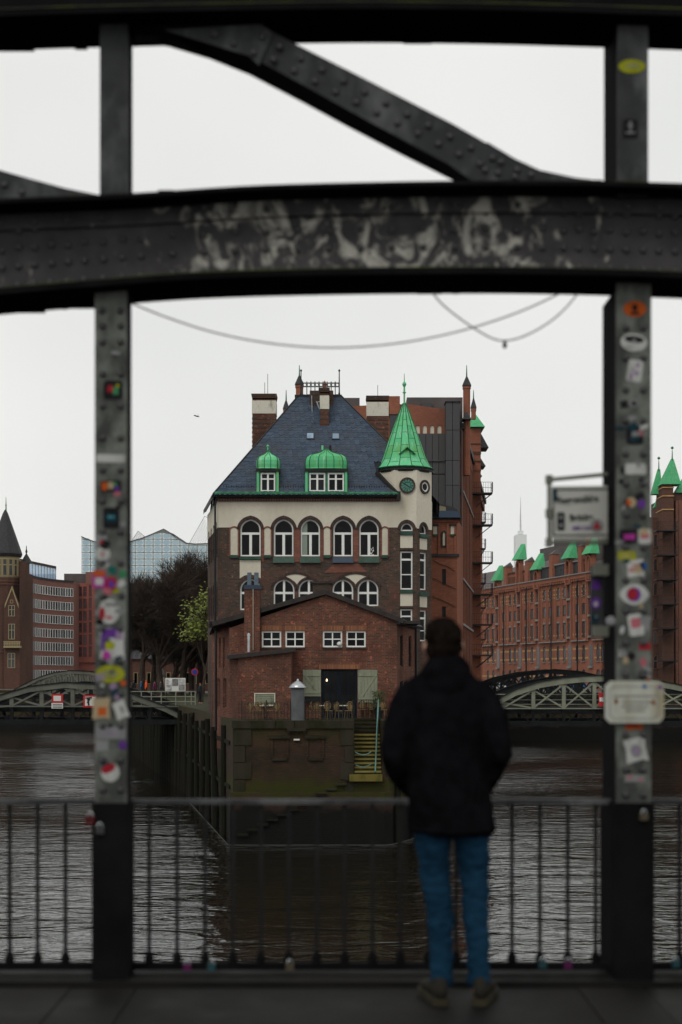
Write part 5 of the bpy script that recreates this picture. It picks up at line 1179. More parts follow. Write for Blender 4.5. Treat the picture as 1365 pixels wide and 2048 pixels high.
# ================================================================ dark tower house at the right edge
DG = 195.0
def xg(p): return X(p, DG)
def zg(p): return Z(p, DG)
tow = thing('corner_warehouse', (xg(1350), DG, GZ), 'dark brown brick warehouse with green pyramid roofs behind the sticker post at the right edge', 'warehouse')
p = MB(); p.box(xg(1326), xg(1347), DG, DG + 4, GZ, zg(965)); p.build('tower', M['brick_brown'], tow)
p = MB(); p.box(xg(1308), xg(1326), DG + 3, DG + 14, GZ, zg(1030)); p.build('wing', M['brick_brown'], tow)
p = MB(); p.box(xg(1347), xg(1420), DG + 1, DG + 14, GZ, zg(985)); p.build('wing', M['brick_brown'], tow)
for a, b, yb, yt, D_, n_ in ((1324, 1363, 968, 915, DG - .4, 0), (1305, 1326, 988, 937, DG + 2.5, 1), (1309, 1325, 1015, 987, DG + 5, 2), (1352, 1380, 985, 955, DG + .6, 3)):
    c = (a + b)/2 + (6 if n_ in (0,) else 5 if n_ else 0); w2 = (b - a) * D_ / F
    p = MB(); p._add([(X(a, D_), D_, Z(yb, D_)), (X(b, D_), D_, Z(yb, D_)), (X(b, D_), D_ + w2, Z(yb, D_)), (X(a, D_), D_ + w2, Z(yb, D_)), (X(c, D_) - .2, D_ + w2*.5, Z(yt, D_)), (X(c, D_) + .2, D_ + w2*.5, Z(yt, D_))], [(0, 1, 5, 4), (1, 2, 5), (2, 3, 4, 5), (3, 0, 4), (0, 3, 2, 1)]); r_ = p.build('pyramid_roof', M['copper_far'], tow)
    if n_ < 2:
        p = MB(); p.tube([(X(c, D_), D_ + w2*.5, Z(yt, D_) - .3), (X(c, D_), D_ + w2*.5, Z(yt - 18, D_))], [.12, .05], 6); p.lathe([(.01, 0), (.2, .15), (.2, .3), (.01, .45)], (X(c, D_), D_ + w2*.5, Z(yt - 19, D_)), 8); p.build('finial', M['copper_dark'], r_)
for ya in (974, 991, 1018):
    p = MB(); p.box(xg(1325), xg(1348), DG - .15, DG + 4, zg(ya + 2), zg(ya)); p.build('string_course', M['brick_yellow'], tow)
for yf_ in (1063, 1111.5, 1160, 1208.5, 1256.6, 1321): balcony(tow, xg(1307), xg(1350), DG - 2.2, DG, zg(yf_), 1.1, nb=12)
for k in range(6):
    for a in (1312, 1319, 1358, 1370):
        D_ = DG + (2.95 if a < 1330 else .95); o = arch(X(a, D_) - .35, X(a, D_) + .35, Z(1095 + 48.5*k, D_), Z(1068 + 48.5*k, D_), .4)
        window(tow, o, D_ - .1, .1, (M['brick_pier'], M['glass_far']), depth=.12)
for a in (1349, 1354.5, 1364, 1376):
    p = MB(); p.box(xg(a) - .3, xg(a) + .3, DG + .5, DG + 1.1, GZ, zg(1000)); p.build('pilaster', M['brick_pier'], tow)
# ================================================================ left: brick tower with slate cone
DH = 236.0
def xh(p): return X(p, DH)
def zh_(p): return Z(p, DH)
lt_ = thing('brick_tower_house', (xh(0), DH, GZ), 'ornate brick tower with dark slate cone and cream windows at the left edge', 'tower')
cx_, rad = xh(4), 31 * DH / F
p = MB(); p.lathe([(rad*.98, GZ), (rad*.98, zh_(1154))], (cx_, DH + rad, 0), 16); p.build('shaft', M['brick_brown'], lt_)
p = MB(); p.lathe([(rad*.93, zh_(1154)), (rad*.93, zh_(1112))], (cx_, DH + rad, 0), 16); p.build('drum', M['cream_frame'], lt_)
for k in range(16):
    an = 2*math.pi*(k + .5)/16; Mr = Matrix.Translation((cx_, DH + rad, 0)) @ Matrix.Rotation(an + R(90), 4, 'Z')
    if math.sin(an) < .4: window(lt_, rect(-.38, .38, zh_(1151), zh_(1117)), -rad*.93 - .1, .11, (M['cream_frame'], M['glass_far']), [(-.38, .38, zh_(1130), zh_(1128))], .16, Mr)
p = MB(); p.lathe([(rad*1.1, zh_(1106)), (rad*1.08, zh_(1103)), (rad*.62, zh_(1062)), (rad*.18, zh_(1024)), (rad*.05, zh_(1016))], (cx_, DH + rad, 0), 16); p.build('cone_roof', M['roof_slate_far'], lt_)
p = MB(); p.lathe([(rad*1.02, zh_(1112)), (rad*1.1, zh_(1106))], (cx_, DH + rad, 0), 16); p.build('eave', M['dark_edge'], lt_)
p = MB(); p.tube([(cx_ + .1, DH + rad, zh_(1026)), (cx_ + .1, DH + rad, zh_(1003)), (cx_ + .1, DH + rad, zh_(990))], [.14, .07, .03], 6); p.lathe([(.01, 0), (.2, .1), (.01, .3)], (cx_ + .1, DH + rad, zh_(1008)), 8); p.build('finial', M['copper_dark'], lt_)
for za in (1160, 1166, 1302): 
    p = MB(); p.lathe([(rad*1.03, zh_(za + 3)), (rad*1.05, zh_(za))], (cx_, DH + rad, 0), 16); p.build('string_course', M['brick_pier'], lt_)
# gabled bay with two windows and a balcony
bx = DH - .8
p = MB(); bayw = [rect(xh(19.5), xh(32.5), zh_(1233), zh_(1211)), rect(xh(19.5), xh(32.5), zh_(1279), zh_(1248)), rect(xh(18), xh(33), zh_(1336), zh_(1306))]
p.wall([(xh(11), GZ), (xh(42), GZ), (xh(42), zh_(1208)), (xh(27), zh_(1174)), (xh(13), zh_(1208)), (xh(11), zh_(1214))], bayw, bx, .25); side(p, (xh(42), bx), (xh(48) + .4, bx + 6), GZ, zh_(1145)); p.build('bay', M['brick_brown'], lt_)
for o in bayw:
    c = (o[0][0] + o[1][0]) / 2; zm = o[0][1] + (o[2][1] - o[0][1]) * .6
    window(lt_, o, bx - .06, .10, (M['cream_frame'], M['glass_far']), [(c - .06, c + .06, o[0][1], o[2][1]), (o[0][0], o[1][0], zm - .05, zm + .05)], .2)
for s, xe in ((-1, 12.5), (1, 40)):
    p = MB(); p.band([(xh(27), zh_(1172)), (xh(xe), zh_(1210))], [(xh(27), zh_(1179)), (xh(xe), zh_(1217))], bx - .15, bx + .1); p.build('gable_coping', M['cream_frame'], lt_)
window(lt_, rect(xh(23), xh(29), zh_(1207), zh_(1200)), bx - .06, .08, (M['cream_frame'], M['glass_far']), depth=.15)
bl = MB(); bl.box(xh(12), xh(46), bx - .9, bx, zh_(1296), zh_(1292)); bl.box(xh(12), xh(46), bx - .9, bx - .75, zh_(1285), zh_(1283)); bal = bl.build('balcony', M['cream_frame'], lt_)
bb = MB(); bb.tube([(0, 0, 0), (0, 0, .3), (0, 0, .6)], [.08, .13, .08], 6); bbm = bb.mesh('baluster', M['cream_frame'])
for k in range(10): link('baluster', bbm, bal, (xh(14 + 3.3*k), bx - .82, zh_(1292)))
p = MB(); p.lathe([(1.1, 0), (.6, .8), (.12, 1.6), (.08, 1.9)], (xh(40), DH + 5, zh_(1122)), 8); p.lathe([(.1, 1.7), (.2, 2.0), (.08, 2.4), (.05, 3.0)], (xh(40), DH + 5, zh_(1122)), 6); p.build('stair_roof', M['roof_slate_far'], lt_)
p = MB(); p.box(xh(32), xh(46), DH + 2, DH + 5, GZ, zh_(1121)); p.build('wing', M['brick_brown'], lt_)
# ================================================================ curved office block
off = thing('office_block', (-59, 295, GZ), 'curved brick office block with rows of white framed windows behind the left bridge', 'building')
curve = [(-62.4, 272), (-62.0, 278), (-61.3, 288), (-60.6, 291.5), (-59.8, 294), (-58.9, 296.3), (-58.0, 298), (-56.4, 300)]
ZO = Z(1163, 300)
def oz(y): return Z(y, 300)
def strip(z0, z1, offn, mat, name, path=curve):
    p = MB()
    for a, b in zip(path, path[1:]): side(p, a, b, z0, z1, offn)
    return p.build(name, M[mat], off)
strip(GZ, ZO, 0, 'brick_office', 'wall')
bk = MB(); bk.slab([(a, b + .3) for a, b in curve] + [(-56.4, 320), (-80, 320), (-80, 272)], GZ, ZO - .02); bk.build('core', M['brick_office'], off)
rowsO = [1185.5, 1214, 1241, 1268.5, 1295, 1322, 1349]
seglen = [0]
for a, b in zip(curve, curve[1:]): seglen.append(seglen[-1] + math.hypot(b[0]-a[0], b[1]-a[1]))
def at_len(s):
    for i in range(len(curve)-1):
        if s <= seglen[i+1]:
            t = (s - seglen[i]) / (seglen[i+1] - seglen[i]); a, b = curve[i], curve[i+1]
            return (a[0] + (b[0]-a[0])*t, a[1] + (b[1]-a[1])*t), math.atan2(b[1]-a[1], b[0]-a[0])
    a, b = curve[-2], curve[-1]; return b, math.atan2(b[1]-a[1], b[0]-a[0])
def len_of_px(px):
    best = (1e9, 0)
    for k in range(600):
        s = seglen[-1]*k/599; (x_, y_), _ = at_len(s); e_ = abs(CX + F*x_/y_ - px)
        if e_ < best[0]: best = (e_, s)
    return best[1]
wf = MB(); ring(wf, rect(-.5, .5, -.9, .9), rect(-.42, .42, -.83, .83), -.14, .02); wfm = wf.mesh('window', M['white'])
wp = MB(); wp.prism(rect(-.42, .42, -.84, .84), -.06, -.03); wpm = wp.mesh('pane', M['glass_far'])
gp = MB(); gp.box(-.62, .62, -.05, .02, -.95, .95); gpm = gp.mesh('louvre_panel', mat_flat('grey louvre', (0.17, 0.175, 0.175), .6))
for y in rowsO:
    for k in range(15):
        px = 72 + 5.1*k; s = len_of_px(px); (x_, y_), a_ = at_len(s); sc = math.cos(a_)
        o = link('window', wfm, off, (x_, y_, oz(y)), (0, 0, a_), (min(1.0, .44/max(sc, .25)), 1, 1)); link('pane', wpm, o)
    for k in range(12):
        s = seglen[2] - 13 + 1.26*k
        if s < .2: continue
        (x_, y_), a_ = at_len(s); link('louvre_panel', gpm, off, (x_, y_, oz(y)), (0, 0, a_))
strip(ZO - .3, ZO + .15, .12, 'felt', 'coping')
p = MB(); p._add([(X(40, 285), 285, ZO), (X(112, 306), 306, ZO), (X(112, 306), 306, Z(1137, 306)), (X(40, 285), 285, Z(1122, 285))], [(0, 1, 2, 3)]); ph = p.build('penthouse', M['glass_sky'], off)
p = MB()
for k in range(13): 
    t = k / 12; x_, y_ = X(40, 285)*(1-t) + X(112, 306)*t, 285 + 21*t; p.tube([(x_, y_ - .05, ZO), (x_, y_ - .05, Z(1122, 285)*(1-t) + Z(1137, 306)*t)], .08, 4)
p.build('mullion', M['bridge_green'], ph)
p = MB(); p._add([(X(38, 284), 284, Z(1122, 285)), (X(113, 305.5), 305.5, Z(1137, 306)), (X(113, 312), 312, Z(1137, 306) + .1), (X(38, 312), 312, Z(1122, 285)), (X(38, 284), 284, Z(1122, 285) + .45), (X(113, 305.5), 305.5, Z(1137, 306) + .45), (X(113, 312), 312, Z(1137, 306) + .5), (X(38, 312), 312, Z(1122, 285) + .45)], [(0, 1, 5, 4), (4, 5, 6, 7), (1, 2, 6, 5), (0, 3, 2, 1)]); p.build('penthouse_roof', M['felt'], ph)
# red framed block next to it
DR = 306.0
def xr_(q): return X(q, DR)
def zr_(q): return Z(q, DR)
rb_ = thing('red_block', (xr_(165), DR, GZ), 'narrow red brick block with dark red window grid beside the sticker post', 'building')
rw_ = [rect(xr_(a), xr_(b), zr_(1193 + 24.2*k), zr_(1173 + 24.2*k)) for k in range(6) for a, b in ((156, 164.5), (166.5, 174))] + [rect(xr_(178), xr_(184), zr_(1193 + 24.2*k), zr_(1171 + 24.2*k)) for k in range(6)] + [rect(xr_(259), xr_(266), zr_(1193 + 24.2*k), zr_(1173 + 24.2*k)) for k in range(6)]
p = MB(); p.wall(rect(xr_(147), xr_(276), zr_(1325), zr_(1166)), rw_, DR, .3); p.box(xr_(147), xr_(276), DR + .4, DR + 12, GZ, zr_(1166)); p.build('wall', mat_brick('deep red brick', (0.30, 0.095, 0.07), (0.24, 0.08, 0.06), (0.2, 0.09, 0.07), .5, .2, gs=.1, grime=(0.2, .07, .055)), rb_)
mred = mat_flat('dark red window frame', (0.12, 0.028, 0.026), .5)
for o in rw_: window(rb_, o, DR + .08, .12, (mred, M['glass_far']), [((o[0][0] + o[1][0])/2 - .06, (o[0][0] + o[1][0])/2 + .06, o[0][1], o[2][1]), (o[0][0], o[1][0], (o[0][1] + o[2][1])/2 - .05, (o[0][1] + o[2][1])/2 + .05)], .15)
p = MB(); p.box(xr_(125), xr_(178), DR + 2, DR + 10, zr_(1168), zr_(1146)); p.build('roof_box', M['roof_metal'], rb_)
p = MB(); p.box(xr_(172), xr_(192), DR - .1, DR + 2, zr_(1168), zr_(1144)); p.build('parapet', M['brick_office'], rb_)
# ================================================================ wave-topped glass concert hall, far off
DE = 850.0
def xe_(q): return X(q, DE)
def ze_(q): return Z(q, DE)
hall = thing('glass_hall', (xe_(290), DE, GZ), 'distant pale blue glass hall with wave shaped roof line', 'building')
topl = [(163, 1073), (176, 1078.5), (189, 1083), (215, 1088), (240, 1087), (261, 1083), (283, 1077), (305, 1068), (328, 1058), (338, 1064), (350, 1073), (372, 1086), (390, 1088), (418, 1087), (450, 1070)]
def top_at(px):
    for (a, ya), (b, yb) in zip(topl, topl[1:]):
        if a <= px <= b: return ya + (yb - ya)*(px - a)/(b - a)
    return topl[-1][1]
p = MB(); p.prism([(xe_(a), ze_(b)) for a, b in topl] + [(xe_(450), GZ), (xe_(163), GZ)], DE + 1, DE + 40); p.build('core', mat_flat('glass core', (0.24, 0.25, 0.24), .4), hall)
def mat_hall():
    m, t, b = new_mat('printed hall glass')
    uv = node(t, 'ShaderNodeTexCoord'); g = node(t, 'ShaderNodeTexGradient'); g.gradient_type = 'SPHERICAL'
    mp = node(t, 'ShaderNodeMapping'); mp.inputs['Location'].default_value = (-1.0, -1.0, 0); mp.inputs['Scale'].default_value = (2.0, 2.0, 1)
    t.links.new(uv.outputs['UV'], mp.inputs['Vector']); t.links.new(mp.outputs[0], g.inputs['Vector'])
    rp = node(t, 'ShaderNodeValToRGB'); rp.color_ramp.elements[0].position = 0.02; rp.color_ramp.elements[0].color = (0.62, 0.70, 0.71, 1); rp.color_ramp.elements[1].position = .24; rp.color_ramp.elements[1].color = (0.31, 0.45, 0.53, 1)
    t.links.new(g.outputs['Color'], rp.inputs[0]); oi = node(t, 'ShaderNodeObjectInfo')
    mm = node(t, 'ShaderNodeMixRGB'); mm.inputs[2].default_value = (0.45, 0.55, 0.56, 1); r2 = node(t, 'ShaderNodeMapRange'); r2.inputs['To Max'].default_value = .45
    t.links.new(oi.outputs['Random'], r2.inputs['Value']); t.links.new(r2.outputs[0], mm.inputs[0]); t.links.new(rp.outputs[0], mm.inputs[1])
    t.links.new(mm.outputs[0], b.inputs['Base Color']); setb(b, roughness=.12, specular_ior_level=.8); return m
MH = mat_hall()
cw_, chh = 17.9, 13.2
j = 0
for c in range(15):
    for r_ in range(9):
        a = 163.5 + cw_*c; b = min(a + cw_, 418); yb = 1184 - chh*r_; yt = yb - chh
        ya, yc = top_at(a) + .6, top_at(b) + .6
        ta, tb = max(yt, ya), max(yt, yc)
        if ta >= yb - 1 and tb >= yb - 1: continue
        ta, tb = min(ta, yb - .4), min(tb, yb - .4)
        me = bpy.data.meshes.new('glass_panel')
        me.from_pydata([(xe_(a) + .2, DE, ze_(yb) + .18), (xe_(b) - .2, DE, ze_(yb) + .18), (xe_(b) - .2, DE, ze_(tb) - .18), (xe_(a) + .2, DE, ze_(ta) - .18)], [], [(0, 1, 2, 3)])
        me.materials.append(MH); uvl = me.uv_layers.new(name='UVMap')
        for i, q in enumerate(((0, 0), (1, 0), (1, (yb - tb)/chh), (0, (yb - ta)/chh))): uvl.data[i].uv = q
        link('glass_panel', me, hall)
        
m_ = MB(); m_.tube([(xe_(a), DE - .2, ze_(b)) for a, b in topl], .35, 4); m_.build('roof_edge', M['clad'], hall)
rl = random.Random(4)
for tri in (((262, 1078), (274, 1060), (293, 1076)), ((377, 1085), (408, 1030), (425, 1040), (425, 1087)), ((333, 1061), (345, 1066), (375, 1086))):
    m_ = MB(); P = [Vector((xe_(a), DE + 6, ze_(b))) for a, b in tri]
    for a, b in zip(P, P[1:]): m_.tube([a, b], .16, 4)
    n = 14; A_, B_, C_ = P[0], P[1], P[-1]
    for i in range(1, n):
        t = i / n; m_.tube([A_.lerp(B_, t), A_.lerp(C_, t)], .05, 3); m_.tube([C_.lerp(B_, t), C_.lerp(A_, t)], .05, 3)
    m_.build('roof_net', M['clad'], hall)
# pale radio tower block, right, with the haze put into its colours
DK = 1300.0
m_ = MB(); m_.box(X(1032, DK), X(1054, DK), DK, DK + 15, GZ, Z(1069, DK)); m_.box(X(1038, DK), X(1048, DK), DK + 2, DK + 8, Z(1068, DK), Z(1061, DK))
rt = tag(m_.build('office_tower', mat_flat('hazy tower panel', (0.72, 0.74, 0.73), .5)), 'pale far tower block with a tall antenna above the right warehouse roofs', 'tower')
m_ = MB(); m_.tube([(X(1043, DK), DK + 5, Z(1062, DK)), (X(1043, DK), DK + 5, Z(1025, DK)), (X(1043, DK), DK + 5, Z(992, DK))], [.9, .5, .15], 5)
for q in (1050, 1040, 1030): m_.box(X(1040, DK), X(1046, DK), DK + 4.5, DK + 5.5, Z(q + .6, DK), Z(q, DK))
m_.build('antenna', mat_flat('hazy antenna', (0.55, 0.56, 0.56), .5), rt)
# ================================================================ trees
def bare_tree(name, px, D, h, seed, label, spread=1.0, leaves=None, levels=5, trunk_r=.24, dens=3, fork=.28, group='trees left of the house'):
    rr = random.Random(seed); base = Vector((X(px, D), D, GZ)); root = thing(name, base, label, 'tree', group)
    tr = MB(); br = MB(); tw = MB(); tips = []
    def grow(p, d, L, r, lev):
        n = 3 if lev < 3 else 2; pts = [p.copy()]; rs_ = [r]; q = p.copy(); dd = d.copy()
        for i in range(n):
            dd = (dd + Vector((rr.uniform(-1, 1), rr.uniform(-1, 1), rr.uniform(-.3, .6))) * (.10 + .05*lev)).normalized()
            q = q + dd * (L / n); pts.append(q.copy()); rs_.append(r * (1 - .45*(i+1)/n))
        (tr if lev == 0 else br if lev < 3 else tw).tube(pts, rs_, 7 if lev == 0 else 5 if lev < 3 else 3, cap=False)
        if lev >= levels:
            tips.append((q.copy(), dd.copy())); return
        k = dens + (1 if lev in (1, 2) else 0) + (1 if rr.random() < .5 else 0)
        for i in range(k):
            t = rr.uniform(.45, 1.0) if lev else rr.uniform(.6, 1.0); j = min(int(t * n), n - 1); s = pts[j].lerp(pts[j+1], t*n - j)
            a = rr.uniform(0, 6.283); side_ = Vector((math.cos(a), math.sin(a), 0)); tilt = rr.uniform(.35, .95) * spread
            nd = (dd * math.cos(tilt) + (side_ - dd * side_.dot(dd)).normalized() * math.sin(tilt) + Vector((0, 0, .12))).normalized()
            grow(s, nd, L * rr.uniform(.58, .78), max(rs_[j+1] * rr.uniform(.5, .72), .012), lev + 1)
        grow(q, dd, L * rr.uniform(.6, .78), rs_[-1] * .8, lev + 1)
    grow(base + Vector((0, 0, -.1)), Vector((rr.uniform(-.06, .06), rr.uniform(-.06, .06), 1)), h * fork, trunk_r, 0)
    for p, d in tips:
        for k in range(0 if leaves else 6):
            v = (d + Vector((rr.uniform(-1, 1), rr.uniform(-1, 1), rr.uniform(-.6, .9))) * .9).normalized() * rr.uniform(.5, 1.3); s_ = v.orthogonal().normalized() * .014
            m0 = p + v*.5 + Vector((rr.uniform(-.06, .06), rr.uniform(-.06, .06), rr.uniform(-.02, .06)))
            tw._add([p - s_, p + s_, m0 + s_*.8, m0 - s_*.8, p + v], [(0, 1, 2, 3), (3, 2, 4)])
    top_z = max(v[2] for v in tw.v); k_ = h / (top_z - base.z)            # bring the grown tree to its height
    for m_ in (tr, br, tw): m_.v = [tuple(base[i] + (v[i] - base[i]) * k_ for i in range(3)) for v in m_.v]
    tips = [(base + (p - base) * k_, d) for p, d in tips]
    tr.build('trunk', M['bark'], root); br.build('limbs', M['bark'], root); tw.build('twigs', M['bark'], root)
    if leaves:
        lf = MB()
        for p, d in tips:
            for k in range(leaves):
                c = p + Vector((rr.gauss(0, .28), rr.gauss(0, .28), rr.gauss(0, .28))); u = Vector((rr.uniform(-1, 1), rr.uniform(-1, 1), rr.uniform(-.8, .4))).normalized(); s = rr.uniform(.10, .19); v = u.orthogonal().normalized()
                lf.poly([c, c + u*s + v*s*.55, c + u*s*2, c + u*s - v*s*.55])
        lf.build('crown', M['leaf_spring'], root)
    return root
bare_tree('bare_tree', 284, 172, 15.6, 21, 'leafless dark tree nearest the left sticker post', 1.05, trunk_r=.3, fork=.2)
bare_tree('bare_tree', 322, 160, 15.4, 22, 'leafless dark tree behind the white notice board', 1.05, trunk_r=.3, fork=.2)
bare_tree('bare_tree', 362, 168, 17.6, 23, 'tallest leafless dark tree left of the leafy one', 1.0, trunk_r=.34, fork=.2)
bare_tree('bare_tree', 402, 176, 18.8, 24, 'leafless dark tree against the left flank of the house', 1.0, trunk_r=.34, fork=.2)
bare_tree('bare_tree', 308, 182, 12.5, 26, 'low leafless dark tree between the two trees nearest the post', 1.1, trunk_r=.25, fork=.15)
bare_tree('bare_tree', 345, 180, 13.5, 27, 'low leafless dark tree just left of the tallest one', 1.1, trunk_r=.25, fork=.15)
bare_tree('bare_tree', 385, 172, 12.5, 28, 'low leafless dark tree right behind the leafy tree', 1.1, trunk_r=.25, fork=.15)
bare_tree('leafy_tree', 404, 122, 10.0, 33, 'young tree with fresh yellow green leaves by the house corner', .62, leaves=7, levels=4, trunk_r=.13, dens=2, fork=.3)
# low houses behind the trees
DHs = 205.0
lh = thing('low_house', (X(340, DHs), DHs, GZ), 'low dark brick house row hidden behind the leafless trees', 'house')
m_ = MB(); m_.box(X(262, DHs), X(425, DHs), DHs, DHs + 8, GZ, Z(1318, DHs)); m_.build('wall', M['brick_brown'], lh)
m_ = MB(); m_._add([(X(260, DHs), DHs - .4, Z(1318, DHs)), (X(427, DHs), DHs - .4, Z(1318, DHs)), (X(427, DHs), DHs + 4, Z(1285, DHs)), (X(260, DHs), DHs + 4, Z(1285, DHs)), (X(260, DHs), DHs + 8.4, Z(1318, DHs)), (X(427, DHs), DHs + 8.4, Z(1318, DHs))], [(0, 1, 2, 3), (3, 2, 5, 4)]); m_.build('roof', M['roof_slate_far'], lh)
for k in range(12):
    a = X(268 + 13*k, DHs); window(lh, rect(a, a + .6, Z(1368, DHs), Z(1345, DHs)), DHs - .06, .07, (M['cream_frame'], M['glass_far']), depth=.1)
hs2 = thing('white_cottage', (X(314, 190), 190, GZ), 'small pale gabled cottage end left of the notice board', 'house')
m_ = MB(); m_.prism([(X(306, 190), GZ), (X(322, 190), GZ), (X(322, 190), Z(1352, 190)), (X(317, 190), Z(1340, 190)), (X(306, 190), Z(1358, 190))], 190, 194); m_.build('wall', M['panel_cream'], hs2)
m_ = MB(); m_.band([(X(304, 190), Z(1357, 190)), (X(317, 190), Z(1336, 190)), (X(324, 190), Z(1350, 190))], [(X(304, 190), Z(1361, 190)), (X(317, 190), Z(1340, 190)), (X(324, 190), Z(1354, 190))], 189.7, 194.2); m_.build('roof', M['roof_slate_far'], hs2)
window(hs2, rect(X(311, 190), X(315.5, 190), Z(1375, 190), Z(1364, 190)), 189.92, .05, (M['cream_frame'], M['glass_far']), depth=.08)
# ================================================================ arched truss bridges
def truss_bridge(name, label, D, chord, posts, ydeck, ybot, depth, mats, xr, extra=0.0, th=11, ybase=None, pw=.17, xspan=None):
    root = thing(name, (X(chord[len(chord)//2][0], D), D, Z(ybot, D)), label, 'bridge', 'river bridges behind the house')
    def ztop(px):
        for (a, ya), (b, yb) in zip(chord, chord[1:]):
            if a <= px <= b: return ya + (yb - ya)*(px - a)/(b - a)
        return None
    for s, dd in enumerate((0.0, depth)):
        Dd = D + dd; off_ = lambda p: X(p, D)
        top = [(X(a, D), Z(b, D)) for a, b in chord]; bot = [(X(a, D), Z(b + th, D)) for a, b in chord]
        m_ = MB(); m_.band(top, bot, Dd - .22, Dd + .22); c_ = m_.build('arch_chord', M[mats[s]], root)
        m_ = MB(); m_.band([(x, z + .06) for x, z in top], [(x, z) for x, z in top], Dd - .32, Dd + .32); m_.build('chord_flange', M['bridge_dark'], c_)
        for p in posts:
            zt = ztop(p)
            if zt is None: continue
            m_ = MB(); m_.box(X(p, D) - pw, X(p, D) + pw, Dd - .1, Dd + .1, Z(ydeck + 2, D), Z(zt + th, D) + .05); m_.build('post', M[mats[s]], root)
            m_ = MB(); m_.box(X(p, D) - pw*.9, X(p, D) + pw*.9, Dd - .09, Dd + .09, Z(ybot, D), Z(ydeck + 2, D)); m_.build('post', M['bridge_dark'], root)
        for a, b in zip(posts, posts[1:]):
            za, zb = ztop(a), ztop(b)
            if za is None or zb is None: continue
            for (pa, qa), (pb, qb), yo in (((a, ydeck), (b, zb + th), -.05), ((a, za + th), (b, ydeck), .05)):
                v0, v1 = Vector((X(pa, D), Dd + yo, Z(qa, D))), Vector((X(pb, D), Dd + yo, Z(qb, D)))
                m_ = MB(); m_.tube([v0, v1], pw*.62, 4); m_.build('diagonal', M[mats[s]], root)
            mid = (a + b) / 2
            for q in (a, b):
                m_ = MB(); m_.tube([Vector((X(q, D), Dd, Z(ybot - 2, D))), Vector((X(mid, D), Dd, Z(ydeck + 6, D)))], pw*.4, 4); m_.build('diagonal', M['bridge_dark'], root)
    x0, x1 = xspan or (X(chord[0][0], D) - 1, X(chord[-1][0], D) + 1)
    m_ = MB(); m_.box(x0, x1, D + .35, D + depth - .35, Z(ydeck + 12, D), Z(ydeck + 2, D)); m_.build('deck', M['bridge_dark'], root)
    m_ = MB(); m_.box(x0, x1, D - .3, D - .24, Z(ydeck + 2, D), Z(ydeck, D)); m_.build('deck_edge', M[mats[0]], root)
    m_ = MB(); m_.box(x0, x1, D - .2, D + depth + .2, Z(ybot, D), Z(ybot - 10, D)); m_.build('bottom_chord', M['bridge_dark'], root)
    for yy in xr:
        m_ = MB(); m_.tube([(x0, D + .5, Z(yy, D)), (x1, D + .5, Z(yy, D))], .05, 5); m_.build('handrail', M[mats[0]], root)
    return root
truss_bridge('truss_bridge', 'pale green arched truss bridge right of the person', 115.0,
             [(960, 1416), (990, 1402), (1033, 1379), (1080, 1364), (1127, 1356), (1165, 1352.5), (1205, 1351), (1255, 1353), (1304, 1359), (1365, 1371), (1430, 1392), (1490, 1418)],
             [1006 + 61*k for k in range(8)], 1416, 1452, 9.0, ('bridge_green', 'bridge_dark'), (1389, 1400, 1409), th=12, pw=.15, xspan=(10.4, 37))
truss_bridge('truss_bridge', 'grey green arched truss bridge with red signs left of the quay', 110.0,
             [(-60, 1412), (0, 1391), (60, 1373), (130, 1365), (190, 1368), (265, 1388), (330, 1412), (380, 1437)],
             [-40, 24, 84, 146, 208, 262, 300], 1412, 1449, 8.0, ('bridge_grey', 'bridge_dark'), (), th=11, pw=.15, xspan=(-37, -11.2))
truss_bridge('truss_bridge', 'dark arched bridge in front of the parked cars', 152.0,
             [(940, 1385), (962, 1371), (1000, 1356), (1050, 1345), (1110, 1339), (1160, 1343), (1200, 1352), (1250, 1372)],
             [962, 990, 1018, 1046, 1074, 1102, 1130, 1158, 1186], 1394, 1410, 7.0, ('bridge_dark', 'bridge_dark'), (1386,), th=7, pw=.14, xspan=(14.0, 34))
truss_bridge('truss_bridge', 'far grey arched bridge with close lattice behind the left bridge', 190.0,
             [(20, 1385), (45, 1371), (80, 1354), (110, 1345), (140, 1341), (180, 1343), (215, 1351), (255, 1366)],
             [45 + 11*k for k in range(19)], 1386, 1398, 6.0, ('bridge_grey', 'bridge_grey'), (1380,), th=6, pw=.12, xspan=(-46, -27))
# pale railing on the left bridge landing
rl_ = thing('bridge_railing', (X(330, 112), 111.2, GZ), 'pale green grey pipe railing behind the left bridge end', 'railing')
for yy in (1383, 1393.5, 1403.5):
    m_ = MB(); m_.tube([(X(255, 111.2), 111.2, Z(yy, 111.2)), (X(391, 111.2), 111.2, Z(yy, 111.2))], .045, 5); m_.build('rail', M['bridge_green'], rl_)
for px in (262, 283, 303, 323, 352, 371, 383, 391):
    m_ = MB(); m_.tube([(X(px, 111.2), 111.2, Z(1411, 111.2)), (X(px, 111.2), 111.2, Z(1382.5, 111.2))], .05, 5); m_.build('post', M['bridge_green'], rl_)
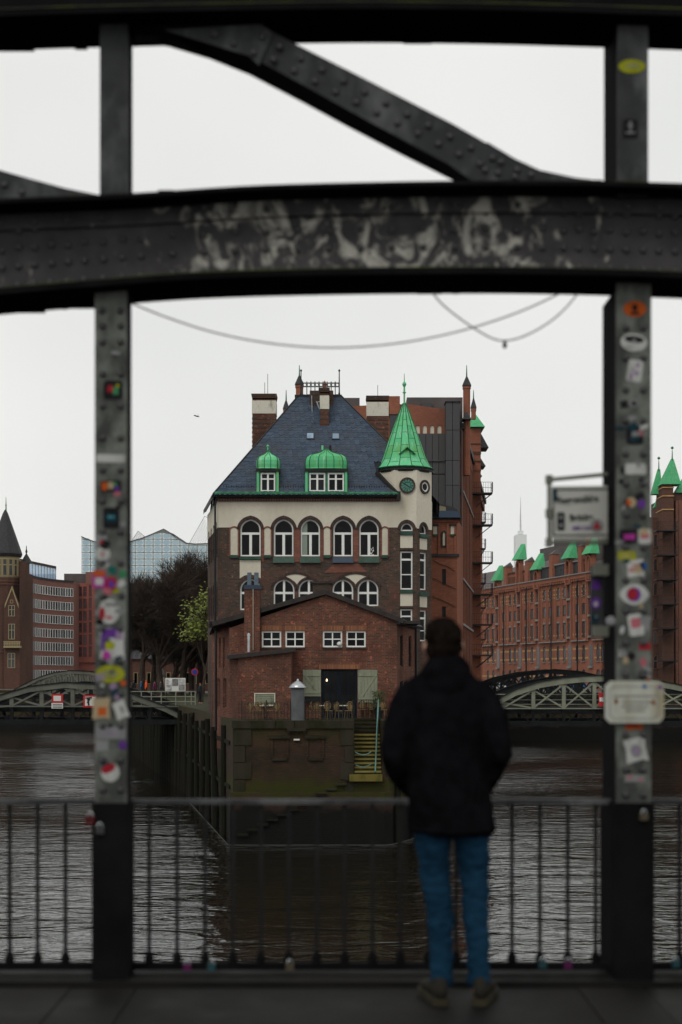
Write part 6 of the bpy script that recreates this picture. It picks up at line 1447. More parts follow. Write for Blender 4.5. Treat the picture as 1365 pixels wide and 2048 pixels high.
# ================================================================ notice board, signs
nb = thing('notice_board', (X(351, 135), 135, GZ), 'white notice board with grey pictures on the promenade', 'board')
m_ = MB(); m_.box(X(331, 135), X(371.5, 135), 135, 135.06, Z(1382, 135), Z(1356, 135)); m_.build('panel', M['sign_white'], nb)
for i, (a, b, ya, yb, c) in enumerate(((333, 344, 1358, 1369, .55), (345, 357, 1358, 1372, .18), (358, 370, 1358, 1368, .45), (333, 344, 1370, 1381, .42), (358, 370, 1369, 1381, .25))):
    m_ = MB(); m_.box(X(a, 135), X(b, 135), 134.985, 134.997, Z(yb, 135), Z(ya, 135)); m_.build('picture', mat_plain('grey picture %d' % i, (c, c, c), .6, var=.6, scale=3), nb)
for px in (333, 369):
    m_ = MB(); m_.tube([(X(px, 135), 135.12, GZ), (X(px, 135), 135.12, Z(1356, 135))], .05, 5); m_.build('leg', M['rail_dark'], nb)
def board_sign(name, label, D, a, b, ya, yb, parts, cat='sign'):
    r_ = thing(name, (X((a + b)/2, D), D, Z(yb, D)), label, cat)
    m_ = MB(); m_.box(X(a, D), X(b, D), D, D + .05, Z(yb, D), Z(ya, D)); m_.build('plate', M['sign_red'], r_)
    for (p0, p1, q0, q1, mt, nm) in parts:
        m_ = MB(); m_.box(X(p0, D), X(p1, D), D - .012, D, Z(q1, D), Z(q0, D)); m_.build(nm, M[mt], r_)
    return r_
board_sign('waterway_sign', 'red bordered white waterway sign with a small white plate below', 109.5, 104, 126.5, 1388, 1405.5, [(107.5, 122.5, 1391.5, 1402, 'sign_white', 'field'), (103.5, 126.5, 1406, 1417, 'sign_white', 'text_plate')] )
sg = board_sign('waterway_sign', 'red bordered white waterway sign with black strokes partly behind the left post', 109.5, 167, 200, 1390, 1415, [(170.5, 196.5, 1393.5, 1411.5, 'sign_white', 'field')])
m_ = MB()
for a, b, c, d_ in ((171, 1396, 184, 1395), (176, 1396, 178, 1411), (180, 1397, 175, 1406)): m_.tube([(X(a, 109.45), 109.47, Z(b, 109.45)), (X(c, 109.45), 109.47, Z(d_, 109.45))], .06, 4)
m_.build('stroke', M['sign_black'], sg)
board_sign('waterway_sign', 'red white red waterway sign beside the right post', 114.4, 1198, 1222, 1385, 1413, [(1199.5, 1220.5, 1395, 1403, 'sign_white', 'field')])
for k in range(3):
    m_ = MB(); m_.box(X(105.5, 109.4), X(124.5, 109.4), 109.475, 109.486, Z(1409.6 + 3*k, 109.4), Z(1408.4 + 3*k, 109.4)); m_.build('text_line', M['sign_black'], bpy.data.objects['waterway_sign'])
no = thing('parking_sign', (X(389, 128), 128, GZ), 'round red blue no stopping sign by the leafy tree', 'sign')
m_ = MB(); m_.prism(ellipse(X(390, 128), Z(1344, 128), .32, .32, 16), 128, 128.03); m_.build('disc', M['sign_red'], no)
m_ = MB(); m_.prism(ellipse(X(390, 128), Z(1344, 128), .24, .24, 16), 127.98, 127.995); m_.build('field', mat_flat('blue enamel', (0.02, 0.04, 0.25), .4), no)
m_ = MB(); m_.tube([(X(390, 128), 128.06, GZ), (X(390, 128), 128.06, Z(1336, 128))], .04, 6); m_.build('pole', M['clad'], no)
ws = thing('street_plate', (X(1104, 178), 178, GZ), 'small white street plate above the parked cars', 'sign')
m_ = MB(); m_.box(X(1098, 178), X(1109, 178), 178, 178.04, Z(1358, 178), Z(1353.5, 178)); m_.build('plate', M['sign_white'], ws)
m_ = MB(); m_.tube([(X(1104, 178), 178.08, Z(1395, 178)), (X(1104, 178), 178.08, Z(1354, 178))], .04, 5); m_.build('pole', M['clad'], ws)
# ================================================================ parked cars
def car(px, D, rz, col, label, tall=0.0):
    root = empty('parked_car', (X(px, D), D, GZ), rz, label, 'car', 'cars parked by the far warehouse')
    mt = mat_plain('car paint ' + label[:10], col, .3, .2, .05)
    sec = [(-2.15, .45, .85), (-2.05, .3, .98), (-1.3, .22, 1.02 + tall*.2), (-.2, .22, .98), (.9, .22, .96), (1.75, .25, .86), (2.15, .4, .68)]
    b = MB(); n = 8; vs_ = []
    for x_, z0, z1 in sec:
        hw = .88 if abs(x_) < 1.9 else .78
        for t in range(n):
            an = 2*math.pi*(t + .5)/n; cs, sn = math.cos(an), math.sin(an); q = (abs(cs)**5 + abs(sn)**5)**-.2; vs_.append((x_, hw*q*cs, (z0 + z1)/2 + (z1 - z0)/2*q*sn))
    b._add(vs_, [(i*n + k, i*n + (k+1) % n, (i+1)*n + (k+1) % n, (i+1)*n + k) for i in range(len(sec)-1) for k in range(n)] + [tuple(range(n)), tuple((len(sec)-1)*n + k for k in range(n))]); b.build('body', mt, root)
    g = MB(); zr = 1.42 + tall; g._add([(-1.75, -.76, .98), (1.0, -.76, .95), (.35, -.62, zr), (-1.35, -.62, zr), (-1.75, .76, .98), (1.0, .76, .95), (.35, .62, zr), (-1.35, .62, zr)], [(0, 1, 2, 3), (5, 4, 7, 6), (1, 5, 6, 2), (4, 0, 3, 7)]); g.build('windows', M['glass'], root)
    r_ = MB(); r_._add([(-1.42, -.64, zr), (.40, -.64, zr), (.40, .64, zr), (-1.42, .64, zr), (-1.32, -.58, zr + .06), (.28, -.58, zr + .06), (.28, .58, zr + .06), (-1.32, .58, zr + .06)], [(0, 1, 5, 4), (1, 2, 6, 5), (2, 3, 7, 6), (3, 0, 4, 7), (4, 5, 6, 7)])
    for s in (-1, 1):
        for xa, xb in ((1.0, .35), (-.5, -.5), (-1.75, -1.35)): r_.tube([(xa, s*.765, .97), (xb, s*.63, zr)], .045, 4)
    r_.build('roof', mt, root)
    w_ = MB(); w_.tube([(0, -.11, 0), (0, .11, 0)], .33, 14); wm_ = w_.mesh('wheel', M['black_metal']); h_ = MB(); h_.tube([(0, -.125, 0), (0, .125, 0)], .19, 10); hm_ = h_.mesh('rim', M['steel_pipe'])
    for xx in (-1.35, 1.32):
        for s in (-1, 1): o = link('wheel', wm_, root, (xx, s*.78, .33)); link('rim', hm_, o)
    for s in (-1, 1):
        l = MB(); l.box(2.02, 2.14, s*.6 - .16, s*.6 + .16, .62, .76); l.build('headlight', M['sign_white'], root)
        l = MB(); l.box(-2.16, -2.08, s*.66 - .12, s*.66 + .12, .72, .9); l.build('tail_light', M['sign_red'], root)
car(985, 200, R(12), (0.45, 0.46, 0.47), 'silver car parked at the left end of the dark bridge')
car(1022, 204, R(8), (0.02, 0.02, 0.022), 'black estate car with pale roof rails left of the bridge arch', .15)
car(1147, 202, R(176), (0.05, 0.12, 0.26), 'blue car seen through the pale green bridge', .05)
car(1091, 206, R(6), (0.06, 0.03, 0.03), 'dark red car seen through the pale green bridge')
# ================================================================ people on the promenade
TMP = bpy.data.scenes.new('workbench')
def evaluated_mesh(o):
    """mesh of o with its modifiers, worked out in an otherwise empty scene"""
    TMP.collection.objects.link(o)
    with bpy.context.temp_override(scene=TMP, view_layer=TMP.view_layers[0]):
        dg = bpy.context.evaluated_depsgraph_get(); res = bpy.data.meshes.new_from_object(o.evaluated_get(dg))
    TMP.collection.objects.unlink(o); return res
def blob_mesh(name, chains, mat, voxel=.03, sub=0):
    """limbs as tapered tubes and balls fused into one skin"""
    mb_ = MB()
    for pts, rs_ in chains:
        pts = [Vector(p) for p in pts]
        if len(pts) == 1: ball(mb_, pts[0], rs_[0])
        else:
            mb_.tube(pts, rs_, 10)
            for p, r_ in zip(pts, rs_): ball(mb_, p, r_)
    me = mb_.mesh(name, mat); o = bpy.data.objects.new('tmp', me)
    m_ = o.modifiers.new('r', 'REMESH'); m_.mode = 'VOXEL'; m_.voxel_size = voxel; m_.use_smooth_shade = True
    s_ = o.modifiers.new('s', 'SMOOTH'); s_.factor = .5; s_.iterations = 4
    res = evaluated_mesh(o); res.name = name
    if not res.materials: res.materials.append(mat)
    bpy.data.objects.remove(o); bpy.data.meshes.remove(me); return res
def ball(mb_, c, r_, n=10):
    rr = r_ if isinstance(r_, (tuple, list)) else (r_, r_, r_)
    mb_.lathe([(max(math.sin(math.pi*k/6), .02), -math.cos(math.pi*k/6) * rr[2]) for k in range(7)], c, n, ex=rr[0], ey=rr[1])
def passer(px, D, rz, coat, legs, label, h=1.72, arm=0.1, hair=(0.03, 0.02, 0.015)):
    s = h / 1.72; root = empty('person', (X(px, D), D, GZ), rz, label, 'person', 'people walking behind the left bridge railing'); root.scale = (s, s, s)
    def mt(n_, c): return mat_flat(n_ + label[:14], c, .8)
    body = blob_mesh('body', [([(0, 0, 1.60)], [(.085, .10, .12)]), ([(0, 0, 1.35), (0, 0, 1.52)], [.06, .055]), ([(0, 0, .95), (0, 0, 1.35)], [.13, .15]), ([(-.09, 0, .9), (-.10, .02, .5), (-.10, 0, .08)], [.08, .06, .045]), ([(.09, 0, .9), (.10, -.04, .5), (.10, -.10, .08)], [.08, .06, .045]), ([(-.10, 0, .05), (-.10, .15, .04)], [.05, .04]), ([(.10, -.10, .05), (.10, .05, .04)], [.05, .04]),
        ([(-.19, 0, 1.38), (-.24, -.02, 1.1), (-.22, arm, .86)], [.05, .045, .035]), ([(.19, 0, 1.38), (.24, .02, 1.1), (.22, -arm, .86)], [.05, .045, .035])], M['skin'], .035)
    link('body', body, root)
    link('coat', blob_mesh('coat', [([(0, 0, .84), (0, 0, 1.1), (0, 0, 1.38)], [.17, .165, .17]), ([(-.17, 0, 1.38), (.17, 0, 1.38)], [.10, .10]), ([(-.19, 0, 1.38), (-.25, -.02, 1.1), (-.23, arm, .90)], [.075, .065, .055]), ([(.19, 0, 1.38), (.25, .02, 1.1), (.23, -arm, .90)], [.075, .065, .055])], mt('coat ', coat), .035), root)
    link('trousers', blob_mesh('trousers', [([(-.09, 0, .92), (-.10, .02, .5), (-.10, 0, .1)], [.105, .08, .06]), ([(.09, 0, .92), (.10, -.04, .5), (.10, -.10, .1)], [.105, .08, .06])], mt('trousers ', legs), .035), root)
    hm = MB(); ball(hm, (0, -.015, 1.645), (.095, .105, .10)); link('hair', hm.mesh('hair', mt('hair ', hair)), root)
passer(268, 158, R(60), (0.02, 0.022, 0.03), (0.02, 0.02, 0.025), 'person in dark clothes nearest the left sticker post')
passer(283, 157, R(-80), (0.03, 0.08, 0.16), (0.03, 0.05, 0.09), 'person in a blue jacket behind the left bridge railing', 1.78)
passer(293, 156, R(-70), (0.65, 0.10, 0.02), (0.02, 0.02, 0.022), 'person in a bright orange top behind the railing', 1.74, hair=(0.55, .10, .02))
passer(310, 155, R(70), (0.16, 0.03, 0.09), (0.03, 0.025, 0.03), 'person in a dark pink coat left of the notice board', 1.68)
passer(322, 153, R(100), (0.05, 0.05, 0.055), (0.02, 0.02, 0.03), 'person in a grey coat right beside the notice board')
passer(401, 116, R(-100), (0.014, 0.018, 0.028), (0.012, 0.012, 0.016), 'person in a navy coat at the left corner of the house', 1.66, hair=(0.16, 0.06, .03))
# a bird over the roofs
bd_ = thing('bird', (X(394, 60), 60, Z(833, 60)), 'small dark bird gliding in the sky left of the roof', 'bird')
bz = Z(833, 60); bxx = X(394, 60)
m_ = MB(); m_.tube([(bxx - .05, 59.9, bz), (bxx + .02, 60, bz + .01), (bxx + .10, 60.1, bz)], [.012, .03, .01], 6); m_.build('body', M['rail_dark'], bd_)
for s in (-1, 1):
    m_ = MB(); m_._add([(bxx, 60, bz + .01), (bxx + .04 , 60 - .05*s, bz + .015), (bxx + s*.07, 60 - .12, bz + .05), (bxx + s*.12, 60 - .2, bz + .02 + .02*s), (bxx - .03, 60, bz)], [(0, 1, 2), (0, 2, 3, 4)]); m_.build('wing', M['rail_dark'], bd_)
# ================================================================ near bridge: deck, truss, railing
DP = 7.05
def xn(p, D=DP): return X(p, D)
def zn(p, D=DP): return Z(p, D)
m_ = MB(); m_.box(-14, 14, -8, 7.55, -.45, -.05); deck = tag(m_.build('bridge_deck', M['steel_black']), 'dark wet footway deck of the near bridge', 'deck', kind='structure')
def mat_deck():
    m, t, b = new_mat('wet footway slab')
    oi = node(t, 'ShaderNodeObjectInfo')
    o, f, h = noise_mix(t, (0.007, 0.0068, 0.0065), (0.015, 0.0138, 0.0125), 2.2, .35, .7, 7.0)
    mm = node(t, 'ShaderNodeMixRGB'); mm.blend_type = 'MULTIPLY'; mm.inputs[2].default_value = (.75, .76, .8, 1); t.links.new(oi.outputs['Random'], mm.inputs[0]); t.links.new(o, mm.inputs[1]); t.links.new(mm.outputs[0], b.inputs['Base Color'])
    r = node(t, 'ShaderNodeMapRange'); r.inputs['To Min'].default_value = .55; r.inputs['To Max'].default_value = .8; t.links.new(f, r.inputs['Value']); t.links.new(r.outputs[0], b.inputs['Roughness'])
    bump(t, b, h, .004, .5); setb(b, specular_ior_level=.07); return m
M['slab'] = mat_deck()
PER = 2.48; xj = xn(225, 6.23)
rs = random.Random(9)
for i in range(-5, 5):
    for (a, b) in ((xj + i*PER, xj + i*PER + 2.16), (xj + i*PER + 2.16, xj + (i+1)*PER)):
        for y0, y1 in ((-8, -3.2), (-3.2, 1.6), (1.6, 6.98)):
            s_ = MB(); s_.box(a + .003, b - .003, y0 + .003, y1 - .003, -.05, rs.uniform(-.004, 0)); s_.build('paving_slab', M['slab'], deck)
m_ = MB(); m_.box(-14, 14, 6.99, 7.45, -.05, .022); m_.build('kerb', M['slab'], deck)
# --- truss
truss = thing('bridge_truss', (0.3, 7.05, 0), 'riveted dark steel bridge truss framing the whole view', 'bridge truss')
def curve_pts(ctrl, D, n=72):
    xs = [ctrl[0][0] + (ctrl[-1][0] - ctrl[0][0])*k/n for k in range(n + 1)]; res = []
    for x_ in xs:
        i = max(j for j in range(len(ctrl) - 1) if ctrl[j][0] <= x_ + 1e-6)
        p0, p1, p2, p3 = ctrl[max(i-1, 0)], ctrl[i], ctrl[i+1], ctrl[min(i+2, len(ctrl)-1)]
        t = (x_ - p1[0]) / (p2[0] - p1[0]); m1 = (p2[1]-p0[1])/(p2[0]-p0[0])*(p2[0]-p1[0]); m2 = (p3[1]-p1[1])/(p3[0]-p1[0])*(p2[0]-p1[0])
        y = (2*t**3-3*t**2+1)*p1[1] + (t**3-2*t**2+t)*m1 + (-2*t**3+3*t**2)*p2[1] + (t**3-t**2)*m2
        res.append((X(x_, D), Z(y, D)))
    return res
FR, WB, BK = 6.93, 7.12, 7.30          # flange front, web plate, flange back
top_c = curve_pts([(-1400, 560), (-700, 456), (-120, 404), (0, 397), (265, 386), (500, 371), (700, 365), (950, 361), (1200, 362), (1365, 366), (1480, 371), (2000, 412), (2700, 505)], FR)
bot_c = curve_pts([(-1400, 752), (-700, 650), (-120, 600), (0, 588), (190, 572), (400, 557), (700, 549), (1000, 547), (1200, 550), (1365, 556), (1480, 561), (2000, 603), (2700, 694)], FR)
m_ = MB(); m_.band([(x, z) for x, z in top_c], [(x, z + .03) for x, z in bot_c], WB, WB + .02); chord = m_.build('lower_chord', M['scuff'], truss)
m_ = MB(); m_.band(top_c, [(x, z - .022) for x, z in top_c], FR, BK); m_.build('top_flange', M['steel_black'], chord)
m_ = MB(); m_.band([(x, z - .022) for x, z in top_c], [(x, z - .10) for x, z in top_c], WB - .022, WB); m_.build('top_angle', M['scuff'], chord)
m_ = MB(); m_.band([(x, z + .028) for x, z in bot_c], bot_c, FR, BK); m_.build('bottom_flange', M['steel_black'], chord)
m_ = MB(); m_.band([(x, z + .034) for x, z in bot_c], [(x, z + .0285) for x, z in bot_c], FR - .004, WB); m_.build('moss_line', M['moss_edge'], chord)
m_ = MB(); m_.band([(x, z + .135) for x, z in bot_c], [(x, z + .029) for x, z in bot_c], WB - .02, WB); m_.build('bottom_angle', M['scuff'], chord)
m_ = MB(); m_.band([(x, z - .0) for x, z in top_c], [(x, z + .03) for x, z in bot_c], BK - .02, BK - .003); m_.build('rear_web', M['steel_black'], chord)
# ragged rust along the lower flange and moss on the top edge
rr_ = random.Random(17); m_ = MB()
for k in range(22):
    i = rr_.randrange(len(bot_c) - 1); t = rr_.random(); x_ = bot_c[i][0] + (bot_c[i+1][0]-bot_c[i][0])*t; z_ = bot_c[i][1] + (bot_c[i+1][1]-bot_c[i][1])*t
    w_ = rr_.uniform(.01, .09); m_.box(x_ - w_, x_ + w_, BK - rr_.uniform(.02, .1), BK + .004, z_ - rr_.uniform(.001, .006), z_ + .005)
xk = X(630, BK); m_.box(xk - .014, xk + .014, BK - .05, BK - .01, Z(592, BK), Z(570, BK))
m_.build('rust_flakes', M['steel_black'], chord, kind='stuff')
m_ = MB()
for k in range(26):
    i = rr_.randrange(len(top_c) - 1); t = rr_.random(); x_ = top_c[i][0] + (top_c[i+1][0]-top_c[i][0])*t; z_ = top_c[i][1] + (top_c[i+1][1]-top_c[i][1])*t
    w_ = rr_.uniform(.015, .09); m_.box(x_ - w_, x_ + w_, FR + .0, FR + rr_.uniform(.03, .2), z_ - .002, z_ + rr_.uniform(.001, .006))
m_.build('moss_tufts', M['moss_edge'], chord, kind='stuff')
# rivets
rv = MB(); rv.smooth = True; rv.lathe([(.0185, 0), (.0175, .006), (.012, .0125), (.005, .0155), (.001, .016)], n=10)
rvm = bpy.data.meshes.new('rivet'); _m = rv.mesh('rivet', M['rivet']); rv_me = _m
def rivet(parent, x, y, z, s=1.0): return link('rivet', rv_me, parent, (x, y, z), (R(90), 0, 0), (s, s, s))
def z_on(c, x):
    for a, b in zip(c, c[1:]):
        if a[0] <= x <= b[0]: return a[1] + (b[1]-a[1])*(x-a[0])/(b[0]-a[0])
    return c[-1][1]
cols_px = [5, 38, 70, 104, 137, 170, 208, 246, 283] + [346 + 62.6*k for k in range(12)] + [1085, 1127, 1158, 1189, 1220, 1253, 1287, 1318, 1350]
for i, p in enumerate(cols_px):
    x_ = X(p, WB); zt = z_on(top_c, x_); zb = z_on(bot_c, x_)
    rivet(chord, x_, WB - .02, zb + .085)
    rivet(chord, x_, WB, zb + .185); rivet(chord, x_, WB, zb + .27 + .01*(i % 2))
    if i % 3 or 283 < p < 1085: rivet(chord, x_, WB, zb + .36)
    if i % 2 == 0: rivet(chord, x_, WB - .022, zt - .065)
# upper chord
ut = curve_pts([(-1400, 150), (-700, 82), (-120, 40), (0, 32), (265, 24), (700, 17), (1000, 20), (1365, 31), (1480, 36), (2000, 66), (2700, 130)], FR)
m_ = MB(); m_.band([(x, z + .03) for x, z in ut], ut, FR, 7.31); uc = m_.build('upper_chord', M['steel_black'], truss)
m_ = MB(); m_.band([(x, z + .6) for x, z in ut], [(x, z + .03) for x, z in ut], WB, WB + .02); m_.build('web', M['steel_black'], uc)
m_ = MB(); m_.band([(x, z + .036) for x, z in ut], [(x, z + .0305) for x, z in ut], FR - .004, WB); m_.build('moss_line', M['moss_edge'], uc)
for k in range(24): x_ = X(-10 + 62*k, FR); rivet(uc, x_, FR + .03, z_on(ut, x_) + .03)
m_ = MB()
for k in range(10):
    i = rr_.randrange(len(ut) - 1); x_ = ut[i][0] + rr_.random()*.15; w_ = rr_.uniform(.03, .16); m_.box(x_ - w_, x_ + w_, 7.2, 7.312, ut[i][1] - rr_.uniform(.001, .006), ut[i][1] + .005)
m_.build('rust_flakes', M['steel_black'], uc, kind='stuff')
# diagonal with curved gussets
def poly_xz(pts, D): return [(X(a, D), Z(b, D)) for a, b in pts]
face = [(330, 62), (420, 80), (500, 112), (600, 166), (700, 222), (800, 276), (900, 330), (945, 362), (1210, 363), (1150, 356), (1080, 341), (1030, 318), (905, 247), (800, 193), (700, 142), (600, 92), (548, 66), (520, 50)]
m_ = MB(); m_.prism(poly_xz(face, DP), DP, DP + .02); dg_ = m_.build('diagonal', M['steel'], truss)
low = [(270, 80), (340, 92), (420, 116), (500, 148), (600, 200), (700, 254), (800, 306), (912, 362)]
lowf = [(270, 62), (340, 68), (420, 82), (500, 113), (600, 167), (700, 223), (800, 277), (945, 362)]
m_ = MB(); n_ = len(low)
vs_ = [(X(a, DP), DP + .0, Z(b, DP)) for a, b in lowf] + [(X(a, 7.27), 7.27, Z(b + 2, 7.27)) for a, b in low]
m_._add(vs_, [(i, i+1, n_+i+1, n_+i) for i in range(n_ - 1)]); vs2 = [(x, y, z + .02) for x, y, z in vs_]; m_._add(vs2, [(n_+i, n_+i+1, i+1, i) for i in range(n_ - 1)])
m_.build('diagonal_flange', M['steel_black'], dg_)
m_ = MB(); m_.prism(poly_xz([(270, 92), (270, 20), (540, 20), (520, 60), (480, 85), (400, 78), (330, 74)], DP + .03), DP + .03, DP + .045); m_.build('gusset', M['steel_black'], dg_)
for pts in ([(330, 60), (500, 112), (518, 130), (548, 66), (520, 48)], [(952, 332), (975, 284), (1030, 317), (1080, 340), (1150, 355), (1210, 362), (945, 361)]):
    m_ = MB(); m_.prism(poly_xz(pts, DP - .012), DP - .012, DP - .001); m_.build('splice_plate', M['steel'], dg_)
for k in range(11):
    t = k / 10.0
    for (ax, ay, bx_, by_), o_ in (((560, 96, 985, 318), 0), ((548, 122, 960, 330), 0)):
        px, py = ax + (bx_-ax)*t, ay + (by_-ay)*t
        rivet(dg_, X(px, DP), DP - .0 if 560 < px < 955 else DP - .012, Z(py, DP))
for px, py in ((430, 72), (468, 90), (508, 108), (525, 76), (1002, 326), (1034, 342), (970, 342), (996, 348), (1062, 352), (1030, 356)): rivet(dg_, X(px, DP), DP - .012, Z(py, DP))
# left neighbour diagonal's foot
m_ = MB(); m_.prism(poly_xz([(-120, 300), (0, 340), (60, 357), (130, 376), (195, 389), (195, 396), (-120, 405)], DP), DP, DP + .02); lg = m_.build('gusset', M['steel'], truss)
for px, py in ((10, 370), (45, 385)): rivet(lg, X(px, DP), DP, Z(py, DP))
# --- posts
def post_(px_lo, px_up, side_lo, sgn):
    """face plate and return flange, below and above the lower chord"""
    (a, b), (c, d_) = px_lo, px_up
    m_ = MB(); m_.box(xn(a), xn(b), DP, DP + .016, 0.0, zn(560)); p_ = m_.build('post', M['steel_post'], truss)
    m_ = MB(); m_.box(xn(c), xn(d_), DP, DP + .016, zn(392), zn(20)); m_.build('upper_plate', M['steel'], p_)
    e0 = xn(b) - .016 if sgn < 0 else xn(a); 
    m_ = MB(); m_.box(e0, e0 + .016, DP + .016, side_lo, 0, zn(575)); m_.build('return_flange', M['steel_black'], p_)
    e1 = xn(d_) - .016 if sgn < 0 else xn(c)
    m_ = MB(); m_.box(e1, e1 + .016, DP + .016, side_lo, zn(392), zn(20)); m_.build('return_flange', M['steel_black'], p_)
    e2 = xn(a) if sgn < 0 else xn(b) - .016
    m_ = MB(); m_.box(e2, e2 + .012, DP + .016, DP + .1, 0, zn(575)); m_.build('edge_angle', M['steel_black'], p_)
    m_ = MB(); m_.box(xn(a) - .012, xn(b) + .012, DP - .016, side_lo + .01, 0.0, zn(1606)); m_.build('foot_casing', M['steel_black'], p_)
    return p_
PL = post_((190, 254), (200, 256), 7.21, -1); PR = post_((1233, 1303), (1236, 1297), 7.42, 1)
for P_, xa, xb, ys in ((PL, 206, 242, [622, 652, 684, 748, 812, 876, 940, 1002, 1064, 1126, 1192, 1258, 1322, 1388, 1452, 1520, 1580]), (PR, 1252, 1287, [656, 716, 780, 842, 908, 968, 1030, 1095, 1160, 1222, 1286, 1350, 1470, 1540, 1590])):
    for y_ in ys:
        for x_ in (xa, xb): rivet(P_, xn(x_), DP, zn(y_), .95)
for px in (-810, 2272):        # the next posts along, outside the picture
    m_ = MB(); m_.box(xn(px), xn(px + 66), DP, DP + .016, 0, 5.2); m_.box(xn(px), xn(px) + .016, DP + .016, 7.3, 0, 5.2); m_.build('post', M['steel_post'], truss)
# --- stickers, a hair proud of the plates
SM = {}
PAL = dict(w=(.62, .63, .60), k=(.02, .02, .022), y=(.42, .44, .02), r=(.42, .025, .04), o=(.62, .12, .02), g=(.06, .27, .12), t=(.01, .15, .12), b=(.02, .12, .40), p=(.16, .05, .33), m=(.50, .05, .36), e=(.50, .40, .25), c=(.10, .36, .42), s=(.30, .31, .31), n=(.012, .05, .07), q=(.55, .16, .20), h=(.36, .26, .40))
def smat(c):
    if c not in SM: SM[c] = stain('sticker ' + c, tuple(v*.62 for v in PAL[c]), tuple(v*.34 for v in PAL[c]), 18.0, .48, .75)
    return SM[c]
def shape(kind, cx, cz, w, h, rot):
    if kind == 'e': pts = ellipse(0, 0, w/2, h/2, 20)
    elif kind == 'l': pts = [(w/2*math.cos(t), h/2*math.copysign(abs(math.sin(t))**1.4, math.sin(t))) for t in [2*math.pi*k/24 for k in range(24)]]
    elif kind == 't': pts = [(-w/2, -h/2), (w*.2, -h*.42), (w/2, -h*.5), (w*.46, h*.1), (w/2, h/2), (-w*.1, h*.47), (-w/2, h*.44), (-w*.45, 0)]
    else:
        c = min(w, h)*.12; pts = [(-w/2 + c, -h/2), (w/2 - c, -h/2), (w/2, -h/2 + c), (w/2, h/2 - c), (w/2 - c, h/2), (-w/2 + c, h/2), (-w/2, h/2 - c), (-w/2, -h/2 + c)]
    cs, sn = math.cos(rot), math.sin(rot); return [(cx + x*cs - z*sn, cz + x*sn + z*cs) for x, z in pts]
def sticker(parent, px, py, w, h, kind='r', col='w', rot=0.0, marks=(), D=DP, name='sticker'):
    k = D / F; m_ = MB(); mats = [smat(col)]; rt_ = R(rot); cx, cz = X(px, D), Z(py, D)
    m_.prism(shape(kind, cx, cz, w*k, h*k, rt_), D - .003, D - .0005, 0)
    for i, (dx, dy, mw, mh, mk, mc) in enumerate(marks):
        mats.append(smat(mc)); cs, sn = math.cos(rt_), math.sin(rt_); ox, oz = dx*k, -dy*k
        m_.prism(shape(mk, cx + ox*cs - oz*sn, cz + ox*sn + oz*cs, mw*k, mh*k, rt_), D - .0036 - .0004*i, D - .0031, len(mats) - 1)
    return m_.build(name, mats, parent)
txt = lambda c, n, w, y0, dy: tuple((rs.uniform(-2, 2), y0 + dy*i, w*rs.uniform(.7, 1), 2.2, 'r', c) for i in range(n))
for a in ((232, 706, 18, 8, 't', 's', -8), (227, 780, 38, 38, 'r', 'k', 0, ((-6, -2, 12, 14, 't', 'r'), (5, 2, 12, 16, 't', 'g'), (9, -8, 7, 8, 'e', 'y'))), (222, 917, 58, 16, 'r', 'w', -1),
          (222, 972, 42, 22, 'r', 'k', 3, ((-12, 0, 12, 16, 'r', 'o'), (0, -1, 10, 14, 'r', 'e'), (9, -3, 9, 8, 'e', 'g'), (12, 6, 10, 8, 'r', 'p'))), (223, 1036, 32, 42, 'r', 'k', 0, ((0, 0, 22, 18, 'r', 'n'), (0, -2, 14, 5, 'r', 'c'))),
          (246, 1049, 12, 10, 't', 's'), (203, 1082, 22, 26, 'r', 's', 0, ((0, 2, 8, 8, 'e', 'r'),)), (206, 1108, 30, 30, 'e', 'w', 0, ((0, 0, 5, 12, 'e', 'q'),)), (225, 1140, 16, 16, 'e', 't'), (246, 1148, 16, 16, 'e', 'g'),
          (199, 1158, 26, 36, 'r', 'm', 0, ((0, -11, 24, 12, 'r', 'o'), (0, 5, 16, 14, 'r', 'w'))), (223, 1168, 25, 30, 'e', 'r', 0, ((0, 0, 13, 16, 'e', 'p'),)), (243, 1167, 16, 14, 't', 'w', 30), (232, 1182, 14, 8, 't', 'y'),
          (219, 1223, 42, 50, 'e', 'w', 0, ((-14, 4, 12, 26, 'e', 'r'), (4, -14, 26, 8, 'r', 's'), (0, 12, 14, 8, 'e', 'q'))),
          (225, 1291, 50, 68, 't', 'w', 0, ((-6, -24, 34, 20, 't', 'p'), (14, -20, 14, 18, 't', 'h'), (-6, 0, 24, 16, 'e', 'y'), (-11, 20, 16, 18, 'e', 'm'), (-18, -6, 8, 34, 't', 'p'))),
          (221, 1348, 58, 36, 'e', 'y', 0, txt('s', 3, 34, -6, 6)), (247, 1366, 12, 11, 'e', 'o'), (203, 1417, 36, 44, 't', 'e', 0, ((2, 6, 18, 18, 't', 'o'),)), (242, 1420, 26, 38, 't', 'w', 20, ((3, 0, 8, 16, 'e', 's'),)),
          (222, 1466, 62, 24, 'r', 's', 0, txt('h', 2, 40, -4, 7)), (205, 1492, 26, 22, 't', 's', 0), (246, 1490, 16, 18, 'e', 'p'), (221, 1545, 38, 38, 'e', 'w', 25, ((0, -9, 30, 17, 'e', 'r'),))):
    sticker(PL, *a)
sticker(PR, 1264, 133, 54, 28, 'e', 'y', 0, txt('s', 2, 30, -4, 6))
sticker(PR, 1261, 258, 30, 38, 'r', 'k', 0, ((0, 0, 3, 22, 'r', 's'), (0, -6, 12, 2.5, 'r', 's'), (0, -12, 6, 6, 'e', 's'), (-6, 8, 9, 3, 'l', 's'), (6, 8, 9, 3, 'l', 's')))
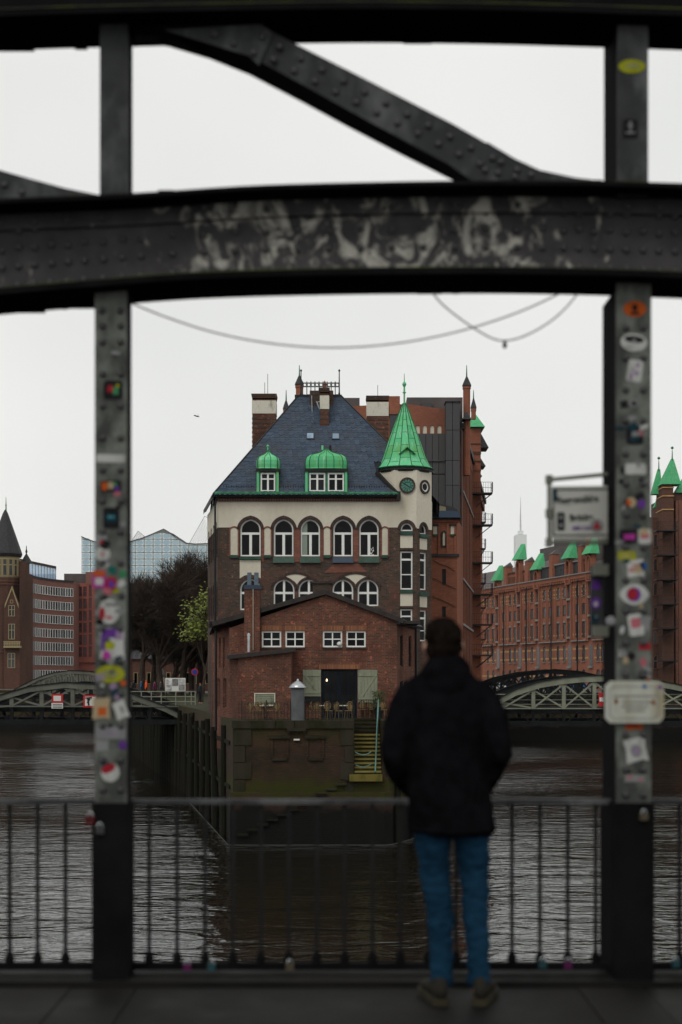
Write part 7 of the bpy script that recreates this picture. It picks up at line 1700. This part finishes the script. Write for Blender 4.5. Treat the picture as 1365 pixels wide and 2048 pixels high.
for a in ((1270, 618, 46, 32, 'e', 'o', 0, ((0, -2, 11, 14, 'e', 'k'), (0, 9, 22, 6, 'l', 'k'))), (1268, 685, 54, 36, 'e', 'w', -6, ((0, -6, 40, 14, 'e', 'k'), (0, -3, 9, 7, 'e', 's'), (-8, 10, 16, 3, 'r', 's'))), (1270, 742, 30, 44, 'r', 'w', -8, ((4, -12, 8, 9, 't', 'h'), (-4, -2, 10, 3, 'r', 'h'), (4, 4, 10, 9, 'e', 'h'), (-6, 12, 6, 16, 'r', 'h'))),
          (1268, 807, 17, 17, 'e', 's', 0, ((0, 0, 10, 10, 'e', 'k'),)), (1270, 870, 34, 38, 'r', 'k', 0, ((0, 8, 20, 10, 'r', 'n'),)), (1272, 938, 42, 22, 'r', 'w', 0), (1262, 1005, 22, 20, 'e', 'e', 0, ((-4, 0, 10, 12, 'e', 'o'),)), (1283, 1008, 16, 18, 'e', 'p'),
          (1257, 1072, 36, 27, 'r', 'k', 0, ((2, 2, 24, 12, 't', 'm'),)), (1290, 1073, 26, 30, 'r', 'w', 0, ((0, 0, 18, 8, 'r', 'q'),)), (1254, 1111, 36, 18, 'r', 'y', 0, txt('e', 2, 26, -3, 6)), (1271, 1137, 34, 36, 't', 'w', 5, txt('q', 2, 18, -8, 7)), (1285, 1133, 16, 18, 'e', 'b'),
          (1269, 1189, 60, 42, 'l', 'w', 0, ((-1, 0, 29, 29, 'e', 'p'), (-4, -1, 21, 24, 'e', 'r'))), (1272, 1250, 30, 44, 'r', 'w', 8, ((0, -4, 19, 20, 'r', 'q'),)), (1294, 1250, 12, 26, 't', 's'), (1290, 1293, 24, 14, 't', 'r'), (1287, 1325, 13, 17, 't', 'q', 20), (1243, 1306, 12, 14, 't', 'w'), (1252, 1321, 12, 14, 't', 'e'),
          (1263, 1312, 16, 16, 'e', 'k'), (1245, 1258, 14, 20, 'e', 'n'), (1289, 1350, 20, 16, 't', 'k'), (1297, 1356, 10, 10, 'e', 'o'), (1268, 1451, 36, 18, 't', 'o', 0, ((-4, -2, 26, 8, 't', 'r'),)), (1272, 1500, 44, 50, 't', 'w', 10, ((0, 2, 22, 26, 'e', 's'), (0, 2, 12, 16, 'e', 'h'))), (1270, 1557, 42, 16, 't', 's', -3, ((-10, -2, 12, 6, 'e', 'q'), (12, 2, 10, 5, 'e', 'q')))):
    sticker(PR, *a)
# torn scraps and glue left between the stickers
rq = random.Random(41)
for P_, xa, xb, y0, y1, n_ in ((PL, 196, 248, 930, 1560, 34), (PR, 1240, 1298, 640, 1585, 36)):
    for k in range(n_):
        c_ = rq.choice('wsskkenhqs'); sticker(P_, rq.uniform(xa, xb), rq.triangular(y0, y1, (y0 + y1)/2 + 120), rq.uniform(6, 20), rq.uniform(5, 18), rq.choice('ttre'), c_, rq.uniform(-40, 40), D=DP - .0002*rq.random(), name='sticker_scrap')
# --- street name sign at the right post
DSN = 7.30
def text_mesh(s, size, name='text'):
    c = bpy.data.curves.new(name, 'FONT'); c.body = s; c.size = size; c.align_x = 'LEFT'; c.extrude = .0006; c.offset = size * .03; c.space_character = .93
    o = bpy.data.objects.new('tmp', c); me = evaluated_mesh(o); bpy.data.objects.remove(o); return me
sgn = empty('street_sign', (X(1094, DSN), DSN, Z(1090, DSN)), R(-4), 'pale street name sign in a pipe frame beside the right sticker post', 'sign')
sk = DSN / F; SW, SH = 128*sk, 135*sk
m_ = MB(); m_.box(.02, SW, 0, .012, .03, SH - .045); m_.build('panel', stain('pale sign enamel', (.40, .40, .37), (.28, .28, .25), 5.0), sgn)
m_ = MB(); ring(m_, rect(.030, SW, .045, SH - .058), rect(.038, SW - .01, .053, SH - .066), -.002, .001); m_.build('border', M['sign_black'], sgn)
for n_, (p0, p1) in enumerate((((0.012, .006, 0), (.012, .006, SH)), ((0, .006, .012), (SW + .05, .006, .012)), ((0, .006, SH - .012), (SW + .0, .006, SH + .016)))):
    m_ = MB(); m_.tube([p0, p1], .011, 8); m_.build('frame_pipe', M['bridge_grey'], sgn)
for zz in (.012, SH*.47, SH - .01):
    m_ = MB(); m_.box(-.006, .03, -.008, .022, zz - .022, zz + .022); m_.build('clamp', M['bridge_grey'], sgn)
for s_, px, py, sz in (('Poggenmühlen', 1114, 1008, 19.0), ('Brücke', 1139, 1042, 17.5), ('1884', 1143, 1060, 9.5), ('1963', 1163, 1060, 9.5)):
    me = text_mesh(s_, sz*sk); me.materials.append(M['sign_black'] if sz > 10 else smat('p')); link('lettering', me, sgn, ((px - 1094)*sk, -.0035, (1090 - py)*sk), (R(90), R(-3 if sz > 10 else -2), 0), (.80 if sz > 18 else 1.0, 1, 1))
def on_sign(px, py, w, h, kind, col, marks=()):
    k = sk; cx, cz = (px - 1094)*k, (1090 - py)*k; m_ = MB(); mats = [smat(col)]; m_.prism(shape(kind, cx, cz, w*k, h*k, 0), -.004, -.0022)
    for i, (dx, dy, mw, mh, mk, mc) in enumerate(marks): mats.append(smat(mc)); m_.prism(shape(mk, cx + dx*k, cz - dy*k, mw*k, mh*k, 0), -.0046 - .0004*i, -.0041, i + 1)
    m_.build('sticker', mats, sgn)
on_sign(1110, 990, 9, 26, 'r', 'n'); on_sign(1122, 1043, 15, 36, 'r', 'k', ((0, -8, 8, 8, 'e', 's'), (0, 8, 8, 8, 'e', 's'))); on_sign(1193, 1052, 26, 26, 'e', 's', ((0, 4, 20, 7, 'l', 'r'), (0, -2, 8, 12, 'l', 'r')))
# side plate with clamps below it
sp_ = thing('side_plate', (X(1192, DSN), DSN, Z(1275, DSN)), 'narrow grey plate with purple stickers clamped to the right post', 'plate')
m_ = MB(); m_.box(X(1181, DSN), X(1207, DSN), DSN, DSN + .01, Z(1276, DSN), Z(1130, DSN)); m_.build('plate', M['steel'], sp_)
for yy in (1141, 1263):
    m_ = MB(); m_.box(X(1184, DSN), X(1225, DSN - .05), DSN - .05, DSN - .002, Z(yy + 11, DSN), Z(yy - 11, DSN)); m_.build('clamp', M['bridge_grey'], sp_)
sticker(sp_, 1193, 1170, 17, 19, 'r', 'p', 0, (), DSN); sticker(sp_, 1192, 1206, 20, 24, 'e', 'p', 0, ((0, 2, 8, 10, 'e', 'w'),), DSN); sticker(sp_, 1191, 1236, 15, 19, 'e', 'n', 0, ((2, -3, 5, 5, 'e', 's'),), DSN)
bt = MB(); bt.lathe([(.001, 0), (.022, .0), (.026, .01), (.02, .02), (.001, .022)], n=14); bo = bt.build('reflector_disc', smat('s')); bo.location = (X(1221, DP - .01), DP - .012, Z(1243, DP)); bo.rotation_euler = (R(90), 0, 0)
tag(bo, 'small pale round disc beside the purple stickered plate', 'disc')
# white enamel plate
DW2 = DP - .03
wp_ = thing('white_sign', (X(1269, DW2), DW2, Z(1446, DW2)), 'rounded weathered white sign plate with rust on the right post', 'sign')
m_ = MB(); m_.prism(shape('r', X(1269, DW2), Z(1404, DW2), 118*DW2/F, 84*DW2/F, 0), DW2 - .006, DW2); m_.build('plate', stain('weathered white enamel', (.40, .41, .36), (.25, .21, .12), 8.0, .45, .72), wp_)
m_ = MB(); ring(m_, shape('r', X(1268, DW2), Z(1405, DW2), 98*DW2/F, 66*DW2/F, 0), shape('r', X(1268, DW2), Z(1405, DW2), 95*DW2/F, 63*DW2/F, 0), DW2 - .0075, DW2 - .0055); m_.build('border', smat('s'), wp_)
for i, (y_, a, b, mt) in enumerate(((1392, 1226, 1316, 's'), (1404, 1246, 1300, 's'), (1413, 1244, 1296, 's'), (1421, 1252, 1290, 's'))):
    m_ = MB(); x_ = a
    while x_ < b:
        w_ = rs.uniform(3, 8); m_.box(X(x_, DW2), X(min(x_ + w_, b), DW2), DW2 - .0075, DW2 - .0061, Z(y_ + 2, DW2), Z(y_ - 2, DW2)); x_ += w_ + 2
    m_.build('worn_lettering', smat(mt), wp_)
for px, py in ((1232, 1402), (1306, 1404)):
    m_ = MB(); m_.prism(ellipse(X(px, DW2), Z(py, DW2), .009, .012, 12), DW2 - .012, DW2 - .006); m_.build('rusty_bolt', mat_flat('rust', (.16, .05, .02), .9) if 'rust' not in bpy.data.materials else bpy.data.materials['rust'], wp_)
for px, py, c in ((1289, 1373, 'b'), (1320, 1374, 'p')):
    m_ = MB(); m_.prism(ellipse(X(px, DW2), Z(py, DW2), .011, .010, 12), DW2 - .008, DW2 - .0062); m_.build('dot_sticker', smat(c), wp_)
# --- railing
DRL = 7.20
M['steel_bar'] = mat_steel('dark bar paint', (0.012, 0.012, 0.0125), (0.03, 0.03, 0.03), 6.0, .5, .75, .8, .04)
rail = thing('bridge_railing', (0.2, DRL, 0), 'plain dark bar railing along the near bridge footway', 'railing')
ztr = Z(1603, DRL)
m_ = MB(); m_.box(-5, 5, DRL - .025, DRL + .025, ztr - .012, ztr + .012); m_.build('handrail', M['steel'], rail)
m_ = MB(); m_.box(-5, 5, DRL - .02, DRL + .02, .04, .075); m_.build('bottom_rail', M['steel_black'], rail)
bar = MB(); bar.box(-.009, .009, -.009, .009, .076, ztr - .0125); bm_ = bar.mesh('bar', M['steel_bar'])
ft = MB(); ft.lathe([(.022, 0), (.024, .025), (.016, .045), (.01, .055)], n=10); fm_ = ft.mesh('foot_knob', M['steel_black'])
for k in range(-6, 34):
    px = 20 + 55.8*k
    if 180 < px < 262 or 1203 < px < 1306: continue
    o = link('bar', bm_, rail, (X(px, DRL), DRL, 0)); link('foot_knob', fm_, o, (0, 0, .076))
def lockmat(c):
    n = 'lock enamel ' + c
    return bpy.data.materials[n] if n in bpy.data.materials else mat_flat(n, tuple(v*.13 for v in PAL[c]), .5)
def padlock(px, py, col, label, s=1.0, D=DRL - .045):
    r_ = empty('padlock', (X(px, D), D, Z(py, D) + (.02 if py > 1900 else -.02)), R(rs.uniform(-20, 20)), label, 'padlock', 'padlocks on the near bridge')
    m_ = MB(); m_.box(-.02*s, .02*s, -.009, .009, -.018*s, .016*s); m_.build('body', lockmat(col), r_)
    m_ = MB(); m_.tube([(.013*s*math.cos(t), 0, .015*s + .02*s*math.sin(t)) for t in [math.pi*k/8 for k in range(9)]], .0035, 6); m_.build('shackle', M['steel_pipe'], r_)
for a in ((375, 1942, 'm', 'magenta padlock low on the near railing left of the water'), (424, 1942, 'c', 'pale mint padlock low on the near railing'), (580, 1941, 'e', 'tan padlock low on the near railing'), (1086, 1937, 'c', 'turquoise padlock low on the railing right of the person'), (1137, 1938, 'm', 'magenta padlock low on the railing right of the person'), (1352, 1935, 'c', 'turquoise padlock at the right end of the railing')): padlock(*a)
padlock(181, 1632, 'r', 'dark red padlock hanging at the left post', 1.15, DP - .03); padlock(200, 1652, 's', 'grey padlock hanging below the dark red one', 1.0, DP - .03); padlock(1288, 1625, 'e', 'brass padlock hanging at the right post', 1.0, DP - .03)
# --- sagging string-light cable
def cable(name, pts, D, label, rad=.0042):
    ctrl = [(p, q) for p, q in pts]; m_ = MB()
    P = [Vector((X(p, D), D, Z(q, D))) for p, q in ctrl]
    for _ in range(3):
        Q = [P[0]]
        for a, b in zip(P, P[1:]): Q += [a.lerp(b, .25), a.lerp(b, .75)]
        P = Q + [P[-1]]
    m_.tube(P, rad, 6); return tag(m_.build(name, mat_flat('dusty red cable', (.20, .13, .13), .6) if 'dusty red cable' not in bpy.data.materials else bpy.data.materials['dusty red cable']), label, 'cable')
cable('cable', [(262, 606), (330, 634), (430, 667), (540, 688), (650, 697), (760, 692), (860, 677), (950, 655), (1050, 621), (1145, 575)], 7.28, 'long sagging cable hung between the two posts')
c2_ = cable('cable', [(858, 572), (875, 600), (910, 630), (950, 658), (985, 678), (1010, 683), (1045, 675), (1090, 652), (1130, 620), (1168, 572)], 7.26, 'short sagging cable with one bulb near the right post')
m_ = MB(); m_.lathe([(.001, -.022), (.010, -.015), (.012, 0), (.007, .012), (.006, .022)], (X(1010, 7.26), 7.26, Z(689, 7.26)), 10); m_.build('bulb', M['sign_black'], c2_)
# ================================================================ the person at the railing, seen from behind
DQ = 6.66
def Q(px, py, dy=0.0): return Vector((X(px, DQ), DQ + dy, Z(py, DQ)))
man = thing('person', (X(915, DQ), DQ, 0), 'person with dark hair in black jacket and blue jeans standing at the railing', 'person')
def displaced(me, amp, scale, zamp=1.0):
    from mathutils import noise
    co = [v.co.copy() for v in me.vertices]; nr = [v.normal.copy() for v in me.vertices]; flat = []
    for c, n_ in zip(co, nr):
        c += n_ * (noise.fractal(Vector((c.x*scale, c.y*scale, c.z*scale*zamp)), 1.0, 2.0, 3) * amp); flat += c[:]
    me.vertices.foreach_set('co', flat); me.update()
# body: one continuous skin
hx = 888
body = blob_mesh('body', [
    ([Q(hx, 1283, .02)], [(.076, .094, .112)]), ([Q(hx, 1309, .055)], [(.055, .055, .07)]), ([Q(hx, 1293, .112), Q(hx, 1299, .125)], [.016, .018]), ([Q(hx, 1315, .098)], [(.026, .012, .008)]),
    ([Q(hx - 37, 1293, .02)], [(.014, .028, .036)]), ([Q(hx + 37, 1293, .02)], [(.014, .028, .036)]),
    ([Q(hx, 1310, 0), Q(hx + 2, 1355, -.01)], [.056, .06]), ([Q(892, 1380, 0), Q(896, 1480, .01), Q(900, 1600, 0)], [.11, .11, .10]),
    ([Q(836, 1394), Q(950, 1394)], [.035, .035]), ([Q(832, 1400), Q(796, 1500, -.03), Q(822, 1570, .12)], [.04, .04, .03]), ([Q(956, 1400), Q(991, 1500, -.03), Q(976, 1570, .12)], [.055, .045, .035]),
    ([Q(822, 1570, .12), Q(832, 1592, .15)], [.035, .04]), ([Q(976, 1570, .12), Q(966, 1592, .15)], [.035, .04]),
    ([Q(870, 1620), Q(878, 1790, .01), Q(883, 1975)], [.06, .042, .034]), ([Q(938, 1620), Q(950, 1790, .01), Q(957, 1975)], [.06, .042, .034]),
    ([Q(883, 1985), Q(868, 1996, .13)], [.032, .026]), ([Q(957, 1985), Q(974, 1996, .13)], [.032, .026])], M['skin'], .014)
link('body', body, man)
# jacket with hood and sleeves into the pockets
def ringpts(mb_, rows, n=20):
    vs_ = []
    for py, a, b, dep, yo in rows:
        c = Q((a + b)/2, py, yo); rx = (b - a)/2*DQ/F
        for k in range(n):
            an = 2*math.pi*k/n; cs, sn = math.cos(an), math.sin(an); q = (abs(cs)**2.6 + abs(sn)**2.6)**(-1/2.6); vs_.append((c.x + rx*q*cs, c.y + dep*q*sn, c.z))
    m_ = len(rows); mb_._add(vs_, [(i*n + k, i*n + (k+1) % n, (i+1)*n + (k+1) % n, (i+1)*n + k) for i in range(m_ - 1) for k in range(n)] + [tuple(range(n)), tuple((m_-1)*n + k for k in range(n))])
def fuse(name, mb_, mat, voxel=.011, it=6):
    me = mb_.mesh(name, mat); o = bpy.data.objects.new('tmp', me)
    m_ = o.modifiers.new('r', 'REMESH'); m_.mode = 'VOXEL'; m_.voxel_size = voxel; m_.use_smooth_shade = True
    s_ = o.modifiers.new('s', 'SMOOTH'); s_.factor = .5; s_.iterations = it
    res = evaluated_mesh(o); res.name = name
    if not res.materials: res.materials.append(mat)
    bpy.data.objects.remove(o); bpy.data.meshes.remove(me); return res
jk = MB()
ringpts(jk, [(1314, 857, 921, .062, -.005), (1322, 852, 926, .07, -.01), (1336, 844, 934, .08, -.01), (1352, 834, 948, .09, 0), (1372, 812, 974, .11, 0), (1395, 806, 984, .125, 0), (1440, 812, 976, .135, 0), (1500, 818, 974, .14, .0), (1560, 817, 976, .14, .0), (1620, 815, 984, .145, 0), (1655, 817, 987, .145, 0), (1668, 820, 980, .14, 0)])
for s, pts in ((-1, [(826, 1392, 0), (806, 1440, -.02), (793, 1505, -.03), (806, 1548, .03), (832, 1580, .11)]), (1, [(962, 1392, 0), (983, 1440, -.02), (994, 1505, -.03), (984, 1548, .03), (962, 1582, .11)])):
    P = [Q(*p) for p in pts]; jk.tube(P, [.078, .074, .070, .064, .055], 12)
    for p, r_ in zip(P, [.078, .074, .070, .064, .055]): ball(jk, p, r_)
# hood lying on the back
for px, py, dy, rr in ((889, 1348, -.085, (.115, .05, .055)), (860, 1342, -.05, (.05, .05, .05)), (918, 1342, -.05, (.05, .05, .05)), (889, 1368, -.10, (.10, .04, .05)), (889, 1326, -.06, (.092, .045, .042))): ball(jk, Q(px, py, dy), rr)
jm = fuse('jacket', jk, M['jacket']); displaced(jm, .016, 7.0, .6); displaced(jm, .006, 20.0, .5); link('jacket', jm, man)
pk = MB()
for px in (842, 958): pk.tube([Q(px, 1560, -.137), Q(px + (8 if px < 900 else -8), 1600, -.142)], .006, 5)
pk.tube([Q(820, 1652, -.10), Q(860, 1657, -.146), Q(900, 1659, -.152), (Q(945, 1657, -.146)), Q(980, 1652, -.10)], .005, 5); pk.build('jacket_seam', M['jacket'], man)
jn = MB()
for pts in ([(866, 1640), (866, 1705), (873, 1750), (879, 1800), (882, 1860), (883, 1920), (882, 1972)], [(944, 1640), (947, 1705), (949, 1750), (951, 1800), (953, 1860), (956, 1920), (957, 1972)]):
    P = [Q(*p) for p in pts]; rr = [.092, .080, .071, .066, .060, .054, .054]; jn.tube(P, rr, 14)
    for p, r_ in zip(P[:-1], rr): ball(jn, p, r_)
ball(jn, Q(904, 1630), (.17, .12, .10))
jnm = fuse('jeans', jn, M['jeans'], .010, 4); displaced(jnm, .010, 9.0, 1.6); displaced(jnm, .005, 26.0, 1.8); link('jeans', jnm, man)
# hair
hr = MB(); ball(hr, Q(hx, 1276, -.005), (.090, .108, .098), 18); ball(hr, Q(hx, 1299, -.03), (.086, .078, .075), 18); ball(hr, Q(hx - 3, 1258, .02), (.078, .092, .055), 16)
hm_ = fuse('hair', hr, M['hair'], .008, 3); displaced(hm_, .010, 30.0, .6); link('hair', hm_, man)
# shoes
for px, tx in ((880, 858), (958, 988)):
    sh = MB(); h0, t0 = Q(px, 0, -.07), Q(tx, 0, .20)
    for t, w_, hh in ((0, .036, .062), (.2, .042, .066), (.45, .043, .055), (.7, .048, .042), (.9, .044, .034), (1.0, .03, .026)):
        p = h0.lerp(t0, t); ball(sh, (p.x, p.y, .028 + hh*.55), (w_, w_*1.2, hh*.75))
    ball(sh, (h0.x, h0.y + .05, .10), (.045, .05, .04))
    link('shoe', fuse('shoe', sh, M['shoe'], .009, 3), man)
    so_ = MB(); v = (t0 - h0); v.z = 0; L = v.length; v.normalize(); nn = Vector((-v.y, v.x, 0)); ol = []
    for t, w_ in ((-.13, .02), (-.08, .038), (.1, .045), (.4, .044), (.72, .052), (.95, .046), (1.08, .024)): ol.append((t, w_))
    pl = [h0 + v*L*t + nn*w_ for t, w_ in ol] + [h0 + v*L*t - nn*w_ for t, w_ in reversed(ol)]
    so_.slab([(p.x, p.y) for p in pl], .002, .034); so_.build('sole', M['sole'], man)

bpy.data.scenes.remove(TMP)

# ================================================================ thin damp air over the whole place
m_ = MB(); m_.box(-1520, 1520, -80, 3020, WZ - 2.5, 175)
hz = m_.build('haze', None); hz.data.materials.clear()
hm = bpy.data.materials.new('damp air'); hm.use_nodes = True; t = hm.node_tree; t.nodes.clear()
vo = t.nodes.new('ShaderNodeVolumePrincipled'); vo.inputs['Color'].default_value = (0.9, 0.93, 0.95, 1); vo.inputs['Density'].default_value = 0.00003; vo.inputs['Anisotropy'].default_value = 0.0
oo = t.nodes.new('ShaderNodeOutputMaterial'); t.links.new(vo.outputs[0], oo.inputs['Volume'])
hz.data.materials.append(hm); tag(hz, 'thin grey damp air between the buildings', 'haze', kind='stuff')
SC.cycles.volume_bounces = 1
